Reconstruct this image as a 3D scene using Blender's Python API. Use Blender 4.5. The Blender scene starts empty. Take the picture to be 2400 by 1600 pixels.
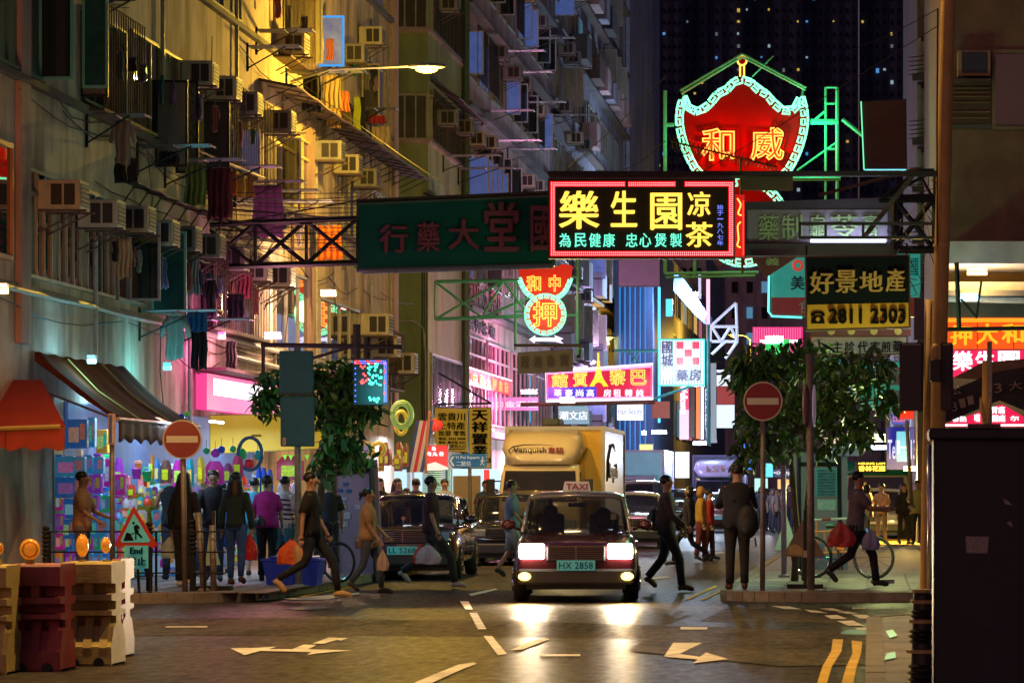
import bpy, bmesh, math, random
from mathutils import Vector, Matrix
R = math.radians
rnd = random.Random(7)
S = bpy.context.scene
COL = S.collection
# ---------------------------------------------------------------- camera
cd = bpy.data.cameras.new('camera'); cam = bpy.data.objects.new('camera', cd); COL.objects.link(cam)
cam.location = (0, 0, 1.5); cam.rotation_euler = (R(90), 0, 0)
cd.sensor_width = 36; cd.lens = 120; cd.shift_x = -0.35; cd.shift_y = 0.1475
cd.clip_end = 3000
cd.dof.use_dof = True; cd.dof.focus_distance = 60; cd.dof.aperture_fstop = 9
S.camera = cam
S.render.engine = 'CYCLES'
S.cycles.use_denoising = True
S.cycles.max_bounces = 5; S.cycles.volume_bounces = 0; S.cycles.diffuse_bounces = 2; S.cycles.glossy_bounces = 3
S.cycles.transparent_max_bounces = 8; S.cycles.transmission_bounces = 3
S.cycles.sample_clamp_indirect = 4
S.cycles.caustics_reflective = False; S.cycles.caustics_refractive = False
# ---------------------------------------------------------------- sky, night
w = bpy.data.worlds.new('World'); S.world = w; w.use_nodes = True
nt = w.node_tree; bg = nt.nodes['Background']
sky = nt.nodes.new('ShaderNodeTexSky'); sky.sky_type = 'NISHITA'; sky.sun_disc = False
sky.sun_elevation = R(14); sky.sun_rotation = R(200); sky.air_density = 1.6; sky.dust_density = 3; sky.ozone_density = 6
tint = nt.nodes.new('ShaderNodeMix'); tint.data_type = 'RGBA'; tint.blend_type = 'MULTIPLY'; tint.inputs[0].default_value = 1
tint.inputs[7].default_value = (1.12, 0.52, 0.64, 1)
nt.links.new(sky.outputs[0], tint.inputs[6]); nt.links.new(tint.outputs[2], bg.inputs[0])
bg.inputs[1].default_value = 0.031
S.view_settings.view_transform = 'Standard'; S.view_settings.look = 'None'
S.view_settings.exposure = 0.3; S.view_settings.gamma = 1; S.view_settings.use_curve_mapping = False
ld = bpy.data.lights.new('moon', 'SUN'); ld.energy = 0.012; ld.angle = R(3); ld.color = (0.7, 0.75, 1)
moon = bpy.data.objects.new('moon', ld); COL.objects.link(moon); moon.rotation_euler = (R(35), 0, R(20))

# ---------------------------------------------------------------- helpers
F, CX, HY, H = 8000.0, 2040.0, 1154.0, 1.5
def P(px, py, Y): return Vector(((px - CX) * Y / F, Y, H + (HY - py) * Y / F))
def XP(px, Y): return (px - CX) * Y / F
def ZP(py, Y): return H + (HY - py) * Y / F
def G(px, py, z=0.0):
    Y = (H - z) * F / (py - HY); return Vector(((px - CX) * Y / F, Y, z))
XL = -12.0
def YL(px): return XL * F / (px - CX)

def nodes(m):
    m.use_nodes = True; return m.node_tree.nodes, m.node_tree.links, m.node_tree.nodes['Principled BSDF']
MATS = {}
def mat(name, c, rough=.75, metal=0, var=.18, scale=3.0, bump=.0, streak=False, spec=.5, dirt=0, emit=0, ecol=None, alpha=1, grain=0, coat=0):
    if name in MATS: return MATS[name]
    m = bpy.data.materials.new(name); n, l, b = nodes(m); MATS[name] = m
    b.inputs['Roughness'].default_value = rough; b.inputs['Metallic'].default_value = metal
    b.inputs['Specular IOR Level'].default_value = spec; b.inputs['Coat Weight'].default_value = coat
    c4 = (*c, 1)
    if var or bump:
        tc = n.new('ShaderNodeTexCoord'); mp = n.new('ShaderNodeMapping')
        l.new(tc.outputs['Object'], mp.inputs[0])
        if streak: mp.inputs['Scale'].default_value = (1, .40, .22)
        nz = n.new('ShaderNodeTexNoise'); nz.inputs['Scale'].default_value = scale; nz.inputs['Detail'].default_value = 6
        nz.inputs['Roughness'].default_value = .65
        l.new(mp.outputs[0], nz.inputs[0])
        rp = n.new('ShaderNodeValToRGB'); e = rp.color_ramp.elements
        e[0].position = .32; e[1].position = .68
        e[0].color = (*[x * (1 - var) for x in c], 1); e[1].color = (*[min(1, x * (1 + var)) for x in c], 1)
        l.new(nz.outputs[0], rp.inputs[0]); out = rp.outputs[0]
        if dirt:
            n2 = n.new('ShaderNodeTexNoise'); n2.inputs['Scale'].default_value = .9; n2.inputs['Detail'].default_value = 8
            mp2 = n.new('ShaderNodeMapping'); mp2.inputs['Scale'].default_value = (1.5, 1.5, .35); mp2.inputs['Location'].default_value = (3, 7, 1)
            l.new(tc.outputs['Object'], mp2.inputs[0]); l.new(mp2.outputs[0], n2.inputs[0])
            r2 = n.new('ShaderNodeValToRGB'); r2.color_ramp.elements[0].position = .5; r2.color_ramp.elements[1].position = .72
            l.new(n2.outputs[0], r2.inputs[0])
            mx = n.new('ShaderNodeMix'); mx.data_type = 'RGBA'; mx.inputs[7].default_value = (c[0] * .25, c[1] * .23, c[2] * .2, 1)
            ml = n.new('ShaderNodeMath'); ml.operation = 'MULTIPLY'; ml.inputs[1].default_value = dirt
            l.new(r2.outputs[0], ml.inputs[0]); l.new(ml.outputs[0], mx.inputs[0]); l.new(out, mx.inputs[6]); out = mx.outputs[2]
        l.new(out, b.inputs['Base Color'])
        if bump:
            bp = n.new('ShaderNodeBump'); bp.inputs['Strength'].default_value = bump; bp.inputs['Distance'].default_value = .02
            n3 = n.new('ShaderNodeTexNoise'); n3.inputs['Scale'].default_value = grain or scale * 6; n3.inputs['Detail'].default_value = 4
            l.new(tc.outputs['Object'], n3.inputs[0]); l.new(n3.outputs[0], bp.inputs['Height']); l.new(bp.outputs[0], b.inputs['Normal'])
    else:
        b.inputs['Base Color'].default_value = c4
    if emit:
        b.inputs['Emission Color'].default_value = (*(ecol or c), 1); b.inputs['Emission Strength'].default_value = emit
    if alpha < 1: b.inputs['Alpha'].default_value = alpha
    return m
def glow(name, c, s, sample=True, base=.02):
    if name in MATS: return MATS[name]
    m = bpy.data.materials.new(name); n, l, b = nodes(m); MATS[name] = m
    b.inputs['Base Color'].default_value = (*[x * base for x in c], 1); b.inputs['Roughness'].default_value = .4
    b.inputs['Emission Color'].default_value = (*c, 1); b.inputs['Emission Strength'].default_value = s
    if not sample: m.cycles.emission_sampling = 'NONE'
    return m

class MB:
    def __init__(s): s.v = []; s.f = []; s.m = []; s.cur = 0; s.M = None
    def use(s, i): s.cur = i; return s
    def add(s, vs, fs):
        b = len(s.v)
        if s.M is not None: vs = [s.M @ Vector(v) for v in vs]
        s.v += [tuple(v) for v in vs]; s.f += [tuple(b + i for i in f) for f in fs]; s.m += [s.cur] * len(fs); return s
    def box(s, x0, x1, y0, y1, z0, z1):
        return s.add([(x0,y0,z0),(x1,y0,z0),(x1,y1,z0),(x0,y1,z0),(x0,y0,z1),(x1,y0,z1),(x1,y1,z1),(x0,y1,z1)],
                     [(3,2,1,0),(4,5,6,7),(0,1,5,4),(1,2,6,5),(2,3,7,6),(3,0,4,7)])
    def cbox(s, c, d): return s.box(c[0]-d[0]/2, c[0]+d[0]/2, c[1]-d[1]/2, c[1]+d[1]/2, c[2]-d[2]/2, c[2]+d[2]/2)
    def bevbox(s, x0, x1, y0, y1, z0, z1, b):
        pts = []
        for (x, y) in ((x0,y0),(x1,y0),(x1,y1),(x0,y1)): pts.append((x, y))
        def ring(z, i):
            r = []
            for (x, y), (sx, sy) in zip(pts, ((1,1),(-1,1),(-1,-1),(1,-1))):
                a, c = (x + sx*i, y + sy*(i+b)), (x + sx*(i+b), y + sy*i)
                r += [a, c] if (sx*sy > 0) else [c, a]
            return [(p[0], p[1], z) for p in r]
        rs = ring(z0, b*.6) + ring(z0+b, 0) + ring(z1-b, 0) + ring(z1, b*.6)
        fs = [tuple(reversed(range(8))), tuple(range(24, 32))]
        for k in range(3):
            for i in range(8): j = (i+1) % 8; fs.append((k*8+i, k*8+j, k*8+8+j, k*8+8+i))
        return s.add(rs, fs)
    def poly(s, pts): return s.add(pts, [tuple(range(len(pts)))])
    def prism(s, pts, d):
        d = Vector(d); n = len(pts); a = [Vector(p) for p in pts]; b = [p + d for p in a]
        return s.add(a + b, [tuple(reversed(range(n))), tuple(range(n, 2*n))] + [(i, (i+1) % n, n+(i+1) % n, n+i) for i in range(n)])
    def tube(s, path, r, n=6, closed=False, caps=True):
        P_ = [Vector(p) for p in path]; k = len(P_); rr = r if isinstance(r, (list, tuple)) else [r]*k
        vs = []; up = None
        for i, p in enumerate(P_):
            if closed: t = P_[(i+1) % k] - P_[i-1]
            else: t = P_[min(i+1, k-1)] - P_[max(i-1, 0)]
            if t.length < 1e-9: t = Vector((0,0,1))
            t.normalize()
            if up is None: up = Vector((0,0,1)) if abs(t.z) < .9 else Vector((1,0,0))
            a = t.cross(up)
            if a.length < 1e-4: a = t.cross(Vector((0,1,0.01)))
            a.normalize(); b = a.cross(t).normalized(); up = b
            for j in range(n):
                q = 2*math.pi*j/n; vs.append(p + (a*math.cos(q) + b*math.sin(q))*rr[i])
        fs = []
        for i in range(k if closed else k-1):
            for j in range(n):
                j2 = (j+1) % n; i2 = (i+1) % k; fs.append((i*n+j, i2*n+j, i2*n+j2, i*n+j2))
        if not closed and caps: fs += [tuple(range(n)), tuple(reversed(range((k-1)*n, k*n)))]
        return s.add(vs, fs)
    def bar(s, a, b, r=.02, n=4): return s.tube([a, b], r, n)
    def lathe(s, prof, c=(0,0,0), n=12, axis='z'):
        vs = []; k = len(prof)
        for (r, z) in prof:
            for j in range(n):
                q = 2*math.pi*j/n; x, y = r*math.cos(q), r*math.sin(q)
                vs.append((c[0]+x, c[1]+y, c[2]+z) if axis == 'z' else ((c[0]+x, c[1]+z, c[2]+y) if axis == 'y' else (c[0]+z, c[1]+x, c[2]+y)))
        fs = [(i*n+j, i*n+(j+1) % n, (i+1)*n+(j+1) % n, (i+1)*n+j) for i in range(k-1) for j in range(n)]
        fs += [tuple(reversed(range(n))), tuple(range((k-1)*n, k*n))]
        return s.add(vs, fs)
    def ell(s, c, r, n=10, m=7):
        pr = [(math.sin(math.pi*i/m), -math.cos(math.pi*i/m)) for i in range(m+1)]
        vs = []; 
        for (a, z) in pr:
            for j in range(n):
                q = 2*math.pi*j/n; vs.append((c[0]+r[0]*a*math.cos(q), c[1]+r[1]*a*math.sin(q), c[2]+r[2]*z))
        return s.add(vs, [(i*n+j, i*n+(j+1) % n, (i+1)*n+(j+1) % n, (i+1)*n+j) for i in range(m) for j in range(n)])
    def loft(s, rings, cap=True, closed=True):
        n = len(rings[0]); k = len(rings); vs = [p for r in rings for p in r]
        fs = [(i*n+j, i*n+(j+1) % n, (i+1)*n+(j+1) % n, (i+1)*n+j) for i in range(k-1) for j in range(n if closed else n-1)]
        if cap: fs += [tuple(reversed(range(n))), tuple(range((k-1)*n, k*n))]
        return s.add(vs, fs)
    def grid(s, fn, nu, nv):
        vs = [fn(i/nu, j/nv) for j in range(nv+1) for i in range(nu+1)]
        return s.add(vs, [(j*(nu+1)+i, j*(nu+1)+i+1, (j+1)*(nu+1)+i+1, (j+1)*(nu+1)+i) for j in range(nv) for i in range(nu)])
    def mesh(s, name, mats, smooth=False):
        me = bpy.data.meshes.new(name); me.from_pydata(s.v, [], s.f)
        mats = mats if isinstance(mats, (list, tuple)) else [mats]
        for m in mats: me.materials.append(m)
        if len(mats) > 1: me.polygons.foreach_set('material_index', s.m)
        if smooth: me.polygons.foreach_set('use_smooth', [True]*len(s.f))
        bm = bmesh.new(); bm.from_mesh(me); bmesh.ops.recalc_face_normals(bm, faces=bm.faces); bm.to_mesh(me); bm.free()
        me.update(); return me
WL = {}
def link(o, parent=None):
    COL.objects.link(o)
    if parent is not None:
        o.parent = parent
        L = WL.get(parent.name)
        if L is not None: o.matrix_parent_inverse = Matrix.Translation(-L)
    return o
def tag(o, label=None, cat=None, group=None, kind=None):
    if label: o['label'] = label
    if cat: o['category'] = cat
    if group: o['group'] = group
    if kind: o['kind'] = kind
    return o
def part(mb, name, mats, parent, smooth=False, label=None, kind=None):
    me = mb if isinstance(mb, bpy.types.Mesh) else mb.mesh(name, mats, smooth)
    o = bpy.data.objects.new(name, me); link(o, parent)
    return tag(o, label, None, None, kind)
def struct(mb, name, mats, smooth=False, label=None):
    return tag(part(mb, name, mats, None, smooth), label, None, None, 'structure')
def thing(name, label, cat, loc=(0,0,0), group=None, world=True):
    """an Empty at the thing's base; world=True: its parts are given in world coordinates"""
    o = bpy.data.objects.new(name, None); COL.objects.link(o); o.empty_display_size = .1
    o.location = loc
    if world: WL[o.name] = Vector(loc)
    return tag(o, label, cat, group)
def single(mb, name, mats, label, cat, group=None, smooth=False):
    return tag(part(mb, name, mats, None, smooth), label, cat, group)
def copy_tree(o, parent=None):
    c = o.copy(); COL.objects.link(c); c.parent = parent
    if parent is not None: c.matrix_parent_inverse = o.matrix_parent_inverse
    for ch in list(o.children): copy_tree(ch, c)
    return c
def place(o, loc, rz=0, sc=None):
    o.location = loc; o.rotation_euler = (0, 0, rz)
    if sc: o.scale = sc
    return o
TX = {}
TS = bpy.data.scenes.new('lettering_workshop')
def text_mesh(s, extrude=.02, tube=0, bold=0, shear=0, space=1.0):
    key = (s, extrude, tube, bold, shear, space)
    if key in TX: return TX[key]
    c = bpy.data.curves.new('lettering', 'FONT'); c.body = s; c.align_x = 'CENTER'; c.align_y = 'CENTER'; c.resolution_u = 2
    c.shear = shear; c.space_character = space; c.offset = bold; c.space_line = .95
    if tube: c.fill_mode = 'NONE'; c.bevel_depth = tube; c.bevel_resolution = 0; c.resolution_u = 3
    else: c.extrude = extrude
    o = bpy.data.objects.new('lettering', c); TS.collection.objects.link(o); TS.view_layers[0].update()
    me = bpy.data.meshes.new_from_object(o.evaluated_get(TS.view_layers[0].depsgraph))
    bpy.data.objects.remove(o); bpy.data.curves.remove(c)
    xs = [v.co.x for v in me.vertices]; ys = [v.co.y for v in me.vertices]
    if not xs: xs = ys = [0, 1]
    TX[key] = (me, min(xs), max(xs), min(ys), max(ys)); return TX[key]
def thick(me, name, b):
    # heavier strokes: the same glyph set down three times with small shifts
    if not b: m = me.copy(); m.name = name; return m
    mb = MB(); vs = [v.co.copy() for v in me.vertices]; fs = [tuple(p.vertices) for p in me.polygons]
    for k, (dx, dy) in enumerate(((0,0),(b,b*.4),(-b,b*.2),(0,-b*.6))): mb.add([v+Vector((dx,dy,.0012*k/.02*.02*8)) for v in vs], fs)
    m = bpy.data.meshes.new(name); m.from_pydata(mb.v, [], mb.f); m.materials.append(None); return m
def text(s, name, m, parent, px0, px1, py0, py1, Y, fit=True, extrude=.02, tube=0, bold=0.012, shear=0, rz=0, label=None):
    """a line of writing standing in the plane at depth Y between the given bounds, facing the camera side"""
    me, a, b, c, d = text_mesh(s, extrude, tube, .012 if tube else 0, shear)
    x0, x1, z0, z1 = XP(px0, Y), XP(px1, Y), ZP(py1, Y), ZP(py0, Y)
    sx = (x1-x0)/(b-a); sz = (z1-z0)/(d-c)
    if not fit: sx = sz = min(sx, sz)
    me2 = thick(me, name, 0 if tube else bold); me2.materials.clear(); me2.materials.append(m)
    mx = Matrix.Translation(((x0+x1)/2, Y, (z0+z1)/2)) @ Matrix.Rotation(rz, 4, 'Y') @ Matrix.Diagonal((sx, 1, sz, 1)) @ Matrix.Rotation(R(90), 4, 'X') @ Matrix.Translation((-(a+b)/2, -(c+d)/2, 0))
    me2.transform(mx)
    o = bpy.data.objects.new(name, me2); link(o, parent)
    return tag(o, label)
def lamp(name, kind, loc, energy, color, size=.3, parent=None, rot=None, spot=None, size_y=None, blend=.6):
    d = bpy.data.lights.new(name, kind); d.energy = energy; d.color = color
    if kind == 'AREA':
        d.size = size
        if size_y: d.shape = 'RECTANGLE'; d.size_y = size_y
    elif kind == 'SPOT': d.shadow_soft_size = size; d.spot_size = spot or R(120); d.spot_blend = blend
    else: d.shadow_soft_size = size
    o = bpy.data.objects.new(name, d); link(o, parent); o.location = loc
    if rot: o.rotation_euler = rot
    return o

# ---------------------------------------------------------------- materials
def tarmac(name, c, g0, g1, seed):
    # worn asphalt: dull stone body with a thin patchy polish left by tyres
    m = bpy.data.materials.new(name); n, l, b = nodes(m); MATS[name] = m; b.inputs['Specular IOR Level'].default_value = 0; b.inputs['Roughness'].default_value = .9
    tc = n.new('ShaderNodeTexCoord')
    def nz(sc, det, mpv, loc=(0,0,0)):
        mp = n.new('ShaderNodeMapping'); mp.inputs['Scale'].default_value = mpv; mp.inputs['Location'].default_value = (seed, loc[1], 0); t = n.new('ShaderNodeTexNoise'); t.inputs['Scale'].default_value = sc; t.inputs['Detail'].default_value = det; t.inputs['Roughness'].default_value = .7
        l.new(tc.outputs['Object'], mp.inputs[0]); l.new(mp.outputs[0], t.inputs[0]); return t.outputs[0]
    big = nz(.9, 8, (1,.22,1)); fine = nz(9, 6, (1,.30,1)); spot = nz(2.2, 3, (1,.5,1), (0,9,0)); 
    r1 = n.new('ShaderNodeValToRGB'); r1.color_ramp.elements[0].position = .36; r1.color_ramp.elements[1].position = .66; r1.color_ramp.elements[0].color = (*[x*.55 for x in c],1); r1.color_ramp.elements[1].color = (*[x*1.5 for x in c],1); l.new(big, r1.inputs[0])
    r2 = n.new('ShaderNodeValToRGB'); r2.color_ramp.elements[0].position = .35; r2.color_ramp.elements[1].position = .7; r2.color_ramp.elements[0].color = (.78,.78,.78,1); r2.color_ramp.elements[1].color = (1.2,1.18,1.16,1); l.new(fine, r2.inputs[0])
    mx = n.new('ShaderNodeMix'); mx.data_type = 'RGBA'; mx.blend_type = 'MULTIPLY'; mx.inputs[0].default_value = 1; l.new(r1.outputs[0], mx.inputs[6]); l.new(r2.outputs[0], mx.inputs[7])
    r3 = n.new('ShaderNodeValToRGB'); r3.color_ramp.elements[0].position = .68; r3.color_ramp.elements[1].position = .74; r3.color_ramp.elements[0].color = (1,1,1,1); r3.color_ramp.elements[1].color = (.3,.3,.3,1); l.new(spot, r3.inputs[0])
    m2 = n.new('ShaderNodeMix'); m2.data_type = 'RGBA'; m2.blend_type = 'MULTIPLY'; m2.inputs[0].default_value = 1; l.new(mx.outputs[2], m2.inputs[6]); l.new(r3.outputs[0], m2.inputs[7]); l.new(m2.outputs[2], b.inputs['Base Color'])
    gl = n.new('ShaderNodeBsdfGlossy'); gl.inputs['Roughness'].default_value = .30; gl.inputs['Color'].default_value = (1,.97,.93,1)
    mr = n.new('ShaderNodeMapRange'); mr.inputs[1].default_value = .38; mr.inputs[2].default_value = .68; mr.inputs[3].default_value = g0; mr.inputs[4].default_value = g1; l.new(fine, mr.inputs[0])
    bp = n.new('ShaderNodeBump'); bp.inputs['Strength'].default_value = .5; bp.inputs['Distance'].default_value = .01; t3 = nz(45, 3, (1,.5,1)); l.new(t3, bp.inputs['Height']); l.new(bp.outputs[0], b.inputs['Normal']); l.new(bp.outputs[0], gl.inputs['Normal'])
    ms = n.new('ShaderNodeMixShader'); l.new(mr.outputs[0], ms.inputs[0]); l.new(b.outputs[0], ms.inputs[1]); l.new(gl.outputs[0], ms.inputs[2]); l.new(ms.outputs[0], n['Material Output'].inputs[0]); return m
asphalt = tarmac('asphalt', (.048,.040,.036), .06, .13, 0); asphalt_b = tarmac('asphalt_patch', (.085,.076,.064), .01, .05, 5)
paving = mat('paving', (.20,.17,.17), .6, var=.35, scale=1.6, bump=.2, spec=.12, dirt=.4)
kerbm = mat('kerb_concrete', (.20,.185,.16), .8, var=.3, scale=4, bump=.3)
paint_w = mat('road_paint_white', (.66,.62,.54), .7, var=.35, scale=3, spec=.1, dirt=.3)
paint_y = mat('road_paint_yellow', (.62,.40,.05), .7, var=.35, scale=3, spec=.1, dirt=.3)
beige = mat('beige_render', (.50,.39,.33), .85, var=.45, scale=2.2, bump=.4, streak=True, dirt=1.0)
pinkw = mat('pink_render', (.42,.28,.27), .85, var=.22, scale=2.2, bump=.2, streak=True, dirt=.7)
greenw = mat('green_render', (.25,.30,.13), .85, var=.2, scale=2, bump=.2, streak=True, dirt=.6)
greyw = mat('grey_render', (.26,.25,.30), .85, var=.25, scale=1.2, bump=.2, streak=True, dirt=.7)
darkc = mat('dark_concrete', (.10,.09,.09), .85, var=.3, scale=2, bump=.2, streak=True, dirt=.5)
browntile = mat('brown_wall', (.20,.12,.07), .8, var=.25, scale=1.5, bump=.2, dirt=.4)
frame_al = mat('window_frame', (.30,.28,.24), .5, metal=.3, var=.2)
frame_gr = mat('window_frame_green', (.06,.16,.11), .5, var=.15)
glassd = mat('dark_glass', (.015,.018,.02), .04, var=0, spec=1.0, coat=.6)
curtain = mat('curtain', (.22,.20,.15), .9, var=.3, scale=9, streak=True)
steel = mat('galvanised_steel', (.30,.31,.32), .45, metal=.7, var=.2, scale=8)
black = mat('black_steel', (.018,.018,.018), .5, metal=.2, var=.2)
rust = mat('rusty_sheet', (.10,.065,.05), .8, var=.4, scale=5, bump=.3)
acw = mat('ac_casing', (.42,.38,.29), .6, var=.2, scale=5, dirt=.5)
acd = mat('ac_vent', (.025,.022,.022), .7, var=0)
pipe_m = mat('pvc_pipe', (.33,.31,.28), .5, var=.25, scale=6)
rubber = mat('rubber', (.02,.02,.02), .75, var=.1)
skin = mat('skin', (.42,.25,.17), .55, var=.08, scale=20)
hair = mat('black_hair', (.012,.010,.010), .45, var=.2, scale=30)
white = mat('white_paint', (.72,.72,.70), .45, var=.06, scale=4)
chrome = mat('chrome', (.65,.65,.65), .12, metal=1, var=0)
sodium = (1.0, .60, .06)
# ================================================================ ground
def rounded(pts, z=.13, name='pavement', m=None):
    mb = MB(); mb.prism([(x, y, -.2) for x, y in pts], (0, 0, .2+z)); return struct(mb, name, m or paving)
mb = MB(); mb.grid(lambda u, v: (-90+180*u, -10+620*v, 0), 12, 40); struct(mb, 'road', asphalt, label=None)
def arc(cx, cy, r, a0, a1, n=8): return [(cx+r*math.cos(R(a0+(a1-a0)*i/n)), cy+r*math.sin(R(a0+(a1-a0)*i/n))) for i in range(n+1)]
pl = [(-60, 46.0), (-10.6, 46.0)] + arc(-10.3, 48.0, 1.9, -88, 0)[1:] + [(-8.4, 250), (-60, 250)]
pr = [(-2.05, 250)] + arc(-.9, 48.0, 1.2, 180, 268) + [(60, 46.8), (60, 250)]
pn = [(.1, -5)] + [(.1, 36.5)] + arc(1.3, 37.4, 1.2, 180, 92) + [(60, 38.6), (60, -5)]
left_pav = rounded(pl, .13, 'pavement'); right_pav = rounded(pr, .13, 'pavement'); near_pav = rounded(pn, .13, 'pavement')
def kerb(pts, parent, w=.14):
    # kerb stones, one by one, proud of the paving
    segs = []; acc = []
    for a, b in zip(pts, pts[1:]):
        a, b = Vector((*a, 0)), Vector((*b, 0)); L = (b-a).length; n = max(1, round(L/.95)) if L < 60 else 40
        for i in range(n): segs.append((a + (b-a)*i/n, a + (b-a)*(i+1)/n))
    for a, b in segs[:90]:
        d = (b-a).normalized(); nn = Vector((-d.y, d.x, 0)); g = d*.006
        mb = MB(); mb.prism([a+g-nn*.012, b-g-nn*.012, b-g+nn*w, a+g+nn*w], (0, 0, .137+rnd.uniform(-.003,.003)))
        part(mb, 'kerb_stone', kerbm, parent)
kerb(list(reversed([(-30,46)]+pl[1:-2]+[(-8.4,100)]))[::-1], left_pav)
kerb([(-2.05,100)]+pr[1:-2]+[(20,46.8)], right_pav)
kerb([(.1,24)]+pn[1:-2]+[(8,38.6)], near_pav)
# paving flags that can be told apart on the nearer right pavement, seen as joints
mb0 = MB(); mb0.box(-.288,.288,-.285,.285,0,.012); flag = mb0.mesh('paving_slab', paving)
k = 0
for j in range(17):
    for i in range(9):
        if k >= 150: break
        o = bpy.data.objects.new('paving_slab', flag); link(o, right_pav); o.location = (-1.55+.6*i+.02*(j%2), 47.55+.6*j, .126+rnd.uniform(0,.004)); k += 1
for j in range(12):
    for i in range(8):
        o = bpy.data.objects.new('paving_slab', flag); link(o, left_pav); o.location = (-11.6+.6*i*.75, 47.0+.62*j, .126+rnd.uniform(0,.004)); o.scale = (.72,1,1)
# patches of newer asphalt
def sheet(pxs, name, m, z=.004, label=None):
    mb = MB(); mb.poly([G(x, y, z) for x, y in pxs]); return struct(mb, name, m)
sheet([(-200,1452),(600,1447),(1250,1455),(1700,1470),(2060,1482),(2060,1530),(1700,1500),(1480,1495),(900,1487),(-200,1490)], 'asphalt_patch', asphalt_b)
sheet([(1700,1425),(2130,1425),(2100,1460),(1640,1455)], 'asphalt_patch', asphalt_b, .003)
sheet([(1540,1482),(2100,1478),(2040,1556),(1830,1560),(1470,1523)], 'asphalt_patch', asphalt_b, .008)
# painted markings
def mark(pxs, m=paint_w): return sheet(pxs, 'road_marking', m, .011)
mark([(1078,1408),(1098,1408),(1108,1427),(1091,1427)]); mark([(1100,1435),(1118,1435),(1140,1473),(1120,1473)])
mark([(1133,1489),(1153,1489),(1188,1531),(1167,1534)]); mark([(1105,1396),(1098,1391),(1160,1378),(1167,1380)])
mark([(968,1600),(1020,1578),(1075,1556),(1110,1551),(1118,1554),(1085,1566),(1010,1600)])
# turning arrow left
mark([(540,1518),(600,1517),(648,1514),(630,1520),(685,1520),(712,1509),(742,1510),(722,1520),(822,1523),(742,1530),(718,1534),(730,1527),(610,1524),(573,1534)], paint_w)
mark([(732,1507),(770,1493),(815,1494),(800,1500),(790,1498),(760,1507)])
# arrow right
mark([(1556,1537),(1578,1505),(1646,1505),(1594,1530)]); mark([(1556,1538),(1592,1531),(1640,1538),(1655,1528),(1706,1543),(1624,1553),(1636,1544)])
mark([(1197,1522),(1250,1497),(1288,1496),(1225,1521)]); mark([(1265,1532),(1360,1532),(1360,1536),(1268,1536)])
mark([(388,1467),(486,1466),(486,1469),(388,1469)])
for q in ([(1932,1441),(1962,1440),(1986,1449),(1948,1449)], [(1996,1439),(2030,1440),(2055,1449),(2015,1448)], [(1962,1454),(1998,1453),(2026,1465),(1988,1465)],
          [(2036,1453),(2066,1453),(2092,1460),(2058,1463)], [(2004,1470),(2038,1470),(2050,1477),(2012,1476)], [(1885,1427),(1915,1430),(1940,1436),(1900,1434)],
          [(1920,1425),(1950,1424),(1978,1431),(1945,1430)], [(1958,1432),(1988,1432),(2012,1437),(1985,1437)], [(1808,1419),(1850,1420),(1880,1427),(1840,1426)], [(1997,1423),(2030,1423),(2028,1426),(1998,1426)],
          [(1595,1468),(1658,1469),(1658,1474),(1595,1474)]):
    mark(q)
mark([(1952,1497),(1976,1497),(1972,1525),(1950,1560),(1938,1600),(1915,1600),(1928,1560),(1948,1525)], paint_y)
mark([(1996,1500),(2021,1502),(2018,1530),(2008,1560),(2000,1600),(1972,1600),(1984,1560),(1998,1530)], paint_y)
mark([(1605,1403),(1612,1405),(1682,1373),(1676,1371)], paint_y); mark([(1640,1405),(1648,1406),(1700,1380),(1694,1379)], paint_y)
mark([(690,1399),(696,1401),(835,1373),(830,1371)], paint_y)
mark([(660,1402),(760,1394),(842,1388),(842,1391),(760,1404),(700,1405)])
for (a, b) in ((1514,1355),(1640,1298)):
    mark([(a,b),(a+50,b-6),(a+60,b-3),(a+12,b+2)])
mark([(1800,1228),(1840,1222),(1844,1224),(1806,1231)])
gm = mat('green_gully', (.02,.16,.16), .5, var=.5, scale=40); sheet([(1970,1480),(1992,1474),(2060,1475),(2058,1487),(1972,1485)], 'drain_cover', gm, .012)
sheet([(662,1425),(700,1420),(760,1420),(776,1424),(740,1428),(690,1428)], 'drain_cover', mat('iron_cover', (.03,.03,.03), .6), .012)
# green light on the near kerb, painted on as teal patches
for q in ([(2076,1478),(2092,1474),(2103,1488),(2086,1494)], [(2078,1530),(2098,1526),(2100,1540),(2072,1546)]):
    mb = MB(); mb.poly([G(x, y, .142) for x, y in q]); struct(mb, 'light_patch', mat('teal_light_patch', (.05,.55,.45), .4))
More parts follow.
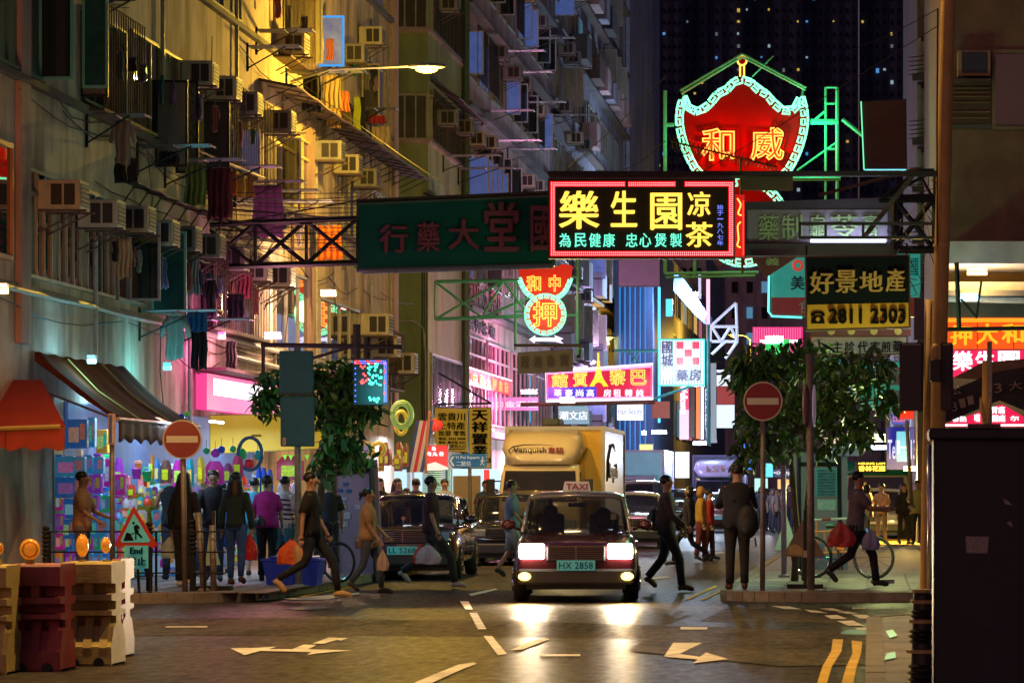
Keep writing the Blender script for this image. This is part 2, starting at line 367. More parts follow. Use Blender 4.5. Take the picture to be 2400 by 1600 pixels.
# ================================================================ left row of tenements (facade on X = XL)
ORD = ['first','second','third','fourth','fifth','sixth','seventh','eighth','ninth','tenth','eleventh','twelfth','thirteenth','fourteenth','fifteenth','sixteenth','seventeenth','eighteenth','nineteenth','twentieth']
litblue = mat('lit_blue_pane', (.10,.13,.25), .3, var=.5, scale=2.5, emit=.16, ecol=(.15,.3,.95)); litcyan = mat('lit_cyan_pane', (.10,.16,.22), .3, var=.5, scale=2, emit=.3, ecol=(.15,.55,.9)); litwarm = glow('lit_warm_pane', (1,.62,.2), .9)
teal_f = mat('teal_frame', (.10,.42,.38), .45, var=.1); blue_f = glow('blue_lit_frame', (.03,.35,.9), .9)
def window(b, x, y0, y1, z0, z1, n, fm, gm=None, transom=0, fw=.05, flat=False):
    """window in a wall that faces +X: frame with mullions, one pane child per light"""
    mb = MB(); t = .06
    mb.box(x, x+t, y0, y0+fw, z0, z1).box(x, x+t, y1-fw, y1, z0, z1).box(x, x+t+.01, y0+fw, y1-fw, z0, z0+fw).box(x, x+t+.01, y0+fw, y1-fw, z1-fw, z1)
    zt = z1-fw-transom
    for i in range(1, n):
        y = y0+(y1-y0)*i/n; mb.box(x, x+t-.005, y-fw*.35, y+fw*.35, z0+fw, z1-fw)
    if transom: mb.box(x+.002, x+t+.005, y0+fw, y1-fw, zt-.03, zt+.03)
    f = part(mb, 'window', fm, b)
    for i in range(n):
        ya, yb = y0+(y1-y0)*i/n+fw*.4, y0+(y1-y0)*(i+1)/n-fw*.4
        g = MB().box(x+.004, x+.018, ya, yb, z0+fw*.8, z1-fw*.8); tl = 0 if flat else rnd.uniform(-.008, .008)
        me = g.mesh('pane', gm if gm else (glassd if rnd.random() < .75 else curtain))
        for v in me.vertices: v.co.x += tl*(v.co.y-ya)/(yb-ya)
        part(me, 'pane', None, f)
    return f
def bars(b, x, y0, y1, z0, z1, step=.16, m=black):
    mb = MB()
    n = int((y1-y0)/step)
    for i in range(n+1): mb.box(x, x+.018, y0+i*step, y0+i*step+.018, z0, z1)
    mb.box(x-.002, x+.02, y0-.01, y1+.01, z0-.02, z0).box(x-.002, x+.02, y0-.01, y1+.01, z1, z1+.02)
    return part(mb, 'window_bars', m, b)
def casement(b, x, y, w, z0, z1, fm, gm, ang=0):
    """opened window leaf, standing out from the wall"""
    mb = MB(); f = .04; d = .035; mb.M = Matrix.Translation((x, y, 0)) @ Matrix.Rotation(ang, 4, 'Z')
    mb.box(0, f, 0, d, z0, z1).box(w-f, w, 0, d, z0, z1).box(f, w-f, 0, d, z0, z0+f).box(f, w-f, 0, d, z1-f, z1)
    o = part(mb, 'open_casement', fm, b)
    g = MB(); g.M = mb.M; g.box(f*.9, w-f*.9, .012, .02, z0+f*.9, z1-f*.9); part(g, 'pane', gm, o); return o
def shell(name, label, y0, y1, h, m, xl=XL, depth=14, loc=None):
    b = thing(name, label, 'building', (xl-depth/2, y0, 0))
    part(MB().box(xl-depth, xl, y0, y1, -.1, h), 'wall', m, b); return b
def ledge(b, y0, y1, z, d=.12, h=.1, m=None, x=XL): return part(MB().box(x-.01, x+d, y0, y1, z, z+h), 'ledge', m or darkc, b)
# ---- near beige tenement
b1 = shell('tenement_building', 'beige stained tenement with laundry, window air conditioners and shops below, at left', 30, 86, 22, beige)
for z in (7.28, 10.28, 13.2): ledge(b1, 30, 85.8, z)
ledge(b1, 30, 85.8, 4.36, .05, .08, kerbm)
part(MB().box(XL-.01, XL+.09, 47.9, 48.45, 3.6, 13), 'pillar', pinkw, b1)
part(MB().box(XL-.01, XL+.09, 72.6, 73.3, 3.6, 9.4), 'pillar', pinkw, b1)
part(MB().box(XL-.01, XL+.13, 85.2, 85.9, 3.2, 20), 'pillar', pinkw, b1)
# first upper floor
mirg = mat('clean_dark_glass', (.25,.25,.27), .02, metal=.9, var=0)
window(b1, XL, 45.0, 47.6, 4.72, 6.35, 2, mat('orange_frame', (.4,.16,.06), .5), mirg, 0, .07, True)
window(b1, XL, YL(60), YL(262), 4.56, 6.12, 12, frame_al, None, .3)
window(b1, XL, YL(270), YL(335), 4.56, 5.95, 2, frame_al)
window(b1, XL, YL(355), YL(430), 4.5, 6.0, 3, frame_gr)
window(b1, XL, YL(455), YL(590), 4.5, 6.0, 6, frame_al)
window(b1, XL, YL(640), YL(722), 4.0, 6.05, 3, frame_al, mirg, 0, .05, True)
window(b1, XL, YL(745), YL(838), 3.9, 5.75, 4, frame_al, mirg, 0, .05, True)
window(b1, XL, YL(846), YL(865), 3.9, 5.6, 1, frame_al)
window(b1, XL, YL(880), YL(915), 4.1, 5.4, 1, frame_al)
casement(b1, XL+.02, YL(300), .5, 4.6, 5.85, mat('white_frame', (.4,.42,.45), .5), glassd)
casement(b1, XL+.02, YL(352), .58, 4.48, 5.85, teal_f, mat('teal_glass', (.02,.09,.09), .08, var=.3))
casement(b1, XL+.02, YL(462), .32, 4.4, 5.8, frame_al, glassd)
# second upper floor
window(b1, XL, 40, YL(98), 7.42, 9.2, 9, frame_gr, mat('green_sheet', (.10,.13,.09), .6, var=.3, streak=True))
casement(b1, XL+.02, YL(88), .49, 7.45, 9.0, teal_f, glassd); casement(b1, XL+.5, YL(112), .38, 7.4, 8.8, teal_f, mat('teal_glass', (.02,.09,.09), .08, var=.3))
casement(b1, XL+.02, YL(185), .42, 7.5, 8.8, black, mat('floral_cloth', (.16,.15,.11), .9, var=.6, scale=14))
casement(b1, XL+.02, YL(246), .30, 7.3, 8.7, frame_gr, mat('green_sheet', (.10,.13,.09), .6))
window(b1, XL, YL(190), YL(290), 7.45, 8.9, 4, frame_gr)
window(b1, XL, YL(302), YL(470), 7.45, 9.0, 8, mat('gilt_frame', (.42,.32,.10), .5))
casement(b1, XL+.02, YL(360), .55, 6.95, 8.4, black, curtain); casement(b1, XL+.02, YL(408), .4, 7.0, 8.6, black, mat('floral_cloth', (.16,.15,.11), .9))
casement(b1, XL+.02, YL(470), .5, 6.9, 8.5, black, mat('dark_panel', (.05,.045,.04), .8))
casement(b1, XL+.02, YL(560), .38, 7.5, 8.4, frame_al, litblue)
window(b1, XL, YL(480), YL(600), 7.45, 8.95, 5, frame_al)
window(b1, XL, YL(620), YL(680), 7.35, 8.95, 3, mat('cream_frame', (.55,.45,.2), .5), None, .35)
window(b1, XL, YL(690), YL(735), 7.35, 8.95, 3, mat('cream_frame', (.55,.45,.2), .5), None, .35)
casement(b1, XL+.02, YL(655), .42, 7.4, 8.7, frame_al, glassd)
window(b1, XL, YL(800), YL(830), 7.3, 8.7, 2, frame_al); window(b1, XL, YL(868), YL(915), 7.4, 8.8, 3, frame_al)
# third upper floor and above
for (a, c, n) in ((300, 420, 4), (450, 560, 5), (640, 700, 3), (760, 800, 2), (850, 900, 3)):
    window(b1, XL, YL(a), YL(c), 10.4, 11.9, n, frame_al)
for (a, c, n) in ((640, 720, 3), (780, 900, 4)): window(b1, XL, YL(a), YL(c), 13.3, 14.8, n, frame_al)
casement(b1, XL+.02, YL(745), .55, 10.75, 11.85, blue_f, litblue); casement(b1, XL+.02, YL(700), .48, 10.5, 12.0, frame_al, curtain)
casement(b1, XL+.02, YL(846), .42, 10.2, 11.6, frame_al, glassd)
for (a, c, z0, z1) in ((455,590,4.45,6.05),(190,290,7.35,8.95),(480,600,7.4,9.0),(640,700,10.3,11.95),(300,420,10.3,11.9),(880,915,4.05,5.45)):
    bars(b1, XL+.34, YL(a), YL(c), z0, z1, .17, rust)
    part(MB().box(XL, XL+.36, YL(a), YL(c), z0-.05, z0-.02), 'cage_floor', rust, b1)
# pipes and wires on the wall
mb = MB(); mb.tube([(XL+.07, y, 4.34+.01*math.sin(y)) for y in range(44, 86, 2)], .045, 6); part(mb, 'horizontal_pipe', pipe_m, b1)
mb = MB(); mb.tube([(XL+.07, 63.5, 4.05), (XL+.07, 66, 4.03), (XL+.07, 72, 4.0)], .05, 6); part(mb, 'horizontal_pipe', pipe_m, b1)
for y, z0, z1 in ((52.5, 3.5, 5.4), (57.5, 7, 13), (59.8, 2.6, 5.0), (64.2, 7.0, 13), (70.4, 5.2, 9.3), (73.4, 3.2, 9), (81.5, 3, 13), (84.7, 3, 13)):
    part(MB().tube([(XL+.08, y, z0), (XL+.08, y, z1)], .04, 6), 'downpipe', rust if y in (70.4,) else pipe_m, b1)
mb = MB()
for k in range(48):
    y = rnd.uniform(46, 84); z = rnd.choice((3.9, 4.3, 7.1, 7.2, 9.2, 10.1, 6.3)) + rnd.uniform(-.1, .1); L = rnd.uniform(3, 9); s = rnd.uniform(.05, .35)
    mb.tube([(XL+.05+rnd.uniform(0,.05), y+L*i/6, z-s*math.sin(math.pi*i/6)+rnd.uniform(-.03,.03)) for i in range(7)], .011, 3)
for k in range(14):
    y = rnd.uniform(46, 84); z = rnd.uniform(4.3, 10); mb.tube([(XL+.06, y, z), (XL+.09, y+rnd.uniform(-.3,.3), z-.8), (XL+.05, y+rnd.uniform(-.5,.5), z-1.7)], .010, 3)
part(mb, 'loose_cables', black, b1, kind='stuff')
# brown sheet canopy between floors and a thinner one lower down
def canopy(y0, y1, z, d, label, m=rust, drop=.22, st=1.0, name='sheet_canopy', x=XL):
    t = thing(name, label, 'canopy', (x, y0, z)); mb = MB()
    mb.grid(lambda u, v: (x+.02+d*v, y0+(y1-y0)*u, z-drop*v+.012*math.sin(u*60)+.012*math.sin(u*17)), 60, 3); me = mb.mesh('sheet', m)
    o = part(me, 'sheet', None, t); sm = o.modifiers.new('thick', 'SOLIDIFY'); sm.thickness = .03
    k = int((y1-y0)/st); 
    for i in range(k+1):
        y = y0+i*(y1-y0)/max(k,1); g = MB(); g.bar((x+.01, y, z-.5), (x+d*.9, y, z-drop-.03), .014, 3); g.bar((x+.01, y, z-.04), (x+d, y, z-drop-.03), .014, 3); part(g, 'bracket', black, t)
    return t
canopy(66.9, 87, 9.62, .75, 'long rusty sheet canopy above the yellow-lit windows of the beige tenement', drop=.15)
canopy(54.4, 67, 6.50, .32, 'narrow dark sheet canopy over the first-floor air conditioners of the beige tenement', black, .06)
canopy(59.5, 68.5, 5.62, .25, 'short dark canopy above the laundry windows of the beige tenement', black, .05)
# ---- green corner tenement, its end wall faces the lane
G0, G1 = 92.6, 100.2
b2 = shell('tenement_building', 'green rendered tenement on the corner of the side lane', G0, G1, 26, greenw)
for z in (10.96, 13.97, 16.97):
    ledge(b2, G0-.0, G1, z, .06, .1, pinkw)
    window(b2, XL, G0+.5, G1-.5, z+.15, z+1.4, 8, frame_al, None); bars(b2, XL+.12, G0+.3, G1-.2, z+.12, z+1.5, .2)
for z in (10.96, 13.97):
    mb = MB()
    for i in range(4): mb.box(XL-.95+.3*i, XL-.91+.3*i, G0-.05, G0, z+.15, z+1.3)
    mb.box(XL-.97, XL+.02, G0-.055, G0-.002, z+.1, z+.15).box(XL-.97, XL+.02, G0-.055, G0-.002, z+1.3, z+1.35)
    f = part(mb, 'window', frame_al, b2)
    for i in range(3): part(MB().box(XL-.91+.3*i, XL-.66+.3*i+.01, G0-.02, G0-.01, z+.16, z+1.29), 'pane', mat('dim_glass', (.05,.045,.035), .3, var=.3), f)
    part(MB().box(XL-1.0, XL+.06, G0-.12, G0-.001, z, z+.1), 'ledge', pinkw, b2)
part(MB().tube([(XL-.95, G0-.05, 6.15), (XL-.4, G0-.05, 6.15), (XL-.12, G0-.05, 5.95), (XL-.06, G0-.05, 5.2), (XL-.06, G0-.05, 2.6)], .035, 6), 'cable_conduit', pipe_m, b2)
for dx in (0, .07, .13): part(MB().tube([(XL-.02-dx, G0-.06, 7.5), (XL-.03-dx, G0-.06, 4), (XL+.02-dx, G0-.07, 2.5)], .018, 4), 'loose_cable', black, b2)
bars(b2, XL+.08, G0+.6, G1-.4, 3.2, 5.2, .22); window(b2, XL, G0+.4, G1-.3, 3.1, 5.3, 5, frame_al, mat('dim_purple_glass', (.06,.03,.05), .1, var=.3))
part(MB().tube([(XL+.12, G1, .1), (XL+.12, G1, 25)], .11, 8), 'downpipe', mat('green_pipe', (.06,.12,.07), .5), b2)
canopy(G0+.4, G0+7, 12.75, .8, 'dark sheet canopy over the street lamp on the green tenement', rust, .5)
canopy(91.5, 95.5, 9.55, .7, 'dark sheet canopy just above the big green hanging sign', black, .25)
# ---- pink tenement beyond
b3 = shell('tenement_building', 'pink and brown tenement with neon-lit first floor and rows of air conditioners', 100.4, 128, 30, pinkw)
pinkglass = mat('pink_window', (.10,.03,.07), .08, var=.4, scale=3, coat=.5)
for z in (6.9, 9.9, 12.9, 15.9, 18.9, 21.9):
    ledge(b3, 100.4, 128, z, .3, .12, rust if z in (9.9, 15.9) else darkc)
    y = 101.2
    while y < 126:
        wv = rnd.uniform(1.6, 3.2); r = rnd.random()
        window(b3, XL, y, y+wv, z+1.0, z+2.5, max(2, int(wv/.7)), frame_al, litblue if (r < .12) else (curtain if r < .25 else None))
        if rnd.random() < .6: casement(b3, XL+.02, y+.1, .5, z+1.0, z+2.3, mat('white_frame', (.4,.42,.45), .5), litblue if rnd.random() < .2 else glassd)
        if rnd.random() < .4: bars(b3, XL+.35, y, y+wv, z+.9, z+2.5, .2)
        y += wv+rnd.uniform(.3, 1.2)
for k, (a, c) in enumerate(((100.8, 106), (106.6, 113), (114, 121), (121.8, 127.5))):
    window(b3, XL, a, c, 3.6, 6.2, 5, mat('pink_frame', (.45,.25,.25), .5), pinkglass, .5)
part(MB().box(XL-.01, XL+.3, 100.4, 128, 3.2, 3.4), 'ledge', pinkw, b3)
def wall_text(s, m, b, y, z, w_, h, x=XL+.05):
    me, a, c_, c, d = text_mesh(s, .004, 0, 0); m2 = thick(me, 'painted_character', .02); m2.materials.clear(); m2.materials.append(m)
    m2.transform(Matrix.Translation((x, y, z)) @ Matrix.Rotation(R(90), 4, 'Z') @ Matrix.Diagonal((w_/(c_-a), 1, h/(d-c), 1)) @ Matrix.Rotation(R(90), 4, 'X') @ Matrix.Translation((-(a+c_)/2, -(c+d)/2, 0)))
    link(bpy.data.objects.new('painted_character', m2), b)
rp_ = mat('wall_red_paint', (.35,.03,.04), .7); bp_ = mat('wall_black_paint', (.02,.02,.02), .7)
for i, ch in enumerate('和中大押店'): wall_text(ch, rp_, b3, 102.2+1.9*i, 7.55, 1.3, .75)
for i, ch in enumerate('當押金銀'): wall_text(ch, bp_, b3, 101.8+2.0*i, 6.55, 1.5, .4)
part(MB().box(XL+.08, XL+.10, 101, 113, 4.70, 5.15), 'red_reflection_band', glow('red_reflection_glow', (1,.02,.06), .7), b3)  # neon reflected in the windows, built as a glowing band, tube and characters
part(MB().bar((XL+.12,101,5.2),(XL+.12,113,5.2), .025, 6), 'neon_tube', glow('pale_pink_reflection', (1,.6,.7), 2), b3)
for i, ch in enumerate('中和大押金行'): wall_text(ch, glow('orange_reflection_char', (1,.35,.05), 1.2), b3, 102.2+1.8*i, 4.92, 1.0, .34, XL+.13)
# blue casements, lit
for y in (101.5, 102.7, 104, 105.4, 107): casement(b3, XL+.05, y, .62, 10.15, 11.5, mat('white_frame', (.4,.42,.45), .5), litblue, -.1)
# ---- further tenement
b4 = shell('tenement_building', 'distant brown tenement with ragged balconies before the ribbed tower', 128.3, 166, 34, greyw)
for z in [3.6+3*i for i in range(10)]:
    ledge(b4, 128.3, 166, z, .35, .12, rust if int(z) % 2 else darkc); y = 129
    while y < 163:
        wv = rnd.uniform(1.8, 3.8); window(b4, XL, y, y+wv, z+.9, z+2.4, 3, frame_al, litcyan if rnd.random() < .10 else None)
        if rnd.random() < .5: part(MB().box(XL, XL+.7, y, y+wv*.8, z+.2, z+1.2), 'balcony_box', rnd.choice((rust, greyw, pinkw, darkc)), b4)
        if rnd.random() < .35: casement(b4, XL+.05, y, .8, z+.9, z+2.4, frame_al, litblue if rnd.random() < .3 else curtain)
        y += wv+rnd.uniform(.4, 1.5)
# ---- ribbed tower standing forward
def tower_block(name, label, px0, px1, Y0, Y1, top_py, m, base=-.1):
    b = thing(name, label, 'building', (XP((px0+px1)/2, Y0), Y0, 0)); x0, x1 = XP(px0, Y0), XP(px1, Y0)
    part(MB().box(x0, x1, Y0, Y1, base, ZP(top_py, Y0)), 'wall', m, b); return b, x0, x1
purp = mat('purple_grey_cladding', (.34,.26,.32), .7, var=.15, scale=.6, streak=True, dirt=.4)
bluew = mat('weathered_blue_lit_wall', (.22,.26,.40), .7, var=.4, scale=1.2, streak=True, dirt=.7)  # blue light on the tower's side wall put into its colour, besides weathering
b5, x0, x1 = tower_block('ribbed_tower', 'purple grey tower with pale vertical ribs at the end of the tenement row', 1362, 1470, 168, 192, -300, purp)
for px in (1362, 1378, 1393, 1409, 1425, 1441, 1457, 1468):
    x = XP(px, 168); part(MB().box(x, x+.16, 167.8, 168.0, -.1, ZP(-300, 168)), 'vertical_rib', mat('pale_rib', (.40,.38,.46), .6), b5)
for z in [6+4*i for i in range(9)]: part(MB().box(x0, x1, 167.86, 167.99, z, z+.06), 'cladding_joint', darkc, b5)
part(MB().box(x1, x1+.12, 168.1, 191.9, 0, ZP(-300,168)), 'side_wall', bluew, b5)
# blue lit glazed block lower down in front of the tower
b6, x0, x1 = tower_block('shop_building', 'low building with blue neon fins beside the ribbed tower', 1440, 1530, 150, 166, 560, mat('navy_cladding', (.05,.10,.22), .5))
finm = glow('blue_neon_fin', (.02,.28,.75), .75)
for px in (1452, 1464, 1476, 1488, 1500, 1512): part(MB().box(XP(px,150), XP(px,150)+.05, 149.8, 149.99, 3, ZP(566,150)), 'neon_fin', finm, b6)
part(MB().box(XP(1543,150), XP(1548,150), 149.7, 149.9, ZP(990,150), ZP(565,150)), 'neon_strip', glow('cyan_strip', (.05,.6,1), 2.2), b6)
# escalator-like blue canopy
mb = MB(); mb.prism([P(1580,640,150), P(1600,650,150), P(1655,730,150), P(1653,760,150), P(1632,740,150), P(1578,680,150)], (0,6,0)); part(mb, 'sloping_canopy', mat('blue_canopy', (.10,.22,.5), .3, emit=.12, ecol=(.1,.35,1)), b6)
# grey wall block closing the street
b7, x0, x1 = tower_block('office_building', 'grey stained block with dark windows closing the street behind the steel frame', 1560, 2140, 330, 345, 560, greyw)
for i in range(16):
    for j in range(6):
        px = 1575+i*35; py = 600+j*60
        part(MB().box(XP(px,330), XP(px+14,330), 329.9, 329.99, ZP(py+26,330), ZP(py,330)), 'window', litcyan if rnd.random() < .3 else glassd, b7)
# ---- dark residential towers far behind
towm = mat('night_tower', (.045,.07,.15), .9, var=.25, scale=.3, streak=True); towd = mat('night_shade', (.02,.03,.06), .9, var=.2, scale=.3)
winm = [glow('tower_window_white', (.6,.8,.9), .35), glow('tower_window_blue', (.12,.45,1), .5), glow('tower_window_yellow', (1,.65,.12), .45), glow('tower_window_dim', (.3,.35,.4), .25)]
tl = ['slab next to the ribbed tower', 'slab behind the shield neon sign', 'slab right of the shield neon sign', 'slab behind the green lattice', 'slab beside the right-hand dark buildings']
rng = ((1500, 1600), (1604, 1740), (1744, 1880), (1884, 2010), (2014, 2150))
darkwin = mat('unlit_tower_window', (.012,.018,.035), .9, var=0, spec=0)
for k, (a, c) in enumerate(rng):
    Y = 420+8*k; b, x0, x1 = tower_block('residential_tower', 'dark high-rise ' + tl[k], a, c, Y, Y+20, -520, towm)
    n = 4
    for i in range(n):
        xa = a+(c-a)*(i+.62)/n; part(MB().box(XP(xa,Y), XP(xa+(c-a)/n*.38,Y), Y-.5, Y-.02, 0, ZP(-520,Y)), 'recess_shade_strip', towd, b)  # shade of the facade recesses put into dark strips
    g = MB(); cnt = 0
    for j in range(24):
        for i in range(n*2):
            px = a+(c-a)*(i+.3)/(n*2); py = -6+j*28
            lit = rnd.random() < (.07 if k != 2 else .10)
            if k == 1 and i == 7 and 0 < j < 10: lit = rnd.random() < .75
            if k == 2 and i == 0 and j < 10: lit = rnd.random() < .6
            if lit:
                s = rnd.uniform(3.5, 7); part(MB().box(XP(px,Y), XP(px+s,Y), Y-.62, Y-.55, ZP(py+s*rnd.uniform(.8,1.6),Y), ZP(py,Y)), 'lit_window', rnd.choice(winm), b); cnt += 1
            else: g.box(XP(px,Y), XP(px+6,Y), Y-.6, Y-.54, ZP(py+9,Y), ZP(py,Y))
    part(g, 'unlit_windows', darkwin, b, kind='stuff')
mb = MB(); mb.grid(lambda u, v: (-160+320*u, 640+30*math.sin(u*5), -1+60*v*(.6+.4*math.sin(u*7+1))), 24, 3); struct(mb, 'hill', towd)
# ---- right side
b8 = thing('corner_building', 'brown dark building with a window air conditioner above the orange pawn shop sign, at right', 'building', (5, 62, 0))
part(MB().box(1.42, 16, 62, 90, -.1, 16), 'wall', browntile, b8)
YB = 62
def fr(px0, px1, py0, py1, d, name, m, b=None, Y=YB): return part(MB().box(XP(px0,Y), XP(px1,Y), Y-d, Y+.002, ZP(py1,Y), ZP(py0,Y)), name, m, b or b8)
fr(2222, 2420, 292, 302, .06, 'ledge', darkc)
mb = MB(); Y = YB
mb.box(XP(2325,Y), XP(2334,Y), Y-.08, Y, ZP(305,Y), ZP(118,Y)).box(XP(2334,Y), XP(2440,Y), Y-.08, Y, ZP(305,Y), ZP(297,Y)).box(XP(2334,Y), XP(2440,Y), Y-.08, Y, ZP(126,Y), ZP(118,Y))
wf = part(mb, 'window', mat('brown_frame', (.22,.15,.09), .6), b8); part(MB().box(XP(2334,Y), XP(2440,Y), Y-.03, Y-.02, ZP(297,Y), ZP(126,Y)), 'pane', glassd, wf)
fr(2222, 2322, 186, 300, .03, 'louvre_panel', mat('brown_panel', (.10,.06,.035), .8), Y=YB)
for py in (196, 206, 216, 226, 240, 262, 276): fr(2232, 2320, py, py+3, .07, 'louvre_slat', mat('brown_frame', (.22,.15,.09), .6))
fr(2200, 2460, 590, 640, 2.6, 'concrete_canopy', mat('pale_concrete', (.55,.48,.55), .8, var=.2, scale=2, dirt=.3))
fr(2200, 2460, 670, 692, 1.2, 'canopy_beam', mat('pale_concrete', (.55,.48,.55), .8)); fr(2205, 2460, 692, 705, 1.6, 'shop_beam', darkc)
part(MB().bar(P(2195,700,YB-1.3), P(2460,706,YB-1.3), .06, 6), 'service_pipe', pipe_m, b8)
b9 = thing('tenement_building', 'dark tenement sliver with green-lit windows behind the tall pole, at right', 'building', (4, 92, 0))
part(MB().box(1.25, 12, 91, 130, -.1, 22), 'wall', darkc, b9)
gf = mat('pale_frame', (.35,.38,.3), .5)
for k, (py0, py1) in enumerate(((90, 180), (200, 330), (350, 440), (470, 560), (585, 650))):
    Y = 90.9; part(MB().box(XP(2133,Y)+.05, XP(2222,Y), Y-.5, Y, ZP(py1+14,Y), ZP(py1,Y)), 'ledge', darkc, b9)
    f = part(MB().box(XP(2150,Y), XP(2158,Y), Y-.12, Y, ZP(py1,Y), ZP(py0,Y)).box(XP(2186,Y), XP(2192,Y), Y-.12, Y, ZP(py1,Y), ZP(py0,Y)), 'window', gf, b9)
    part(MB().box(XP(2158,Y), XP(2186,Y), Y-.06, Y-.04, ZP(py1,Y), ZP(py0+8,Y)), 'pane', mat('pale_pane', (.25,.3,.22), .3, var=.3), f)
    for i in range(5): part(MB().bar(P(2130,py1-10*i-5,Y-.4), P(2196,py1-10*i-12,Y-.4), .015, 3), 'drying_rod', black, b9)
b10 = thing('shop_building', 'far right row of shops under the tree crown', 'building', (2, 130, 0))
part(MB().box(.9, 12, 130.2, 300, -.1, 9), 'wall', greyw, b10)
b11 = thing('tenement_building', 'pale grey distant tenement left of the pink neon board', 'building', (-5, 230, 0))
part(MB().box(XL-14, XP(1655,230), 230, 260, -.1, ZP(590,230)), 'wall', greyw, b11)
for j in range(9):
    for i in range(3): part(MB().box(XP(1598+i*18,230), XP(1608+i*18,230), 229.9, 229.99, ZP(650+j*45,230), ZP(628+j*45,230)), 'window', litcyan if rnd.random() < .3 else glassd, b11)
b12 = shell('shop_building', 'lower row of lit shops with cladding boards beyond the box trucks', 166.2, 229, 14, greyw, xl=-10.6)
for y in range(168, 228, 6):
    for z in (4.5, 8, 11): window(b12, -10.6, y, y+4, z, z+2, 3, frame_al, (litcyan, litwarm, glow('lit_pink_pane', (1,.25,.6), .6))[rnd.randrange(3)] if rnd.random() < .6 else None)
# ================================================================ hanging signs
def quadbox(c4, Y, d):
    """board whose front outline is the four given points at depth Y (clockwise from top left), d thick"""
    mb = MB(); mb.prism([P(x, y, Y) for x, y in c4], (0, d, 0)); return mb
def rect(a, b, c, d): return [(a, c), (b, c), (b, d), (a, d)]
def sign(name, label, c4, Y, face, edge=None, d=.18, fw=0, cat='sign', group=None):
    if len(c4) == 4 and not isinstance(c4[0], tuple): c4 = rect(*c4)
    xs = [p[0] for p in c4]; ys = [p[1] for p in c4]
    t = thing(name, label, cat, P(sum(xs)/4, max(ys), Y), group)
    part(quadbox(c4, Y, d), 'sign_box', edge or black, t)
    cx, cy = sum(xs)/len(xs), sum(ys)/len(ys); q = fw
    ins = [(x+(q if x < cx else -q), y+(q if y < cy else -q)) for x, y in c4]
    part(MB().prism([P(x, y, Y-.012) for x, y in ins], (0, .010, 0)), 'sign_face', face, t)
    return t
def chars(s, t, m, boxes, Y, name='character', **k):
    for ch, (a, b, c, d) in zip(s, boxes): text(ch, name, m, t, a, b, c, d, Y, **k)
def ntube(t, pts, Y, r, m, name='neon_tube', closed=False): return part(MB().tube([P(x, y, Y) for x, y in pts], r, 5, closed), name, m, t)
def truss(t, a0, a1, b0, b1, Y, n, r=.045, m=black, d=0, name='truss'):
    mb = MB(); A = [P(a0[0]+(a1[0]-a0[0])*i/n, a0[1]+(a1[1]-a0[1])*i/n, Y) for i in range(n+1)]; B = [P(b0[0]+(b1[0]-b0[0])*i/n, b0[1]+(b1[1]-b0[1])*i/n, Y) for i in range(n+1)]
    mb.bar(A[0], A[-1], r).bar(B[0], B[-1], r)
    for i in range(n+1): mb.bar(A[i], B[i], r*.7)
    for i in range(n):
        mb.bar(A[i], B[i+1], r*.7); mb.bar(B[i], A[i+1], r*.7)
    return part(mb, name, m, t)
def smooth_path(pts, n=6, closed=False):
    out = []; k = len(pts)
    for i in range(k if closed else k-1):
        p0, p1, p2, p3 = [Vector((*pts[(i+j) % k], 0)) if closed else Vector((*pts[min(max(i+j, 0), k-1)], 0)) for j in (-1, 0, 1, 2)]
        for j in range(n):
            u = j/n; q = .5*((2*p1)+(p2-p0)*u+(2*p0-5*p1+4*p2-p3)*u*u+(3*p1-p0-3*p2+p3)*u**3); out.append((q.x, q.y))
    if not closed: out.append(pts[-1])
    return out
def fret(t, path, Y, r, m, L=22, wd=8):
    """key-pattern neon following a path: one bent tube per link"""
    seg = []; tot = 0
    for a, b in zip(path, path[1:]):
        l = math.hypot(b[0]-a[0], b[1]-a[1]); seg.append((tot, l, a, b)); tot += l
    def at(s):
        s = max(0, min(tot-.001, s))
        for (t0, l, a, b) in seg:
            if s <= t0+l and l > 0:
                u = (s-t0)/l; n = (-(b[1]-a[1])/l, (b[0]-a[0])/l); return (a[0]+(b[0]-a[0])*u, a[1]+(b[1]-a[1])*u, n)
        a = seg[-1][3]; return (a[0], a[1], (0, 1))
    k = max(1, round(tot/L)); L = tot/k
    cell = [(.02,.15),(.02,-1),(.88,-1),(.88,-.1),(.40,-.1),(.40,1),(1.06,1),(1.06,.35)]
    for i in range(k):
        mb = MB(); pts = []
        for (u, v) in cell:
            x, y, n = at((i+u)*L); pts.append(P(x+n[0]*v*wd, y+n[1]*v*wd, Y))
        mb.tube(pts, r, 5); part(mb, 'neon_link', m, t)
n_green = glow('neon_green', (.20,1.0,.48), 1.9); n_yell = glow('neon_yellow', (1,.50,.07), 1.9); n_red = glow('neon_red', (1,.03,.02), 3)
n_white = glow('neon_white', (.95,.8,1), 1.4); n_pink = glow('neon_pink', (1,.25,.6), 1.8); n_teal = glow('neon_teal', (.12,.85,.75), 1.6)
led_y = glow('led_yellow', (1,.58,.07), 1.5); led_c = glow('led_cyan', (.15,.95,.62), 1.25); led_b = glow('led_blue', (.18,.22,1), 1.1); led_r = glow('led_red', (1,.04,.05), 2.2); led_p = glow('led_pinkwhite', (1,.55,.6), 1.5)
gold = mat('gold_letter', (.62,.45,.12), .5, var=.1)
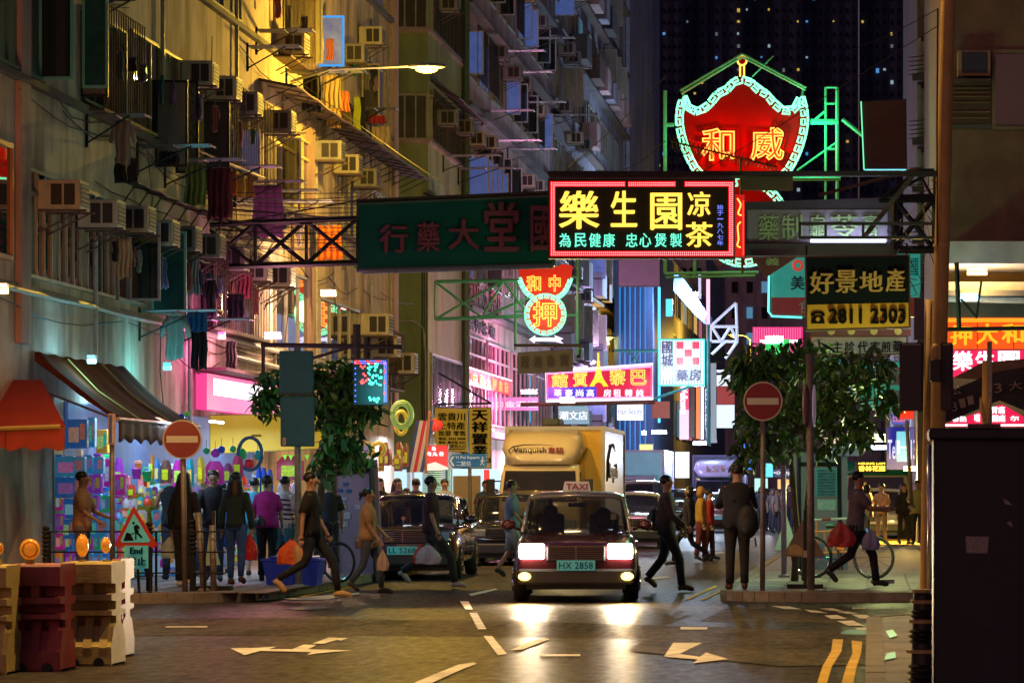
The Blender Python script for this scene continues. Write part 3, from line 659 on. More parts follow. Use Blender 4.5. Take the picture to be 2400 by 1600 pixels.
# --- big unlit green board and its truss
Y = 62
t = sign('hanging_sign_board', 'large dark green signboard with dim maroon characters hanging left of the lit tea sign', [(835,476),(1300,456),(1300,622),(835,634)], Y, mat('sign_green', (.003,.075,.05), .7, var=.12, scale=1.5, spec=.15), mat('green_edge', (.01,.08,.05), .4), d=.3, fw=6)
mar = mat('maroon_letter', (.17,.03,.045), .6, var=.1)
chars('行藥大堂國', t, mar, [(893,957,527,591),(980,1031,522,590),(1054,1123,515,585),(1138,1215,475,588),(1246,1300,484,590)], Y-.015, extrude=.06, bold=.03)
part(MB().bar(P(835,636,Y-.15), P(1298,622,Y-.15), .03, 6).bar(P(850,640,Y-.25), P(1298,626,Y-.25), .025, 6), 'lamp_rail', steel, t)
part(MB().bar(P(835,472,Y+.1), P(1290,452,Y+.1), .04, 4), 'top_rail', rust, t)
t2 = thing('sign_bracket', 'black steel lattice bracket holding the large green signboard to the beige tenement', 'bracket', P(480,626,Y))
truss(t2, (478,528), (838,513), (478,627), (838,617), Y, 3, .042); truss(t2, (478,524), (838,510), (478,622), (838,613), Y+.9, 3, .035)
for (x0, y0, x1, y1) in ((300,470,838,515), (340,560,838,470), (420,600,700,520), (250,430,480,528), (300,600,480,627)):
    part(MB().bar(P(x0,y0,Y-.1+rnd.uniform(0,.5)), P(x1,y1,Y), .014, 4), 'stay_wire', black, t2)
mb = MB()
for k in range(16):
    x0, y0 = 380+rnd.uniform(-30,60), 440+k*8; x1, y1 = 838, 452+k*9; s = rnd.uniform(4,16); Yk = 61+rnd.random()*2
    mb.tube([P(x0+(x1-x0)*i/6, y0+(y1-y0)*i/6+s*math.sin(math.pi*i/6), Yk) for i in range(7)], .009, 3)
part(mb, 'sagging_wires', black, t2, kind='stuff')
# --- lit LED tea sign
Y = 60.8
t = sign('hanging_sign_board', 'lit herbal tea signboard with yellow LED characters and a red dotted border', (1284,1722,418,606), Y, mat('sign_black_brown', (.025,.012,.008), .7, var=.1, spec=.15), mat('sign_maroon_edge', (.06,.01,.01), .5), d=.28, fw=2)
chars('樂生園凉茶', t, led_y, [(1312,1403,448,536),(1433,1492,448,531),(1526,1597,453,538),(1612,1664,450,507),(1608,1670,521,579)], Y-.03, extrude=.01, bold=.022)
chars('為民健康忠心煲製', t, led_c, [(a, a+27, 547, 579) for a in (1311,1347,1381,1414,1467,1499,1535,1571)], Y-.03, extrude=.01, bold=.008)
chars('始于一九八七年', t, led_b, [(1681,1695,480+14*i,491+14*i) if i != 2 else (1681,1695,512,514) for i in range(7)], Y-.03, extrude=.01, bold=.0)
mb = MB(); 
def dots(mb, x0, y0, x1, y1, step, r):
    L = math.hypot(x1-x0, y1-y0); n = int(L/step)
    for i in range(n+1):
        p = P(x0+(x1-x0)*i/max(n,1), y0+(y1-y0)*i/max(n,1), Y-.03); mb.lathe([(r*.6,-.01),(r,.0),(r*.9,.006)], (p.x, p.y, p.z), 6, 'y')
for o in (0, 5.2):
    dots(mb, 1293+o, 429+o, 1462, 429+o, 4.6, .0105); dots(mb, 1475, 429+o, 1580, 429+o, 4.6, .0105); dots(mb, 1608, 429+o, 1716-o, 429+o, 4.6, .0105)
    dots(mb, 1293+o, 597-o, 1716-o, 597-o, 4.6, .0105); dots(mb, 1293+o, 433+o, 1293+o, 593-o, 4.6, .0105); dots(mb, 1716-o, 433+o, 1716-o, 593-o, 4.6, .0105)
part(mb, 'led_dots', led_p, t, kind='stuff')
redl = glow('led_red_backing', (1,.004,.008), .95)
mb = MB()
for (a, b, c, d) in ((1289,1466,425,438),(1472,1584,425,438),(1604,1720,425,438),(1289,1720,588,601),(1289,1302,438,588),(1707,1720,438,588)): mb.box(XP(a,Y), XP(b,Y), Y-.022, Y-.013, ZP(d,Y), ZP(c,Y))
part(mb, 'red_border', redl, t)
lamp('lamp_light', 'AREA', P(1440,563,Y-.14), 5, (.05,1,.6), 2.1, t, (R(90),0,0), size_y=.12).rotation_euler = (R(-90),0,0)
t2 = thing('sign_gantry', 'long dark steel beam spanning above the lit tea sign to the right buildings', 'gantry', P(2190,600,62))
part(MB().box(XP(1285,61.6), XP(2195,61.6), 61.5, 61.72, ZP(413,61.6), ZP(402,61.6)), 'beam', black, t2)
part(MB().box(XP(1290,61.6), XP(1740,61.6), 61.4, 61.5, ZP(420,61.6), ZP(414,61.6)), 'beam', rust, t2)
part(MB().box(XP(1738,62), XP(1858,62), 61.9, 62.1, ZP(446,62), ZP(404,62)), 'unlit_panel', mat('brown_panel', (.10,.06,.035), .8), t2)
truss(t2, (2095,465), (2190,463), (2095,585), (2190,585), 63, 1, .07); truss(t2, (2150,400), (2190,400), (2060,470), (2190,470), 62.5, 1, .04)
part(MB().bar(P(2025,556,62), P(2142,408,62), .05, 6), 'strut', rust, t2); part(MB().bar(P(1918,458,66), P(2150,396,66), .035, 6), 'strut', rust, t2)
part(MB().box(XP(1872,61.7), XP(2195,61.7), 61.6, 61.7, ZP(528,61.7), ZP(521,61.7)).box(XP(1872,61.7), XP(2195,61.7), 61.6, 61.7, ZP(561,61.7), ZP(554,61.7)).box(XP(1872,61.7), XP(1878,61.7), 61.6, 61.7, ZP(556,61.7), ZP(526,61.7)).box(XP(1932,61.7), XP(1938,61.7), 61.6, 61.7, ZP(556,61.7), ZP(526,61.7)).box(XP(2020,61.7), XP(2026,61.7), 61.6, 61.7, ZP(556,61.7), ZP(526,61.7)), 'frame', black, t2)
mb = MB()
for k in range(22):
    x0, y0 = 2090+rnd.uniform(-20,100), rnd.uniform(400,640); mb.tube([P(x0, y0, 62), P(x0+rnd.uniform(-40,40), y0+rnd.uniform(10,70), 62.4), P(x0+rnd.uniform(-60,60), y0+rnd.uniform(20,120), 62)], .010, 3)
part(mb, 'hanging_wires', black, t2, kind='stuff')
# --- big shield-shaped pawn shop neon
Y = 82
def z2(x, y): return (1540+x/2.8, 100+y/2.8)
left = [(558,232),(500,250),(455,300),(395,330),(345,390),(300,430),(250,448),(195,425),(158,352)]
side = [(158,352),(135,450),(134,540),(155,640),(190,740),(250,850),(330,915)]
outl = [z2(*p) for p in smooth_path(left, 5)]; outs = [z2(*p) for p in smooth_path(side, 5)]
mir = lambda ps: [(1540+558/2.8*2-(x-1540), y) for x, y in ps]
outr = mir(outl); outsr = mir(outs)
shape = list(reversed(outl)); 
full = outl + outs + list(reversed(outsr)) + list(reversed(outr))
t = thing('neon_pawn_shop_sign', 'huge green neon shield sign with red lit characters over the street', 'neon sign', P(1740,640,Y))
mb = MB()
cx0, cy0 = 1739, 300
fullp = []
for p in full:
    if not fullp or math.hypot(p[0]-fullp[-1][0], p[1]-fullp[-1][1]) > .5: fullp.append(p)
mb.prism([P(x, y, Y) for x, y in fullp], (0, .35, 0)); bm_face = part(mb, 'sign_box', mat('pawn_red_board', (.24,.002,.002), .9, var=.1, spec=.05), t)
cc, cr = (1743.6, 521), 100
mb = MB(); mb.prism([P(cc[0]+cr*math.cos(2*math.pi*i/40), cc[1]+cr*math.sin(2*math.pi*i/40), Y+.01) for i in range(40)], (0, .33, 0)); part(mb, 'lower_disc', MATS['pawn_red_board'], t)
def inset(ps, d, c=(1739,300)): return [(x+(c[0]-x)*d, y+(c[1]-y)*d) for x, y in ps]
for pth in (outl, outs, outr, outsr): fret(t, inset(pth, .035), Y-.07, .026, n_green, 22, 7.5)
fret(t, [(cc[0]+cr*.96*math.cos(2*math.pi*i/60), cc[1]+cr*.96*math.sin(2*math.pi*i/60)) for i in range(61)], Y-.07, .026, n_green, 24, 8)
n_org = glow('neon_orange', (1,.42,.06), 2.0)
chars('和威', t, n_org, [(1643,1722,300,377),(1758,1838,298,377)], Y-.09, name='neon_character', tube=.020, bold=.05)
chars('和威', t, glow('orange_fill', (1,.05,.006), 1.2), [(1647,1718,304,373),(1762,1834,302,373)], Y-.03, name='painted_character', extrude=.01, bold=.04)
chars('押', t, n_yell, [(1700,1790,480,570)], Y-.09, name='neon_character', tube=.02, bold=.03)
for x in (1683, 1798): lamp('lamp_light', 'POINT', P(x,338,Y-.30), 55, (1,.004,.003), .06, t)
lamp('lamp_light', 'POINT', P(1744,521,Y-.3), 25, (1,.02,.01), .1, t)
for pth in (outl, outs, outr, outsr): fret(t, inset(pth, .035), Y+.42, .03, n_green, 30, 8)
for x in (1683, 1798, 1743): part(MB().lathe([(.42,-.01),(.42,.01)], P(x,338 if x != 1743 else 521,Y+.37), 20, 'y'), 'rear_glow_panel', glow('rear_red', (1,.02,.01), 1.2), t)
chars('和威押', t, n_yell, [(1643,1722,300,377),(1758,1838,298,377),(1700,1790,480,570)], Y+.42, name='neon_character', tube=.03)
ring = [(1739.3+10.5*math.cos(a/16*2*math.pi), 143+10.5*math.sin(a/16*2*math.pi)) for a in range(16)]
ntube(t, ring, Y-.07, .024, n_yell, closed=True); ntube(t, [(1734.6,153),(1734.6,180)], Y-.07, .022, n_yell); ntube(t, [(1744,153),(1744,180)], Y-.07, .022, n_yell)
part(MB().lathe([(.09,-.03),(.09,.03)], P(1739.3,143,Y), 12, 'y').box(XP(1736,Y), XP(1742.6,Y), Y, Y+.03, ZP(182,Y), ZP(150,Y)), 'finial', MATS['pawn_red_board'], t)
lat = thing('sign_lattice', 'green-lit steel frame and roof bars around the shield neon sign', 'steel frame', P(1950,640,Y+.6))
gs = mat('green_lit_painted_steel', (.10,.35,.22), .45, var=.1)  # green neon light on the frame put into the steel colour
for a, b in (((1594,213),(1740,127)), ((1597,220),(1740,134)), ((1740,127),(1890,206)), ((1740,134),(1888,211))): part(MB().bar(P(*a, Y-.1), P(*b, Y-.1), .03, 5), 'roof_bar', gs, lat)
for a, b, r in (((1600,208),(1603,235),.03), ((1883,200),(1880,225),.03), ((1559,213),(1559,640),.045), ((1935,205),(1935,640),.03), ((1962,205),(1962,640),.045), ((1935,205),(1962,205),.03), ((1935,243),(1962,243),.03), ((1935,350),(1962,350),.03),
                ((1559,293),(1580,293),.05), ((1900,286),(1965,286),.07), ((1850,418),(1970,418),.07), ((1868,400),(1962,333),.025), ((1558,641),(1778,638),.04), ((1560,650),(1770,646),.03), ((1628,606),(1628,650),.04),
                ((1974,280),(2022,318),.05), ((1763,180),(1812,132),.02), ((1905,285),(1932,262),.03)):
    part(MB().bar(P(*a, Y+.1), P(*b, Y+.1), r, 5), 'steel_bar', gs, lat)
lamp('lamp_light', 'POINT', P(1739,215,Y-.7), 9, (.05,1,.45), .3, t); lamp('lamp_light', 'POINT', P(1565,330,Y-.6), 16, (.05,1,.45), .2, t); lamp('lamp_light', 'POINT', P(1905,300,Y-.6), 130, (.05,1,.45), .2, t)
# television aerial in front of it
t = thing('television_aerial', 'dark spiky television aerial crossing in front of the shield neon sign', 'aerial', P(1820,395,75))
a, b = P(1572,331,75), P(1822,392,75); mb = MB().bar(a, b, .018, 4)
for i in range(26):
    q = a.lerp(b, (i+.5)/26); L = .22-.004*i if i < 19 else .12; mb.bar(q+Vector((.02,-.25,L*.6)), q+Vector((-.03,.25,-L*.6)), .009, 3).bar(q+Vector((-.09,0,L*.7)), q+Vector((.06,0,-L)), .008, 3)
part(mb, 'aerial_rods', black, t)
part(MB().bar(P(1735,370,75), P(1740,640,75), .03, 5), 'mast', black, t)
# --- small pawn shop sign over the green tenement
Y = 93
t = thing('neon_pawn_shop_sign', 'small bat and coin shaped green and red pawn shop neon above a white neon arrow', 'neon sign', P(1278,800,Y))
bat = [(1214,622),(1238,618),(1250,626),(1277,612),(1302,626),(1318,618),(1340,622),(1338,650),(1322,680),(1300,698),(1255,698),(1232,680),(1217,650)]
redb = mat('small_pawn_board', (.4,.008,.008), .5, emit=.35, ecol=(1,.004,.004))
part(MB().prism([P(x,y,Y) for x, y in bat], (0,.25,0)), 'sign_box', redb, t)
part(MB().prism([P(1278+46*math.cos(i*math.pi/16),737+46*math.sin(i*math.pi/16),Y+.01) for i in range(32)], (0,.23,0)), 'lower_disc', redb, t)
fret(t, smooth_path([(1217,652),(1224,670),(1236,688),(1250,697)],5), Y-.05, .022, n_green, 12, 4); fret(t, smooth_path([(1338,652),(1331,670),(1320,688),(1306,697)],5), Y-.05, .022, n_green, 12, 4)
fret(t, [(1278+44*math.cos(2*math.pi*i/50),737+44*math.sin(2*math.pi*i/50)) for i in range(51)], Y-.05, .02, n_green, 15, 4.5)
fret(t, [(1278+44*math.cos(2*math.pi*i/50),737+44*math.sin(2*math.pi*i/50)) for i in range(51)], Y+.30, .02, n_green, 15, 4.5)
chars('和中押', t, n_org, [(1233,1268,645,683),(1286,1314,644,683),(1248,1306,706,766)], Y-.05, name='neon_character', tube=.026, bold=.04)
chars('和中押', t, n_red, [(1250,1275,645,683),(1286,1314,644,683),(1248,1306,706,766)], Y+.32, name='neon_character', tube=.035, bold=.02)
part(MB().prism([P(x,y,Y-.02) for x, y in ((1240,795),(1254,786),(1254,791),(1303,791),(1298,785),(1320,793),(1312,797),(1320,805),(1300,800),(1254,799),(1252,804))], (0,.06,0)), 'neon_arrow', glow('neon_arrow_white', (.8,.75,1), 1.5), t)
lamp('lamp_light', 'POINT', P(1278,730,Y-1.0), 35, (.6,1,.4), .3, t); lamp('lamp_light', 'POINT', P(1225,700,Y+.8), 90, (1,.2,.25), .3, t)
br = thing('sign_bracket', 'green painted lattice arm from the green tenement to the small pawn shop sign', 'bracket', P(1020,750,Y))
truss(br, (1020,660), (1340,655), (1020,748), (1240,740), Y+.15, 2, .05, gs)
for a, b in (((1354,600),(1354,830)),((1208,655),(1208,820)),((1340,648),(1354,648)),((1324,738),(1354,738)),((1210,730),(1232,730))): part(MB().bar(P(*a,Y+.2), P(*b,Y+.2), .035, 4), 'steel_bar', gs, br)
# --- tortoise jelly sign at right
Y = 64
t = sign('hanging_sign_board', 'grey signboard with pale green characters lit from below, right of the lit tea sign', [(1744,474),(2098,462),(2098,600),(1744,600)], Y, mat('sign_dark', (.05,.04,.05), .5), black, d=.35, fw=0)
part(MB().box(XP(1752,Y), XP(2080,Y), Y-.03, Y-.013, ZP(568,Y), ZP(492,Y)), 'panel', mat('grey_panel', (.26,.23,.27), .6, var=.15, scale=2, streak=True), t)
chars('藥制龜苓膏', t, mat('pale_green_letter', (.35,.5,.22), .5, var=.1), [(1778,1825,503,565),(1832,1880,503,562),(1898,1937,503,560),(1946,2012,503,558),(2022,2060,503,556)], Y-.035, extrude=.02, bold=.012)
part(MB().box(XP(1900,Y), XP(2076,Y), Y-.3, Y-.24, ZP(570,Y), ZP(563,Y)), 'strip_light', glow('strip_light_white', (.75,.8,1), 5), t)
lamp('lamp_light', 'AREA', P(1990,562,Y-.28), 16, (.5,.55,1), 1.4, t, (R(150),0,0), size_y=.1)
part(MB().box(XP(1722,Y), XP(2100,Y), Y-.35, Y-.2, ZP(602,Y), ZP(574,Y)), 'lower_box', mat('sign_dark', (.05,.04,.05), .5), t)
t = thing('hanging_sign_board', 'torn brown diamond board with a faint green character under the grey signboard', 'sign', P(1800,650,63))
part(MB().prism([P(1762,603,63),P(1868,602,63),P(1795,650,63)], (0,.1,0)), 'board', mat('torn_brown', (.12,.035,.03), .7), t); text('義', 'character', MATS['pale_green_letter'], t, 1795,1826,604,622, 62.98)
t = sign('neon_side_sign', 'narrow red neon strip sign hugging the right edge of the lit tea sign', (1722,1746,455,603), 63, glow('red_strip_face', (.9,.01,.01), .6), None, d=.2, fw=1)
ntube(t, smooth_path([(1728,465),(1736,480),(1730,500),(1738,505)],4), 62.94, .014, n_yell); ntube(t, smooth_path([(1736,520),(1729,530),(1731,560),(1728,575),(1736,580)],4), 62.94, .014, n_yell); ntube(t, [(1742,470),(1742,598)], 62.94, .012, n_red)
# --- estate agent sign
Y = 55
t = sign('hanging_sign_board', 'black and yellow estate agency signboard with a telephone number', [(1886,600),(2133,596),(2135,768),(1888,776)], Y, mat('sign_black', (.006,.012,.014), .8, var=.1, spec=.1), mat('brown_edge', (.10,.05,.03), .5), d=.2, fw=4)
part(MB().prism([P(x,y,Y-.02) for x, y in ((1892,714),(2129,709),(2130,764),(1892,771))], (0,.008,0)), 'lower_panel', mat('sign_yellow', (.60,.36,.04), .6, var=.08, spec=.2), t)
chars('好景地產', t, gold, [(1899,1953,637,688),(1959,2008,633,686),(2016,2068,636,683),(2077,2120,630,683)], Y-.022, extrude=.01, bold=.03)
blk = mat('black_letter', (.012,.012,.012), .95, var=0, spec=0)
text('2811 2303', 'phone_number', blk, t, 1944,2121,723,758, Y-.03, bold=.035)
mb = MB(); cxp, cyp = 1917, 745
mb.prism([P(cxp-16,cyp+13,Y-.028),P(cxp+16,cyp+13,Y-.028),P(cxp+14,cyp-1,Y-.028),P(cxp+6,cyp-6,Y-.028),P(cxp-6,cyp-6,Y-.028),P(cxp-14,cyp-1,Y-.028)], (0,-.006,0))
mb.prism([P(cxp-16,cyp-4,Y-.03),P(cxp-16,cyp-11,Y-.03),P(cxp-8,cyp-16,Y-.03),P(cxp+8,cyp-16,Y-.03),P(cxp+16,cyp-11,Y-.03),P(cxp+16,cyp-4,Y-.03),P(cxp+8,cyp-5,Y-.03),P(cxp+7,cyp-10,Y-.03),P(cxp-7,cyp-10,Y-.03),P(cxp-8,cyp-5,Y-.03)], (0,-.006,0))
part(mb, 'telephone_symbol', blk, t); part(MB().lathe([(.035,-.004),(.035,.0)], P(cxp,cyp+3,Y-.04), 10, 'y'), 'telephone_dial', MATS['sign_yellow'], t)
part(MB().bar(P(1890,598,Y+.1), P(1890,575,Y+.1), .015).bar(P(2125,596,Y+.1), P(2125,570,Y+.1), .015), 'hanger', black, t)
# --- teal rounded sign behind it
Y = 70
tealf = mat('teal_sign', (.05,.42,.38), .5, emit=.22, ecol=(.05,.6,.5))
t = sign('hanging_sign_board', 'rounded teal and maroon neon-edged sign half hidden by the estate agency board', (1805,2160,592,742), Y, tealf, mat('teal_edge', (.02,.25,.2), .4), d=.25, fw=3)
part(MB().box(XP(1808,Y), XP(2156,Y), Y-.02, Y-.013, ZP(739,Y), ZP(697,Y)), 'lower_panel', mat('maroon_panel', (.20,.04,.05), .5, emit=.1, ecol=(.5,.05,.06)), t)
text('美', 'character', mat('navy_letter', (.02,.05,.12), .5, var=0), t, 1854,1885,647,679, Y-.03, bold=.03); text('食', 'character', mat('pale_teal_letter', (.4,.6,.6), .5, var=0), t, 1872,1905,702,734, Y-.03)
part(MB().tube([P(1870+10*math.cos(i*math.pi/8),622+10*math.sin(i*math.pi/8),Y-.03) for i in range(16)], .035, 6, True), 'red_ring', mat('red_ring', (.5,.06,.05), .5, emit=.3, ecol=(1,.1,.06)), t)
ntube(t, [(1803,600),(1801,730),(1810,741),(1880,744)], Y-.05, .022, n_teal)
for k in range(7): text('營業時間' if k % 2 else '地址電話', 'small_print', MATS['navy_letter'], t, 2134,2152,605+k*6,609+k*6, Y-.03)
# --- Paris guesthouse sign
Y = 100
pinkf = glow('guesthouse_face', (.75,.006,.07), .8)
t = sign('neon_guesthouse_sign', 'pink and red neon guesthouse sign with a yellow tower in the middle', [(1278,872),(1530,852),(1531,934),(1279,941)], Y, pinkf, mat('pink_edge', (.4,.1,.2), .5), d=.3, fw=3)
part(MB().prism([P(x,y,Y-.02) for x, y in ((1284,908),(1398,906),(1398,934),(1284,936))], (0,.006,0)), 'blue_panel', glow('guesthouse_blue', (.06,.05,.8), .8), t)
ntube(t, [(1279,871),(1530,853),(1530,934),(1280,940)], Y-.05, .04, n_white, 'neon_border', True); ntube(t, [(1283,876),(1526,859),(1526,930),(1284,935)], Y-.05, .025, n_pink, 'neon_border', True)
chars('館賓黎巴', t, n_yell, [(1292,1331,874,908),(1342,1378,868,906),(1428,1467,865,903),(1478,1516,866,902)], Y-.06, name='neon_character', tube=.024, bold=.045)
chars('華豪尚高房租轉純', t, n_white, [(a, a+17, 912, 929) for a in (1299,1325,1350,1375,1415,1438,1465,1491)], Y-.06, name='neon_character', extrude=.01, bold=.02)
tw = MB(); c = lambda x, y: P(x, y, Y-.08)
part(MB().prism([c(1381,905),(c(1393,885)),c(1398,862),c(1400,845),c(1400,826),c(1404,826),c(1404,845),c(1407,862),c(1412,885),c(1426,905),c(1414,905),c(1410,898),c(1403,895),c(1396,898),c(1392,905)], (0,.05,0)), 'neon_tower', glow('tower_yellow', (1,.62,.03), 1.3), t)
for a, b in (((1396,866),(1409,866)),((1393,884),(1413,884)),((1398,848),(1406,848)),((1397,866),(1411,884)),((1408,866),(1394,884))): ntube(t, [a, b], Y-.12, .02, n_yell)
lamp('lamp_light', 'POINT', P(1290,905,Y-.8), 70, (1,.15,.4), .3, t); lamp('lamp_light', 'POINT', P(1500,900,Y-.8), 50, (1,.2,.4), .3, t)
part(MB().bar(P(1220,948,Y+.1), P(1535,942,Y+.1), .06, 4), 'support_rail', rust, t)
# --- grey unlit board left of it
t = sign('hanging_sign_board', 'small grey unlit signboard with faint characters above the guesthouse sign', [(1213,826),(1342,818),(1342,870),(1213,876)], 88, mat('grey_sign', (.20,.19,.18), .7, var=.1), None, d=.12, fw=1)
chars('冠達珠寶', t, mat('faint_letter', (.12,.11,.10), .7, var=0), [(1221,1240,835,862),(1250,1270,834,861),(1280,1300,832,860),(1312,1334,829,858)], 87.97, bold=.02)
part(MB().box(XP(1205,88), XP(1365,88), 87.9, 88.05, ZP(813,88), ZP(806,88)), 'support_rail', black, t)
# --- pharmacy sign
Y = 120
t = sign('neon_pharmacy_sign', 'white pharmacy neon sign with a red and white cross and teal border', (1541,1653,793,905), Y, glow('pharmacy_face', (.75,.85,.95), .95), mat('teal_edge', (.02,.25,.2), .4), d=.3, fw=3)
ntube(t, rect(1544,1650,796,902), Y-.06, .035, n_teal, 'neon_border', True)
chars('國城藥房', t, mat('dark_blue_letter', (.05,.04,.12), .5, var=0), [(1552,1575,800,828),(1551,1577,830,858),(1586,1612,866,892),(1616,1642,865,891)], Y-.03, bold=.03)
for i in range(3):
    for j in range(3): part(MB().box(XP(1586+18.5*i,Y), XP(1602+18.5*i,Y), Y-.05, Y-.013, ZP(817+18.5*j,Y), ZP(801+18.5*j,Y)), 'cross_tile', glow('cross_red', (.8,.02,.1), 1) if (i+j) % 2 == 0 else glow('cross_white', (.8,.6,1), 1.3), t)
part(MB().lathe([(.2,-.02),(.2,.0)], P(1563,877,Y-.03), 16, 'y'), 'round_emblem', glow('emblem', (1,.85,.75), 1.4), t)
for k in range(14): part(MB().box(XP(1547+7.3*k,Y), XP(1548.3+7.3*k,Y), Y-.022, Y-.013, ZP(900,Y), ZP(797,Y)), 'louvre_line', MATS['teal_edge'], t)
lamp('lamp_light', 'POINT', P(1597,850,Y-1.2), 130, (.6,.9,1), .4, t)
part(MB().bar(P(1440,822,Y), P(1541,822,Y), .05).bar(P(1530,935,Y), P(1620,905,Y), .05).bar(P(1660,760,Y), P(1660,1040,Y), .06).bar(P(1470,822,Y), P(1500,850,Y), .03).bar(P(1500,822,Y), P(1480,850,Y), .03), 'support_frame', mat('teal_steel', (.05,.2,.22), .5), t)
# --- unlit grey-blue board, maroon board
t = sign('hanging_sign_board', 'blank slate-blue board hanging under the lit tea sign', (1448,1548,607,672), 110, mat('slate_sign', (.20,.19,.28), .6, var=.1, scale=2), None, d=.15, fw=2)
t = sign('hanging_sign_board', 'blank dark maroon square board edged with green light, right of the shield neon', [(2018,238),(2124,232),(2126,398),(2026,398)], 66, mat('maroon_board', (.07,.018,.016), .6, var=.2), None, d=.2, fw=2)
ntube(t, [(2018,238),(2025,398)], 65.95, .012, glow('thin_green', (.2,1,.5), 1), 'green_edge'); ntube(t, [(2026,398),(2124,398)], 65.95, .012, glow('thin_cyan', (.2,.8,1), 1), 'cyan_edge')
# --- clinic board and others above the right tree
Y = 62
t = sign('hanging_sign_board', 'cream board with black brush characters just above the right-hand tree', (1898,2128,786,832), Y, mat('cream_board', (.42,.34,.27), .6, var=.1, emit=.10), mat('maroon_edge', (.16,.03,.03), .5), d=.15, fw=4)
chars('主診代客煎藥', t, blk, [(1950,1975,800,826),(1980,2003,800,828),(2010,2034,800,828),(2040,2062,800,826),(2066,2088,800,826),(2092,2114,798,826)], Y-.03, bold=.015)
t = sign('hanging_sign_board', 'maroon board with gold drops just under the estate agency board', (1900,2135,772,787), 61.5, mat('maroon_edge', (.16,.03,.03), .5), None, d=.12)
for x in (1948, 1995, 2048, 2105): part(MB().lathe([(.02,-.01),(.07,0),(.02,.01)], P(x,776,61.47), 8, 'y'), 'gold_drop', gold, t)
t = sign('hanging_sign_board', 'teal board with a maroon outlined wind character behind the right-hand tree', (2015,2116,846,962), 60, mat('teal_dark_sign', (.02,.26,.27), .5, emit=.12, ecol=(.02,.5,.5)), None, d=.15, fw=2)
text('風', 'character', mar, t, 2078,2118,862,905, 59.95, bold=.04); text('濕', 'character', mar, t, 2078,2114,915,955, 59.95, bold=.03)
t = sign('hanging_sign_board', 'plain green board peeking above the left side of the right-hand tree', (1793,1850,795,855), 58, mat('bright_green_board', (.01,.30,.10), .5), None, d=.12)
t = sign('lit_sign_board', 'bright pink ribbed neon board beyond the right-hand tree', (1764,1882,766,830), 150, glow('hot_pink_face', (.9,.02,.2), .75), None, d=.3)
for k in range(20): part(MB().box(XP(1768+5.6*k,150), XP(1769.6+5.6*k,150), 149.9, 149.98, ZP(828,150), ZP(768,150)), 'rib', glow('hot_pink_rib', (1,.2,.45), .9), t)
part(MB().box(XP(1782,150), XP(1875,150), 149.8, 149.95, ZP(803,150), ZP(797,150)).prism([P(1800,850,149.8),P(1820,800,149.8),P(1812,785,149.8),P(1830,800,149.8)], (0,.1,0)), 'white_neon_figure', glow('cyan_white', (.7,1,1), 2.5), t)
# --- right corner shop signs
Y = 58
t = sign('lit_sign_board', 'orange lit pawn shop sign with yellow characters at the right corner', (2212,2470,744,818), Y, glow('orange_face', (1,.10,.008), .85), mat('dark_orange', (.2,.05,.01), .5), d=.25)
part(MB().box(XP(2214,Y), XP(2470,Y), Y-.05, Y-.013, ZP(755,Y), ZP(746,Y)), 'top_band', glow('amber_band', (1,.42,.02), .85), t)
chars('押大和', t, glow('yellow_char', (1,.55,.02), .9), [(2229,2277,763,808),(2290,2338,759,806),(2349,2398,759,803)], Y-.03, bold=.03)
for x in (2212, 2290, 2375): part(MB().box(XP(x,Y), XP(x+1.5,Y), Y-.04, Y-.013, ZP(817,Y), ZP(757,Y)), 'panel_seam', black, t)
part(MB().bar(P(2205,772,Y-.3), P(2470,768,Y-.3), .035, 4).bar(P(2242,615,Y-.3), P(2248,770,Y-.3), .04, 4).bar(P(2252,700,Y-.3), P(2290,745,Y-.3), .02).bar(P(2288,745,Y-.3), P(2300,660,Y-.3), .02), 'steel_frame', black, t)
t = sign('lit_sign_board', 'magenta lit tea shop sign with white characters below the orange pawn shop sign', (2212,2470,820,884), Y, glow('magenta_face', (.95,.01,.10), .85), None, d=.25)
chars('樂生園', t, glow('white_char', (1,.95,1), 1.6), [(2234,2279,823,868),(2287,2330,823,866),(2341,2388,823,866)], Y-.03, bold=.03)
t = sign('lit_sign_board', 'magenta triangular medicine banner under the dark canvas', [(2196,1000),(2342,948),(2352,948),(2440,1000)], 53, glow('magenta_banner', (.95,.01,.08), .75), None, d=.05)
for s, a, b, c, d in (('發熱',2232,2265,975,988),('嘴',2284,2297,970,988),('胃痛',2325,2355,952,969),('關痛',2326,2356,972,988),('尔',2368,2388,974,986)): text(s, 'lettering', MATS['white_char'], t, a, b, c, d, 52.95, bold=.02)
part(MB().box(XP(2204,53), XP(2440,53), 52.93, 52.97, ZP(998,53), ZP(994,53)), 'white_line', MATS['white_char'], t)
t = thing('canvas_awning', 'dark canvas market awning printed with pale numbers above the grey cabinet', 'awning', P(2300,1000,48)); Yc = 48
cv = mat('dark_canvas', (.03,.032,.035), .8, var=.3, scale=6, bump=.2)
me = MB().prism([P(2206,925,Yc), P(2330,872,Yc), P(2460,850,Yc), P(2460,985,Yc), P(2342,938,Yc), P(2203,996,Yc)], (0,.02,0)); part(me, 'canvas', cv, t)
part(MB().prism([P(2234,885,Yc+.3), P(2300,850,Yc+.3), P(2460,835,Yc+.3), P(2460,880,Yc+.3), P(2300,890,Yc+.3)], (0,.02,0)), 'canvas_fold', mat('tan_canvas', (.20,.13,.07), .8, var=.3, scale=5), t)
pal = mat('pale_print', (.30,.24,.20), .7, var=.1)
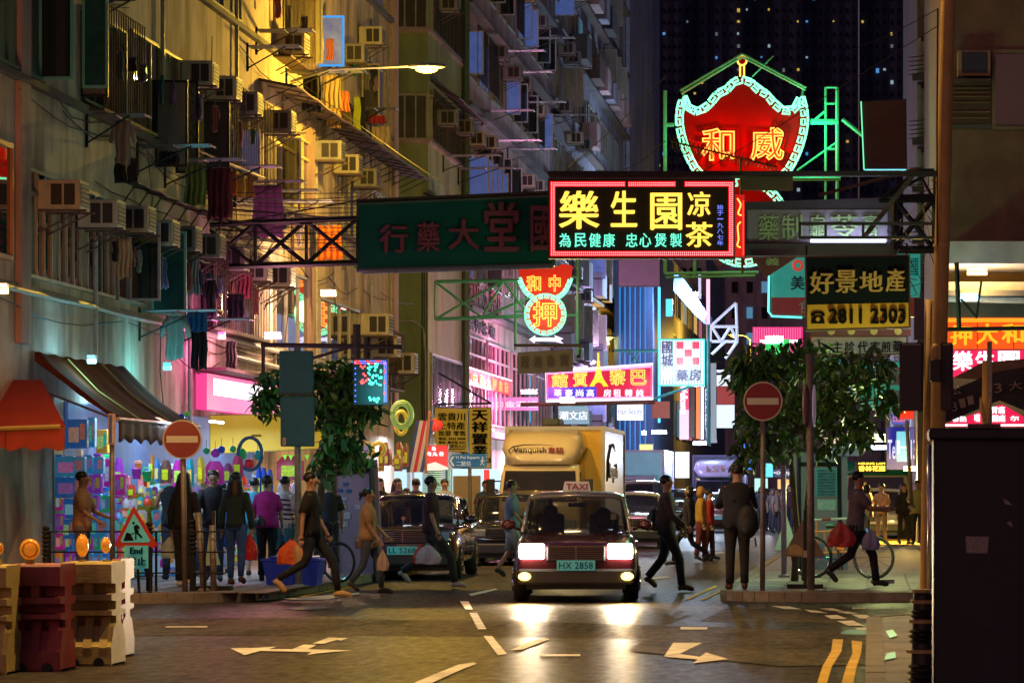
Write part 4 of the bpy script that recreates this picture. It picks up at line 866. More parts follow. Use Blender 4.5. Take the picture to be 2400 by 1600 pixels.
for s, a, b, c, d, r in (('8',2228,2243,942,964,-12),('1',2250,2262,934,955,-12),('1',2269,2281,928,948,-12),('公',2232,2252,902,925,-10),('3',2330,2348,898,920,-10),('大',2364,2396,893,914,-8)): text(s, 'printed_character', pal, t, a, b, c, d, Yc-.01, rz=R(r))
# --- yellow boards in the side lane
Y = 90
yb = mat('yellow_board', (.50,.33,.03), .5, var=.1, emit=.12, ecol=(1,.6,.05))
t = sign('hanging_sign_board', 'wide yellow board with black characters and an arrow, left of the blue street sign', [(1018,955),(1096,957),(1097,1060),(1022,1055)], Y, yb, None, d=.06, fw=1)
for s, a, b, c, d in (('雲貴川',1027,1090,967,985),('土特產',1027,1090,989,1006),('批發 零售',1028,1091,1009,1021),('電話: 9435 8908',1028,1091,1024,1031),('地址: 樂安街 87D',1028,1091,1033,1040),('二坡坊入口',1046,1091,1041,1049)): text(s, 'lettering', blk, t, a, b, c, d, Y-.02, bold=.02)
part(MB().prism([P(1026,1052,Y-.02),P(1032,1049,Y-.02),P(1032,1051,Y-.02),P(1090,1051,Y-.02),P(1090,1053,Y-.02),P(1032,1053,Y-.02),P(1032,1055,Y-.02)], (0,-.01,0)), 'printed_arrow', blk, t)
t = sign('hanging_sign_board', 'tall narrow yellow board with four big stacked black characters', (1098,1152,954,1098), Y-.3, yb, None, d=.08, fw=2)
chars('天祥置業', t, blk, [(1107,1142,961,985),(1107,1142,988,1012),(1107,1142,1016,1040),(1108,1142,1044,1068)], Y-.33, bold=.05); text('28', 'lettering', blk, t, 1141,1150,1072,1084, Y-.33)
part(MB().bar(P(1020,947,Y), P(1152,945,Y), .025).bar(P(1030,875,Y), P(1150,944,Y), .025), 'hanging_rail', black, t)
t = sign('lit_sign_board', 'red lit meatball shop sign behind the red lantern', (998,1050,1043,1102), 88, glow('red_shop_face', (.9,.02,.01), .85), None, d=.15)
chars('肉丸谷', t, MATS['white_char'], [(999,1010,1058,1068),(1014,1025,1058,1068),(1029,1040,1058,1068)], 87.96); text('魚', 'lettering', MATS['white_char'], t, 1012,1022,1046,1055, 87.96)
part(MB().prism([P(998,1088,87.97),P(1020,1082,87.97),P(1050,1095,87.97),P(1050,1102,87.97),P(998,1102,87.97)], (0,-.01,0)), 'picture_band', glow('peach', (1,.7,.55), 1), t)
# --- facade signs of the toy shops
t = thing('lit_sign_board', 'pink and white lit shop fascia on the beige tenement under the hanging trousers', 'sign', (XL+.1, 62, 2.9))
part(MB().box(XL+.02, XL+.22, 60.6, 68, 2.98, 3.62), 'sign_box', glow('pink_fascia', (1,.06,.30), .8), t)
part(MB().box(XL+.222, XL+.23, 61.2, 67.6, 3.25, 3.55), 'white_band', glow('white_fascia', (1,.9,1), 1.8), t)
part(MB().box(XL+.01, XL+.6, 60.4, 69, 3.66, 3.72), 'hood', rust, t)
t = sign('hanging_sign_board', 'plain yellow board between the no entry sign and the left tree', [(491,972),(760,966),(760,1052),(491,1064)], 60, mat('dull_yellow', (.50,.32,.01), .5, var=.08, scale=2, emit=.22, ecol=(1,.6,.02)), mat('yellow_edge', (.3,.22,.05), .5), d=.2, fw=2)
text('SSSSE', 'lettering', blk, t, 590,612,1018,1022, 59.97)
t = thing('led_sign', 'blinking LED sign with blue red and green dots beside the left tree', 'sign', P(868,945,51.6)); Y = 51.6
part(quadbox(rect(828,908,840,948), Y, .1), 'sign_box', black, t)
mbs = {k: MB() for k in 'brg'}
def led(k, x, y, r=.010): p = P(x, y, Y-.01); mbs[k].lathe([(r,-.012),(r,0)], tuple(p), 6, 'y')
for i in range(18): led('rb'[(i//3) % 2], 832+4.2*i, 846); led('rb'[(i//4) % 2], 832+4.2*i, 851)
for i in range(22): led('b' if i % 6 < 4 else 'r', 901, 850+4.3*i); led('b', 905, 850+4.3*i); led('b', 833, 850+4.3*i) if i % 3 == 0 else None
for (x, y) in ((846,858),(850,862),(855,858),(852,876),(856,880),(850,890),(846,894),(852,896),(858,892),(862,888),(848,898)): led('r', x, y, .016)
for i in range(46): led('g', 862+rnd.uniform(0,32), 852+rnd.uniform(0,50), .013)
for i in range(9): led('g', 866+rnd.uniform(0,26), 935+rnd.uniform(-4,8), .018)
part(mbs['b'], 'blue_leds', glow('led_blue2', (.08,.12,1), 4), t, kind='stuff'); part(mbs['r'], 'red_leds', glow('led_red2', (1,.05,.05), 4), t, kind='stuff'); part(mbs['g'], 'green_leds', glow('led_green2', (.05,1,.6), 5), t, kind='stuff')
lamp('lamp_light', 'POINT', P(868,915,Y-.6), 26, (.1,.8,.9), .2, t)
t2 = thing('sign_bracket', 'dark horizontal bracket pole above the LED sign and left tree', 'bracket', P(620,808,64))
part(MB().bar(P(612,808,64), P(944,813,64), .045, 4).bar(P(617,810,64), P(617,880,64), .035).bar(P(836,760,64), P(836,845,64), .07).bar(P(857,790,64), P(857,842,64), .04).bar(P(730,840,64), P(830,810,64), .03), 'pole', black, t2)
# --- far lit signs down the street
def lit(label, box, Y, c, s, txt=None, tc=None, name='lit_sign_board', vert=False, d=.2):
    key = 'lit_%.2f_%.2f_%.2f_%.1f' % (*c, s); t = sign(name, label, box, Y, glow(key, c, s), None, d=d, fw=.6)
    if txt:
        a, b, c0, d0 = box; m = glow('txt_%.2f_%.2f_%.2f' % tc, tc, .9)
        if vert:
            n = len(txt); h = (d0-c0-6)/n
            for i, ch in enumerate(txt): text(ch, 'lettering', m, t, a+2, b-2, c0+3+h*i, c0+h*(i+1), Y-.03, bold=.02)
        else: text(txt, 'lettering', m, t, a+3, b-3, c0+(d0-c0)*.3, d0-(d0-c0)*.25, Y-.03, bold=.02)
    return t
t = lit('tall pink and white supermarket sign with vertical lettering under the pharmacy sign', (1592,1615,906,1030), 135, (1,.55,.75), 1.1)
text('Wellcome', 'lettering', glow('txt_white_far', (1,1,1), 2), t, 1570,1636,928,944, 134.9, rz=R(90), bold=.03)
part(MB().box(XP(1592,135), XP(1615,135), 134.93, 134.98, ZP(960,135), ZP(906,135)), 'pink_panel', glow('wellcome_pink', (.9,.05,.2), .8), t)
lit('dark bulb-edged vertical sign beside the supermarket sign', (1617,1628,906,1025), 136, (.10,.05,.04), .5)
lit('orange flame vertical sign two along from the supermarket sign', (1631,1641,906,1028), 137, (1,.22,.05), 1)
lit('white vertical sign strip beside the orange flame sign', (1642,1650,906,1030), 138, (.85,.9,1), 1.3)
lit('navy vertical sign with white writing near the steel frame', (1651,1661,908,1032), 139, (.04,.03,.20), .8, 'BHPY', (.8,.8,1), vert=True)
lit('thin grey-white vertical banner right of the navy vertical sign', (1665,1679,850,1038), 140, (.35,.4,.5), .6)
lit('white lit beauty shop panel beneath the guesthouse sign', (1446,1508,945,985), 118, (.85,.95,1), 1.3, 'Hair Beauty', (.2,.2,.4))
lit('orange lit panel with a pale hand pattern behind the beauty shop panel', (1528,1570,940,980), 132, (.35,.06,.03), .6)
lit('teal shop fascia with white characters left of the beauty shop panel', (1308,1380,950,994), 116, (.02,.35,.4), .7, '潮文店', (.9,1,1))
lit('white shop fascia above the tree foot at the far corner', (1676,1722,948,1003), 150, (.7,.9,1), 1.0)
lit('red small square sign at the far corner above the white fascia', (1680,1722,905,948), 152, (.5,.05,.03), .5)
lit('white round striped canopy sign at left edge of the right tree', (1672,1712,878,905), 151, (.8,.9,1), .9)
lit('blue poster sign with a plane and the letter H at the minibus stop', (2101,2133,1010,1082), 95, (.05,.55,.75), .9, 'H', (.8,1,1))
lit('dark blue telephone shop board behind the poster', (2078,2150,1000,1100), 97, (.01,.02,.35), .6, 'Tel : 2813', (.7,.7,1))
lit('white glowing vertical panel beside the black signal box', (2146,2165,962,1032), 94, (.8,.85,1), 1.6)
lit('red rounded board hanging below the black sign backs', (2104,2142,955,982), 93, (.9,.02,.01), .9)
lit('small shop board with a red cross far down the right pavement', (1810,1858,1098,1118), 160, (.03,.02,.10), .7, '×DI Dpl', (.9,.9,1))
lit('cyan lit board low behind the left side of the right tree', (1786,1812,1085,1118), 158, (.1,.75,.8), .9)
lit('red and blue checked board behind the right tree', (2090,2132,968,995), 99, (.10,.12,.5), .8, '口田口', (1,.2,.2))
lit('small cyan hanging sign high beside the blue neon fins', (1560,1576,700,742), 145, (.1,.7,1), 1.1)
lit('white vertical tube sign over the far crowd', (1700,1708,905,985), 155, (.8,.9,1), 1.4)
lit('added lilac lit fascia above the blue and teal truck', (1380,1440,1000,1030), 124, (.6,.35,.9), .8, '麗晶', (1,1,1))  # the lit boards from here down are added to brighten the far street
lit('added yellow lit board between the two box trucks', (1498,1530,1040,1062), 126, (1,.85,.3), .9)
lit('added bright white panel between the two box trucks', (1582,1616,1058,1120), 146, (.75,.9,1), 1.3)
lit('added tall blue lit panel right of the dark blue box truck', (1742,1762,1040,1100), 150, (.05,.25,1), 1.0)
lit('added pale green lit panel over the far crowd', (1768,1800,1120,1150), 165, (.5,1,.8), .9)
lit('added amber lit panel right of the far crowd', (1822,1850,1122,1146), 166, (1,.6,.2), .9)
lit('added pink lit fascia on the pink tenement under the glowing windows', (1180,1262,930,962), 112, (1,.15,.5), .8, '金滿樓', (1,.8,.9))
lit('added peach lit panel above the hoarding behind the right tree', (1926,1982,1022,1062), 120, (1,.62,.45), .8)
# --- scaffolding-like white steel frame by the far lamp
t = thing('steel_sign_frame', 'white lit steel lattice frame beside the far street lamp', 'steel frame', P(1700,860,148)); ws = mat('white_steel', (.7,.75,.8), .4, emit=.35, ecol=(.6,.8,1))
for a, b in (((1665,765),(1725,710)),((1725,710),(1728,800)),((1665,765),(1730,765)),((1668,800),(1730,800)),((1668,765),(1690,800)),((1690,800),(1712,765)),((1712,765),(1728,800)),((1665,800),(1665,765)),((1668,830),(1700,800)),((1728,800),(1700,840)),((1668,870),(1730,870)),((1640,700),(1640,640))): part(MB().bar(P(*a,148), P(*b,148), .06, 4), 'lattice_bar', ws, t)
part(MB().box(XP(1656,148), XP(1664,148), 147.8, 147.95, ZP(800,148), ZP(655,148)), 'pink_tube_box', glow('pinkwhite_tube', (1,.5,.7), 1.3), t)
# ================================================================ vehicles (built facing -Y, front at y = 0)
car_glass = mat('car_glass', (.012,.014,.016), .03, var=0, spec=1, coat=.8, alpha=.62)
tyre_m = mat('tyre', (.02,.02,.02), .8, var=.1); rim_m = mat('alloy_rim', (.35,.35,.36), .25, metal=.9, var=0)
plate_w = mat('plate_white', (.55,.62,.62), .5, var=0); plate_y = mat('plate_cyan', (.12,.5,.5), .5, var=0, emit=.12, ecol=(.1,.6,.6))
lens = mat('lamp_lens', (.35,.38,.4), .1, var=0, spec=1, coat=.6); amberl = mat('amber_lens', (.5,.2,.02), .2, var=0)
redlens = mat('tail_lens', (.35,.01,.01), .2, var=0, emit=.25, ecol=(1,.03,.02))
def wheel(t, x, y, r=.31, w=.2):
    o = part(MB().lathe([(r*.55,-w/2),(r*.92,-w/2),(r,-w*.3),(r,w*.3),(r*.92,w/2),(r*.55,w/2)], (x, y, r), 22, 'x'), 'wheel', tyre_m, t, True, kind=None)
    s = 1 if x > 0 else -1; mb = MB(); xo = x+s*(w/2-.01)
    mb.lathe([(r*.60,-.012),(r*.62,.01),(r*.5,.012)], (xo, y, r), 22, 'x')
    for k in range(5):
        a = 2*math.pi*k/5; mb.bar((xo+s*.015, y, r), (xo+s*.01, y+math.cos(a)*r*.56, r+math.sin(a)*r*.56), .03, 4)
    part(mb, 'rim', rim_m, o, True); return o
def car(name, label, paint, L=4.6, W=1.75, Hh=1.45, hood=1.15, wsl=.65, roofl=1.9, hz=.78, bz=.88, boot=1.0, zb=.2, loc=(0,0,0), rz=0, rear=False, cat='car', roofm=None, group=None):
    t = thing(name, label, cat, group=group, world=False); hw = W/2
    st = [(0,.80,zb+.08,hz-.16),(.06,.93,zb,hz-.09),(.35,1,zb,hz-.03),(hood,1,zb,bz-.02),(hood+wsl,1,zb,bz),(hood+wsl+roofl,1,zb,bz),(L-boot*.9,1,zb,bz),(L-.08,.95,zb,bz-.04),(L,.84,zb+.1,bz-.14)]
    rings = []
    for (y, k, a, b) in st:
        w = hw*k; m = (a+b)/2
        rings.append([(-w*.94,y,a),(-w,y,a+.12),(-w,y,m+.05),(-w*.965,y,b-.07),(-w*.86,y,b),(0,y,b+.035),(w*.86,y,b),(w*.965,y,b-.07),(w,y,m+.05),(w,y,a+.12),(w*.94,y,a),(0,y,a)])
    body = part(MB().loft(rings), 'body', paint, t, True)
    m = body.modifiers.new('edge', 'SUBSURF'); m.levels = m.render_levels = 1
    y1, y2, y3, y4 = hood, hood+wsl, hood+wsl+roofl, L-boot*.85
    def gr(y, k, z0, z1): return [(-hw*.90*k,y,z0),(-hw*.78*k,y,z1-.04),(-hw*.60*k,y,z1),(0,y,z1+.025),(hw*.60*k,y,z1),(hw*.78*k,y,z1-.04),(hw*.90*k,y,z0)]
    zb2 = bz-.02; g = part(MB().loft([gr(y1,.98,zb2,zb2+.03),gr(y2,1,zb2,Hh-.03),gr((y2+y3)/2,1,zb2,Hh),gr(y3,1,zb2,Hh-.04),gr(y4,.95,zb2,zb2+.05)]), 'glasshouse', car_glass, t, True)
    mb = MB(); mb.loft([[(x, y, z+.012) for x, y, z in gr(yy, 1.01, zb2, zz)[1:6]]+[(x, y, z-.03) for x, y, z in reversed(gr(yy, 1.01, zb2, zz)[1:6])] for yy, zz in ((y2-.04,Hh-.055),(y2+.2,Hh-.01),((y2+y3)/2,Hh),(y3-.1,Hh-.02),(y3,Hh-.04))])
    for s in (-1, 1):
        mb.tube([(s*hw*.885,y1+.02,zb2+.02),(s*hw*.775,y2,Hh-.07)], .03, 5).tube([(s*hw*.855,y4-.05,zb2+.03),(s*hw*.775,y3,Hh-.08)], .05, 5).tube([(s*hw*.9,(y2+y3)/2,zb2),(s*hw*.79,(y2+y3)/2,Hh-.06)], .028, 4)
        mb.tube([(s*hw*.90,y1+.1,zb2+.01),(s*hw*.905,y4-.1,zb2+.01)], .015, 4)
    part(mb, 'roof', roofm or paint, t, True)
    for s in (-1, 1):
        for y in (.82, L-.95): wheel(t, s*(hw-.09), y)
        mm = MB(); mm.ell((s*(hw+.11), y1+.28, bz+.10), (.11,.07,.075), 10, 6).bar((s*hw*.93, y1+.33, bz+.03), (s*(hw+.06), y1+.3, bz+.07), .02); part(mm, 'wing_mirror', paint, t, True)
        for k in (0, 1):
            ya = y2-.25+k*1.0; part(MB().box(s*hw-.004 if s > 0 else -hw-.004, s*hw+.004 if s > 0 else -hw+.004, ya, ya+.008, zb+.15, bz-.06), 'door_seam', black, t)
            part(MB().box(min(s*hw*.99, s*(hw+.025)), max(s*hw*.99, s*(hw+.025)), ya+.75, ya+.9, bz-.17, bz-.145), 'door_handle', chrome, t)
    part(MB().box(-hw*.8, hw*.8, .05, L-.1, zb-.04, zb+.1), 'underside', black, t)
    place(t, loc, rz); return t, hw
def front(t, hw, hz, zb, y=0, lamp_m=None, grille_n=6, gw=.5, pl=None, plm=None, lw=.34, lh=.15, foglamp=None):
    mb = MB(); mb.bevbox(-hw*.93, hw*.93, y-.07, y+.2, zb+.05, zb+.26, .03); part(mb, 'bumper', MATS.get('bumper_grey') or mat('bumper_grey', (.05,.05,.055), .5), t)
    gz = hz-.30; f = part(MB().bevbox(-gw, gw, y-.035, y+.05, gz-.02, gz+.20, .02), 'grille', black, t)
    for i in range(grille_n): part(MB().box(-gw*.95, gw*.95, y-.05, y-.036, gz+.005+i*.19/grille_n, gz+.014+i*.19/grille_n), 'grille_bar', chrome, f)
    part(MB().box(-.008, .008, y-.055, y-.036, gz, gz+.19), 'grille_bar', chrome, f)
    for s in (-1, 1):
        a, b = s*(gw+.03), s*(gw+.03+lw); lm = lamp_m
        h = part(MB().bevbox(min(a,b), max(a,b), y-.03, y+.12, gz+.02, gz+.02+lh, .02), 'headlight', lm or lens, t)
        if foglamp:
            mb = MB(); mb.ell((s*hw*.82, y-.09, zb+.16), (.085,.03,.055), 14, 8); part(mb, 'fog_lamp', foglamp, t, True)
    if pl:
        p = part(MB().box(-.26, .26, y-.085, y-.072, zb+.27-.03, zb+.38), 'number_plate', plm or plate_w, t)
        me, a, b, c, d = text_mesh(pl, .004, 0, 0); m2 = me.copy(); m2.materials.clear(); m2.materials.append(MATS['black_letter'])
        m2.transform(Matrix.Translation((0, y-.088, zb+.31)) @ Matrix.Diagonal((.46/(b-a), 1, .09/(d-c), 1)) @ Matrix.Rotation(R(90), 4, 'X') @ Matrix.Translation((-(a+b)/2, -(c+d)/2, 0))); m2.name = 'plate_number'
        link(bpy.data.objects.new('plate_number', m2), p)
def local_text(s, name, m, parent, cx, y, cz, w, h, bold=.01, rot=0, axis='front'):
    me, a, b, c, d = text_mesh(s, .004, 0, 0); m2 = thick(me, name, bold); m2.materials.clear(); m2.materials.append(m)
    rr = Matrix.Rotation(R(90), 4, 'Z') if axis == 'side' else Matrix.Identity(4)
    m2.transform(Matrix.Translation((cx, y, cz)) @ rr @ Matrix.Diagonal((w/(b-a), 1, h/(d-c), 1)) @ Matrix.Rotation(R(90), 4, 'X') @ Matrix.Translation((-(a+b)/2, -(c+d)/2, 0)))
    o = bpy.data.objects.new(name, m2); link(o, parent); return o
red_paint = mat('taxi_red', (.08,.010,.012), .22, var=.04, coat=.8); dark_paint = mat('black_paint', (.018,.014,.022), .12, var=0, coat=1, spec=.8)
silver = mat('silver_paint', (.42,.42,.44), .25, metal=.6, var=.03, coat=.6); whitep = mat('white_vehicle', (.55,.54,.56), .25, var=.03, coat=.7)
blackpaint = mat('black_paint_b', (.012,.014,.02), .12, var=0, coat=1)
hl_white = glow('headlight_white', (1,.93,.82), 30, sample=False); fogm = glow('fog_yellow', (1,.62,.10), 7)
# --- taxi in the middle
Y = 46.6; x = XP(1350, Y)
taxi, hw = car('taxi', 'red taxi with glaring headlights and roof sign in the middle of the junction', red_paint, 4.6, 1.70, 1.50, 1.25, .62, 1.75, .86, .95, .9, .22, (x, Y, 0), R(4.6), cat='taxi', roofm=silver)
front(taxi, hw, .88, .2, -.0, hl_white, 7, .40, 'HX 2858', plate_y, .34, .20, fogm)
part(MB().prism([(-.20,1.95,1.52),(.20,1.95,1.52),(.17,1.95,1.66),(-.17,1.95,1.66)], (0,.12,0)), 'roof_sign', mat('roof_sign_box', (.5,.42,.36), .5, emit=.10, ecol=(1,.8,.6)), taxi)
local_text('TAXI', 'lettering', mat('dull_red_letter', (.35,.03,.03), .5, var=0), taxi, 0, 1.945, 1.585, .30, .085, .03)
part(MB().bevbox(-.12,.12,1.72,1.74,1.30,1.36,.01), 'rear_view_mirror', black, taxi); part(MB().ell((.38,2.35,1.12), (.15,.1,.17), 10, 7).bevbox(.18,.60,2.5,2.6,.8,1.2,.04), 'seat', black, taxi, True)
part(MB().bevbox(-.60,-.18,2.5,2.6,.8,1.2,.04).ell((-.38,2.5,1.24), (.11,.06,.09), 8, 6), 'seat', black, taxi, True)
part(MB().box(.48,.56,1.62,1.63,1.12,1.20), 'permit_sticker', mat('paper', (.6,.55,.3), .8), taxi)
for s in (-1, 1):
    l = lamp('headlight_beam', 'SPOT', (s*.6, -.12, .68), 850 if s < 0 else 600, (1,.80,.55), .06, taxi, (R(-80),0,0), R(75)); l.data.spot_blend = .9
    lamp('fog_beam', 'SPOT', (s*.7, -.14, .36), 150, (1,.62,.12), .04, taxi, (R(-72),0,0), R(120))
# --- dark saloon at left
merc, hw = car('car', 'black saloon parked at the left kerb with plate LL 5268', dark_paint, 5.0, 1.86, 1.45, 1.35, .75, 1.75, .90, .93, 1.1, .2, (XP(944, 58.6), 58.6, 0), R(2))
front(merc, hw, .95, .2, 0, mat('smoked_lens', (.15,.20,.26), .06, var=0, spec=1, coat=1, emit=.05, ecol=(.3,.6,.9)), 6, .40, 'LL 5268', plate_y, .36, .15)
part(MB().bar((0,.1,.97),(0,.1,1.04), .008).lathe([(.035,-.004),(.035,.004)], (0,.1,1.06), 12, 'y'), 'bonnet_ornament', chrome, merc)
# --- dark car behind it
c2, hw = car('car', 'dark car half hidden behind the taxi and the black saloon', blackpaint, 4.6, 1.78, 1.46, 1.15, .7, 1.8, .80, .9, 1, .2, (XP(1185, 70), 70, 0), R(2))
front(c2, hw, .88, .2, 0, None, 5, .38)
# --- queue on the right of the lane
c3, hw = car('car', 'white estate car waiting just right of the box truck', whitep, 4.5, 1.70, 1.50, 1.1, .6, 2.2, .86, .93, .6, .22, (XP(1483, 92), 92, 0), R(3))
front(c3, hw, .9, .2, 0, lens, 5, .36)
c4, hw = car('van', 'silver people carrier with a dark windscreen behind the white estate car', silver, 4.7, 1.80, 1.85, .9, .75, 2.7, .95, 1.05, .3, .25, (XP(1505, 103), 103, 0), R(4), cat='van')
front(c4, hw, .95, .22, 0, glow('soft_headlight', (1,.95,.9), 2.5), 4, .4)
c5, hw = car('car', 'black car in the queue beyond the crossing men', blackpaint, 4.6, 1.8, 1.60, 1.1, .7, 1.9, .85, .95, 1, .22, (XP(1592, 118), 118, 0), R(3))
front(c5, hw, .9, .2, 0, None, 4, .36)
c6, hw = car('taxi', 'dark red taxi seen from behind next to the standing man', red_paint, 4.6, 1.7, 1.5, 1.25, .62, 1.75, .86, .95, .9, .22, (XP(1690, 128), 132, 0), R(180), cat='taxi', roofm=silver)
for s in (-1, 1): part(MB().bevbox(s*.62-.17, s*.62+.17, 4.57, 4.63, .66, .80, .02), 'tail_light', redlens, c6)
part(MB().box(-.22,.22,4.61,4.63,.50,.60), 'number_plate', plate_y, c6); part(MB().prism([(-.18,2.3,1.52),(.18,2.3,1.52),(.15,2.3,1.64),(-.15,2.3,1.64)], (0,.1,0)), 'roof_sign', MATS['roof_sign_box'], c6)
c7, hw = car('car', 'white car nose showing behind the pedestrians on the right pavement', whitep, 4.3, 1.7, 1.48, 1.0, .6, 2.0, .78, .9, .8, .2, (XP(2052, 99), 99, .13), R(-3))
front(c7, hw, .86, .2, 0, lens, 3, .3)
# --- box trucks
def truck(name, label, cabm, boxm, trim, W, Hb, L, cw, cab_off, loc, rz=0, fairing=None, cat='truck', sidem=None):
    t = thing(name, label, cat, world=False); hw = cw/2; o = cab_off
    cab = MB(); cab.loft([[(o-hw*a,y,z),(o-hw*a*.97,y,z2*.55+.5),(o-hw*b,y,z2),(o+hw*b,y,z2),(o+hw*a*.97,y,z2*.55+.5),(o+hw*a,y,z)] for (y,a,b,z,z2) in ((0,.95,.88,.45,1.25),(.05,1,.93,.4,1.35),(.35,1,.90,.4,2.02),(.55,1,.90,.4,2.12),(1.55,1,.92,.4,2.15))])
    c = part(cab, 'cab', cabm, t, True)
    part(MB().prism([(o-hw*.90,.035,1.30),(o+hw*.90,.035,1.30),(o+hw*.84,.315,1.97),(o-hw*.84,.315,1.97)], (0,-.02,.01)), 'windscreen', car_glass, c)
    for s in (-1, 1):
        part(MB().prism([(o+s*hw*.99,.3,1.35),(o+s*hw*.99,1.2,1.35),(o+s*hw*.93,1.2,1.95),(o+s*hw*.93,.45,1.95)], (s*.02,0,0)), 'side_window', car_glass, c)
        m = MB(); m.bevbox(o+s*(hw+.16)-.09, o+s*(hw+.16)+.09, .1, .18, 1.45, 1.80, .02).bar((o+s*hw*.95,.25,1.75),(o+s*(hw+.16),.15,1.75), .015).bar((o+s*hw*.95,.25,1.5),(o+s*(hw+.16),.15,1.5), .015); part(m, 'wing_mirror', black, t)
        part(MB().bevbox(o+s*hw*.72-.15, o+s*hw*.72+.15, -.03, .05, .72, .92, .02), 'headlight', lens, t)
        wheel(t, o+s*(hw-.15), .75, .38, .24); wheel(t, s*(W/2-.2), 1.9+L*.68, .38, .3)
    part(MB().bevbox(o-hw*.98, o+hw*.98, -.08, .15, .38, .66, .04), 'bumper', MATS['bumper_grey'], t)
    part(MB().box(o-.55, o+.55, -.03, .0, .80, 1.0), 'grille', black, t); part(MB().box(-.4,.4,1.4,1.6+L,.45,.7), 'chassis', black, t)
    b = part(MB().box(-W/2+.05, W/2-.05, 1.72, 1.72+L, .75, Hb-.05), 'cargo_box', boxm, t)
    if sidem: part(MB().box(W/2-.05, W/2-.035, 1.80, 1.66+L, .82, Hb-.1), 'side_panel', sidem, b)
    e = MB()
    for s in (-1, 1):
        for y in (1.68, 1.70+L): e.box(s*(W/2-.04)-.045, s*(W/2-.04)+.045, y, y+.08, .72, Hb)
        e.box(s*(W/2-.04)-.04, s*(W/2-.04)+.04, 1.76, 1.70+L, Hb-.09, Hb-.005).box(s*(W/2-.04)-.04, s*(W/2-.04)+.04, 1.76, 1.70+L, .72, .80)
    e.box(-W/2+.05, W/2-.05, 1.685, 1.75, Hb-.085, Hb-.003).box(-W/2+.05, W/2-.05, 1.685, 1.75, .72, .80); part(e, 'edge_trim', trim, b)
    if fairing:
        f = MB(); rr = []
        for (y, w, z0, z1) in ((.25,.55,2.17,2.30),(.35,.80,2.12,2.48),(.6,.95,2.12,2.72),(1.0,1.0,2.13,2.84),(1.45,1.02,2.15,2.88)):
            a = hw*w; rr.append([(o-a*.8,y,z0),(o-a,y,(z0+z1)/2),(o-a*.92,y,z1-.08),(o-a*.75,y,z1),(o,y,z1+.02),(o+a*.75,y,z1),(o+a*.92,y,z1-.08),(o+a,y,(z0+z1)/2),(o+a*.8,y,z0),(o,y,z0)])
        f.loft(rr); part(f, 'roof_fairing', fairing, t, True)
    place(t, loc, rz); return t, b
cream = mat('cream_vehicle', (.74,.62,.42), .3, var=.03, coat=.6); yellowbox = mat('yellow_box', (.78,.46,.02), .5, var=.08, scale=2)
trk, bx = truck('box_truck', 'white cab delivery truck with a yellow cargo box and swoosh lettering behind the taxi', cream, yellowbox, mat('white_trim', (.5,.5,.55), .5, var=.1), 2.22, 2.98, 6.2, 1.82, -.19, (XP(1284, 74.3), 74.3, 0), R(0), cream, sidem=mat('silver_side', (.65,.65,.72), .25, metal=.4, var=.05, scale=2))
redt = mat('maroon_print', (.30,.03,.02), .5, var=0); navt = mat('navy_print', (.03,.03,.08), .5, var=0)
local_text('Vanquish', 'lettering', navt, trk, -.42, .285, 2.415, .72, .15, .015); local_text('韋駿', 'lettering', redt, trk, .15, .285, 2.42, .34, .15, .015)
part(MB().tube([(-.85,.26,2.36),(-.88,.27,2.42),(-.80,.29,2.50),(-.55,.29,2.545),(-.2,.29,2.55),(.1,.29,2.53)], [.012,.02,.02,.015,.010,.005], 4), 'printed_swoosh', navt, trk)
part(MB().tube([(1.085,2.6,1.75),(1.085,2.7,2.2),(1.085,3.4,2.55),(1.085,4.4,2.6),(1.085,5.2,2.45)], [.02,.05,.05,.04,.01], 4), 'printed_swoosh', navt, bx)
local_text('Vanquish', 'lettering', navt, bx, 1.08, 4.3, 1.95, 2.6, .45, .02, axis='side')
part(MB().bevbox(-.35,.05,2.2,3.4,3.0,3.16,.04), 'roof_vent', mat('dark_vent', (.06,.08,.10), .6), trk)
t3, b3_ = truck('box_truck', 'blue and teal box truck partly hidden behind the silver people carrier', mat('lilac_cab', (.35,.30,.42), .3, coat=.6), mat('teal_box', (.06,.38,.48), .4, var=.1), mat('mauve_trim', (.30,.25,.38), .5), 2.3, 3.05, 5.8, 1.9, 0, (XP(1475, 122), 122, 0), R(0), None, sidem=mat('blue_side', (.08,.12,.60), .4, var=.2))
t4, b4_ = truck('box_truck', 'dark blue box truck with a grey roof fairing lettered LST', mat('grey_cab', (.06,.07,.10), .3, coat=.7), mat('slate_box', (.06,.06,.13), .4), mat('slate_trim', (.10,.10,.22), .4), 2.15, 3.1, 5, 1.95, 0, (XP(1678, 143), 143, 0), R(0), mat('fairing_grey', (.5,.52,.7), .25, coat=.6))
local_text('LST', 'lettering', mat('tan_print', (.5,.30,.12), .5, var=0), t4, 0, .30, 2.50, .8, .26, .02)
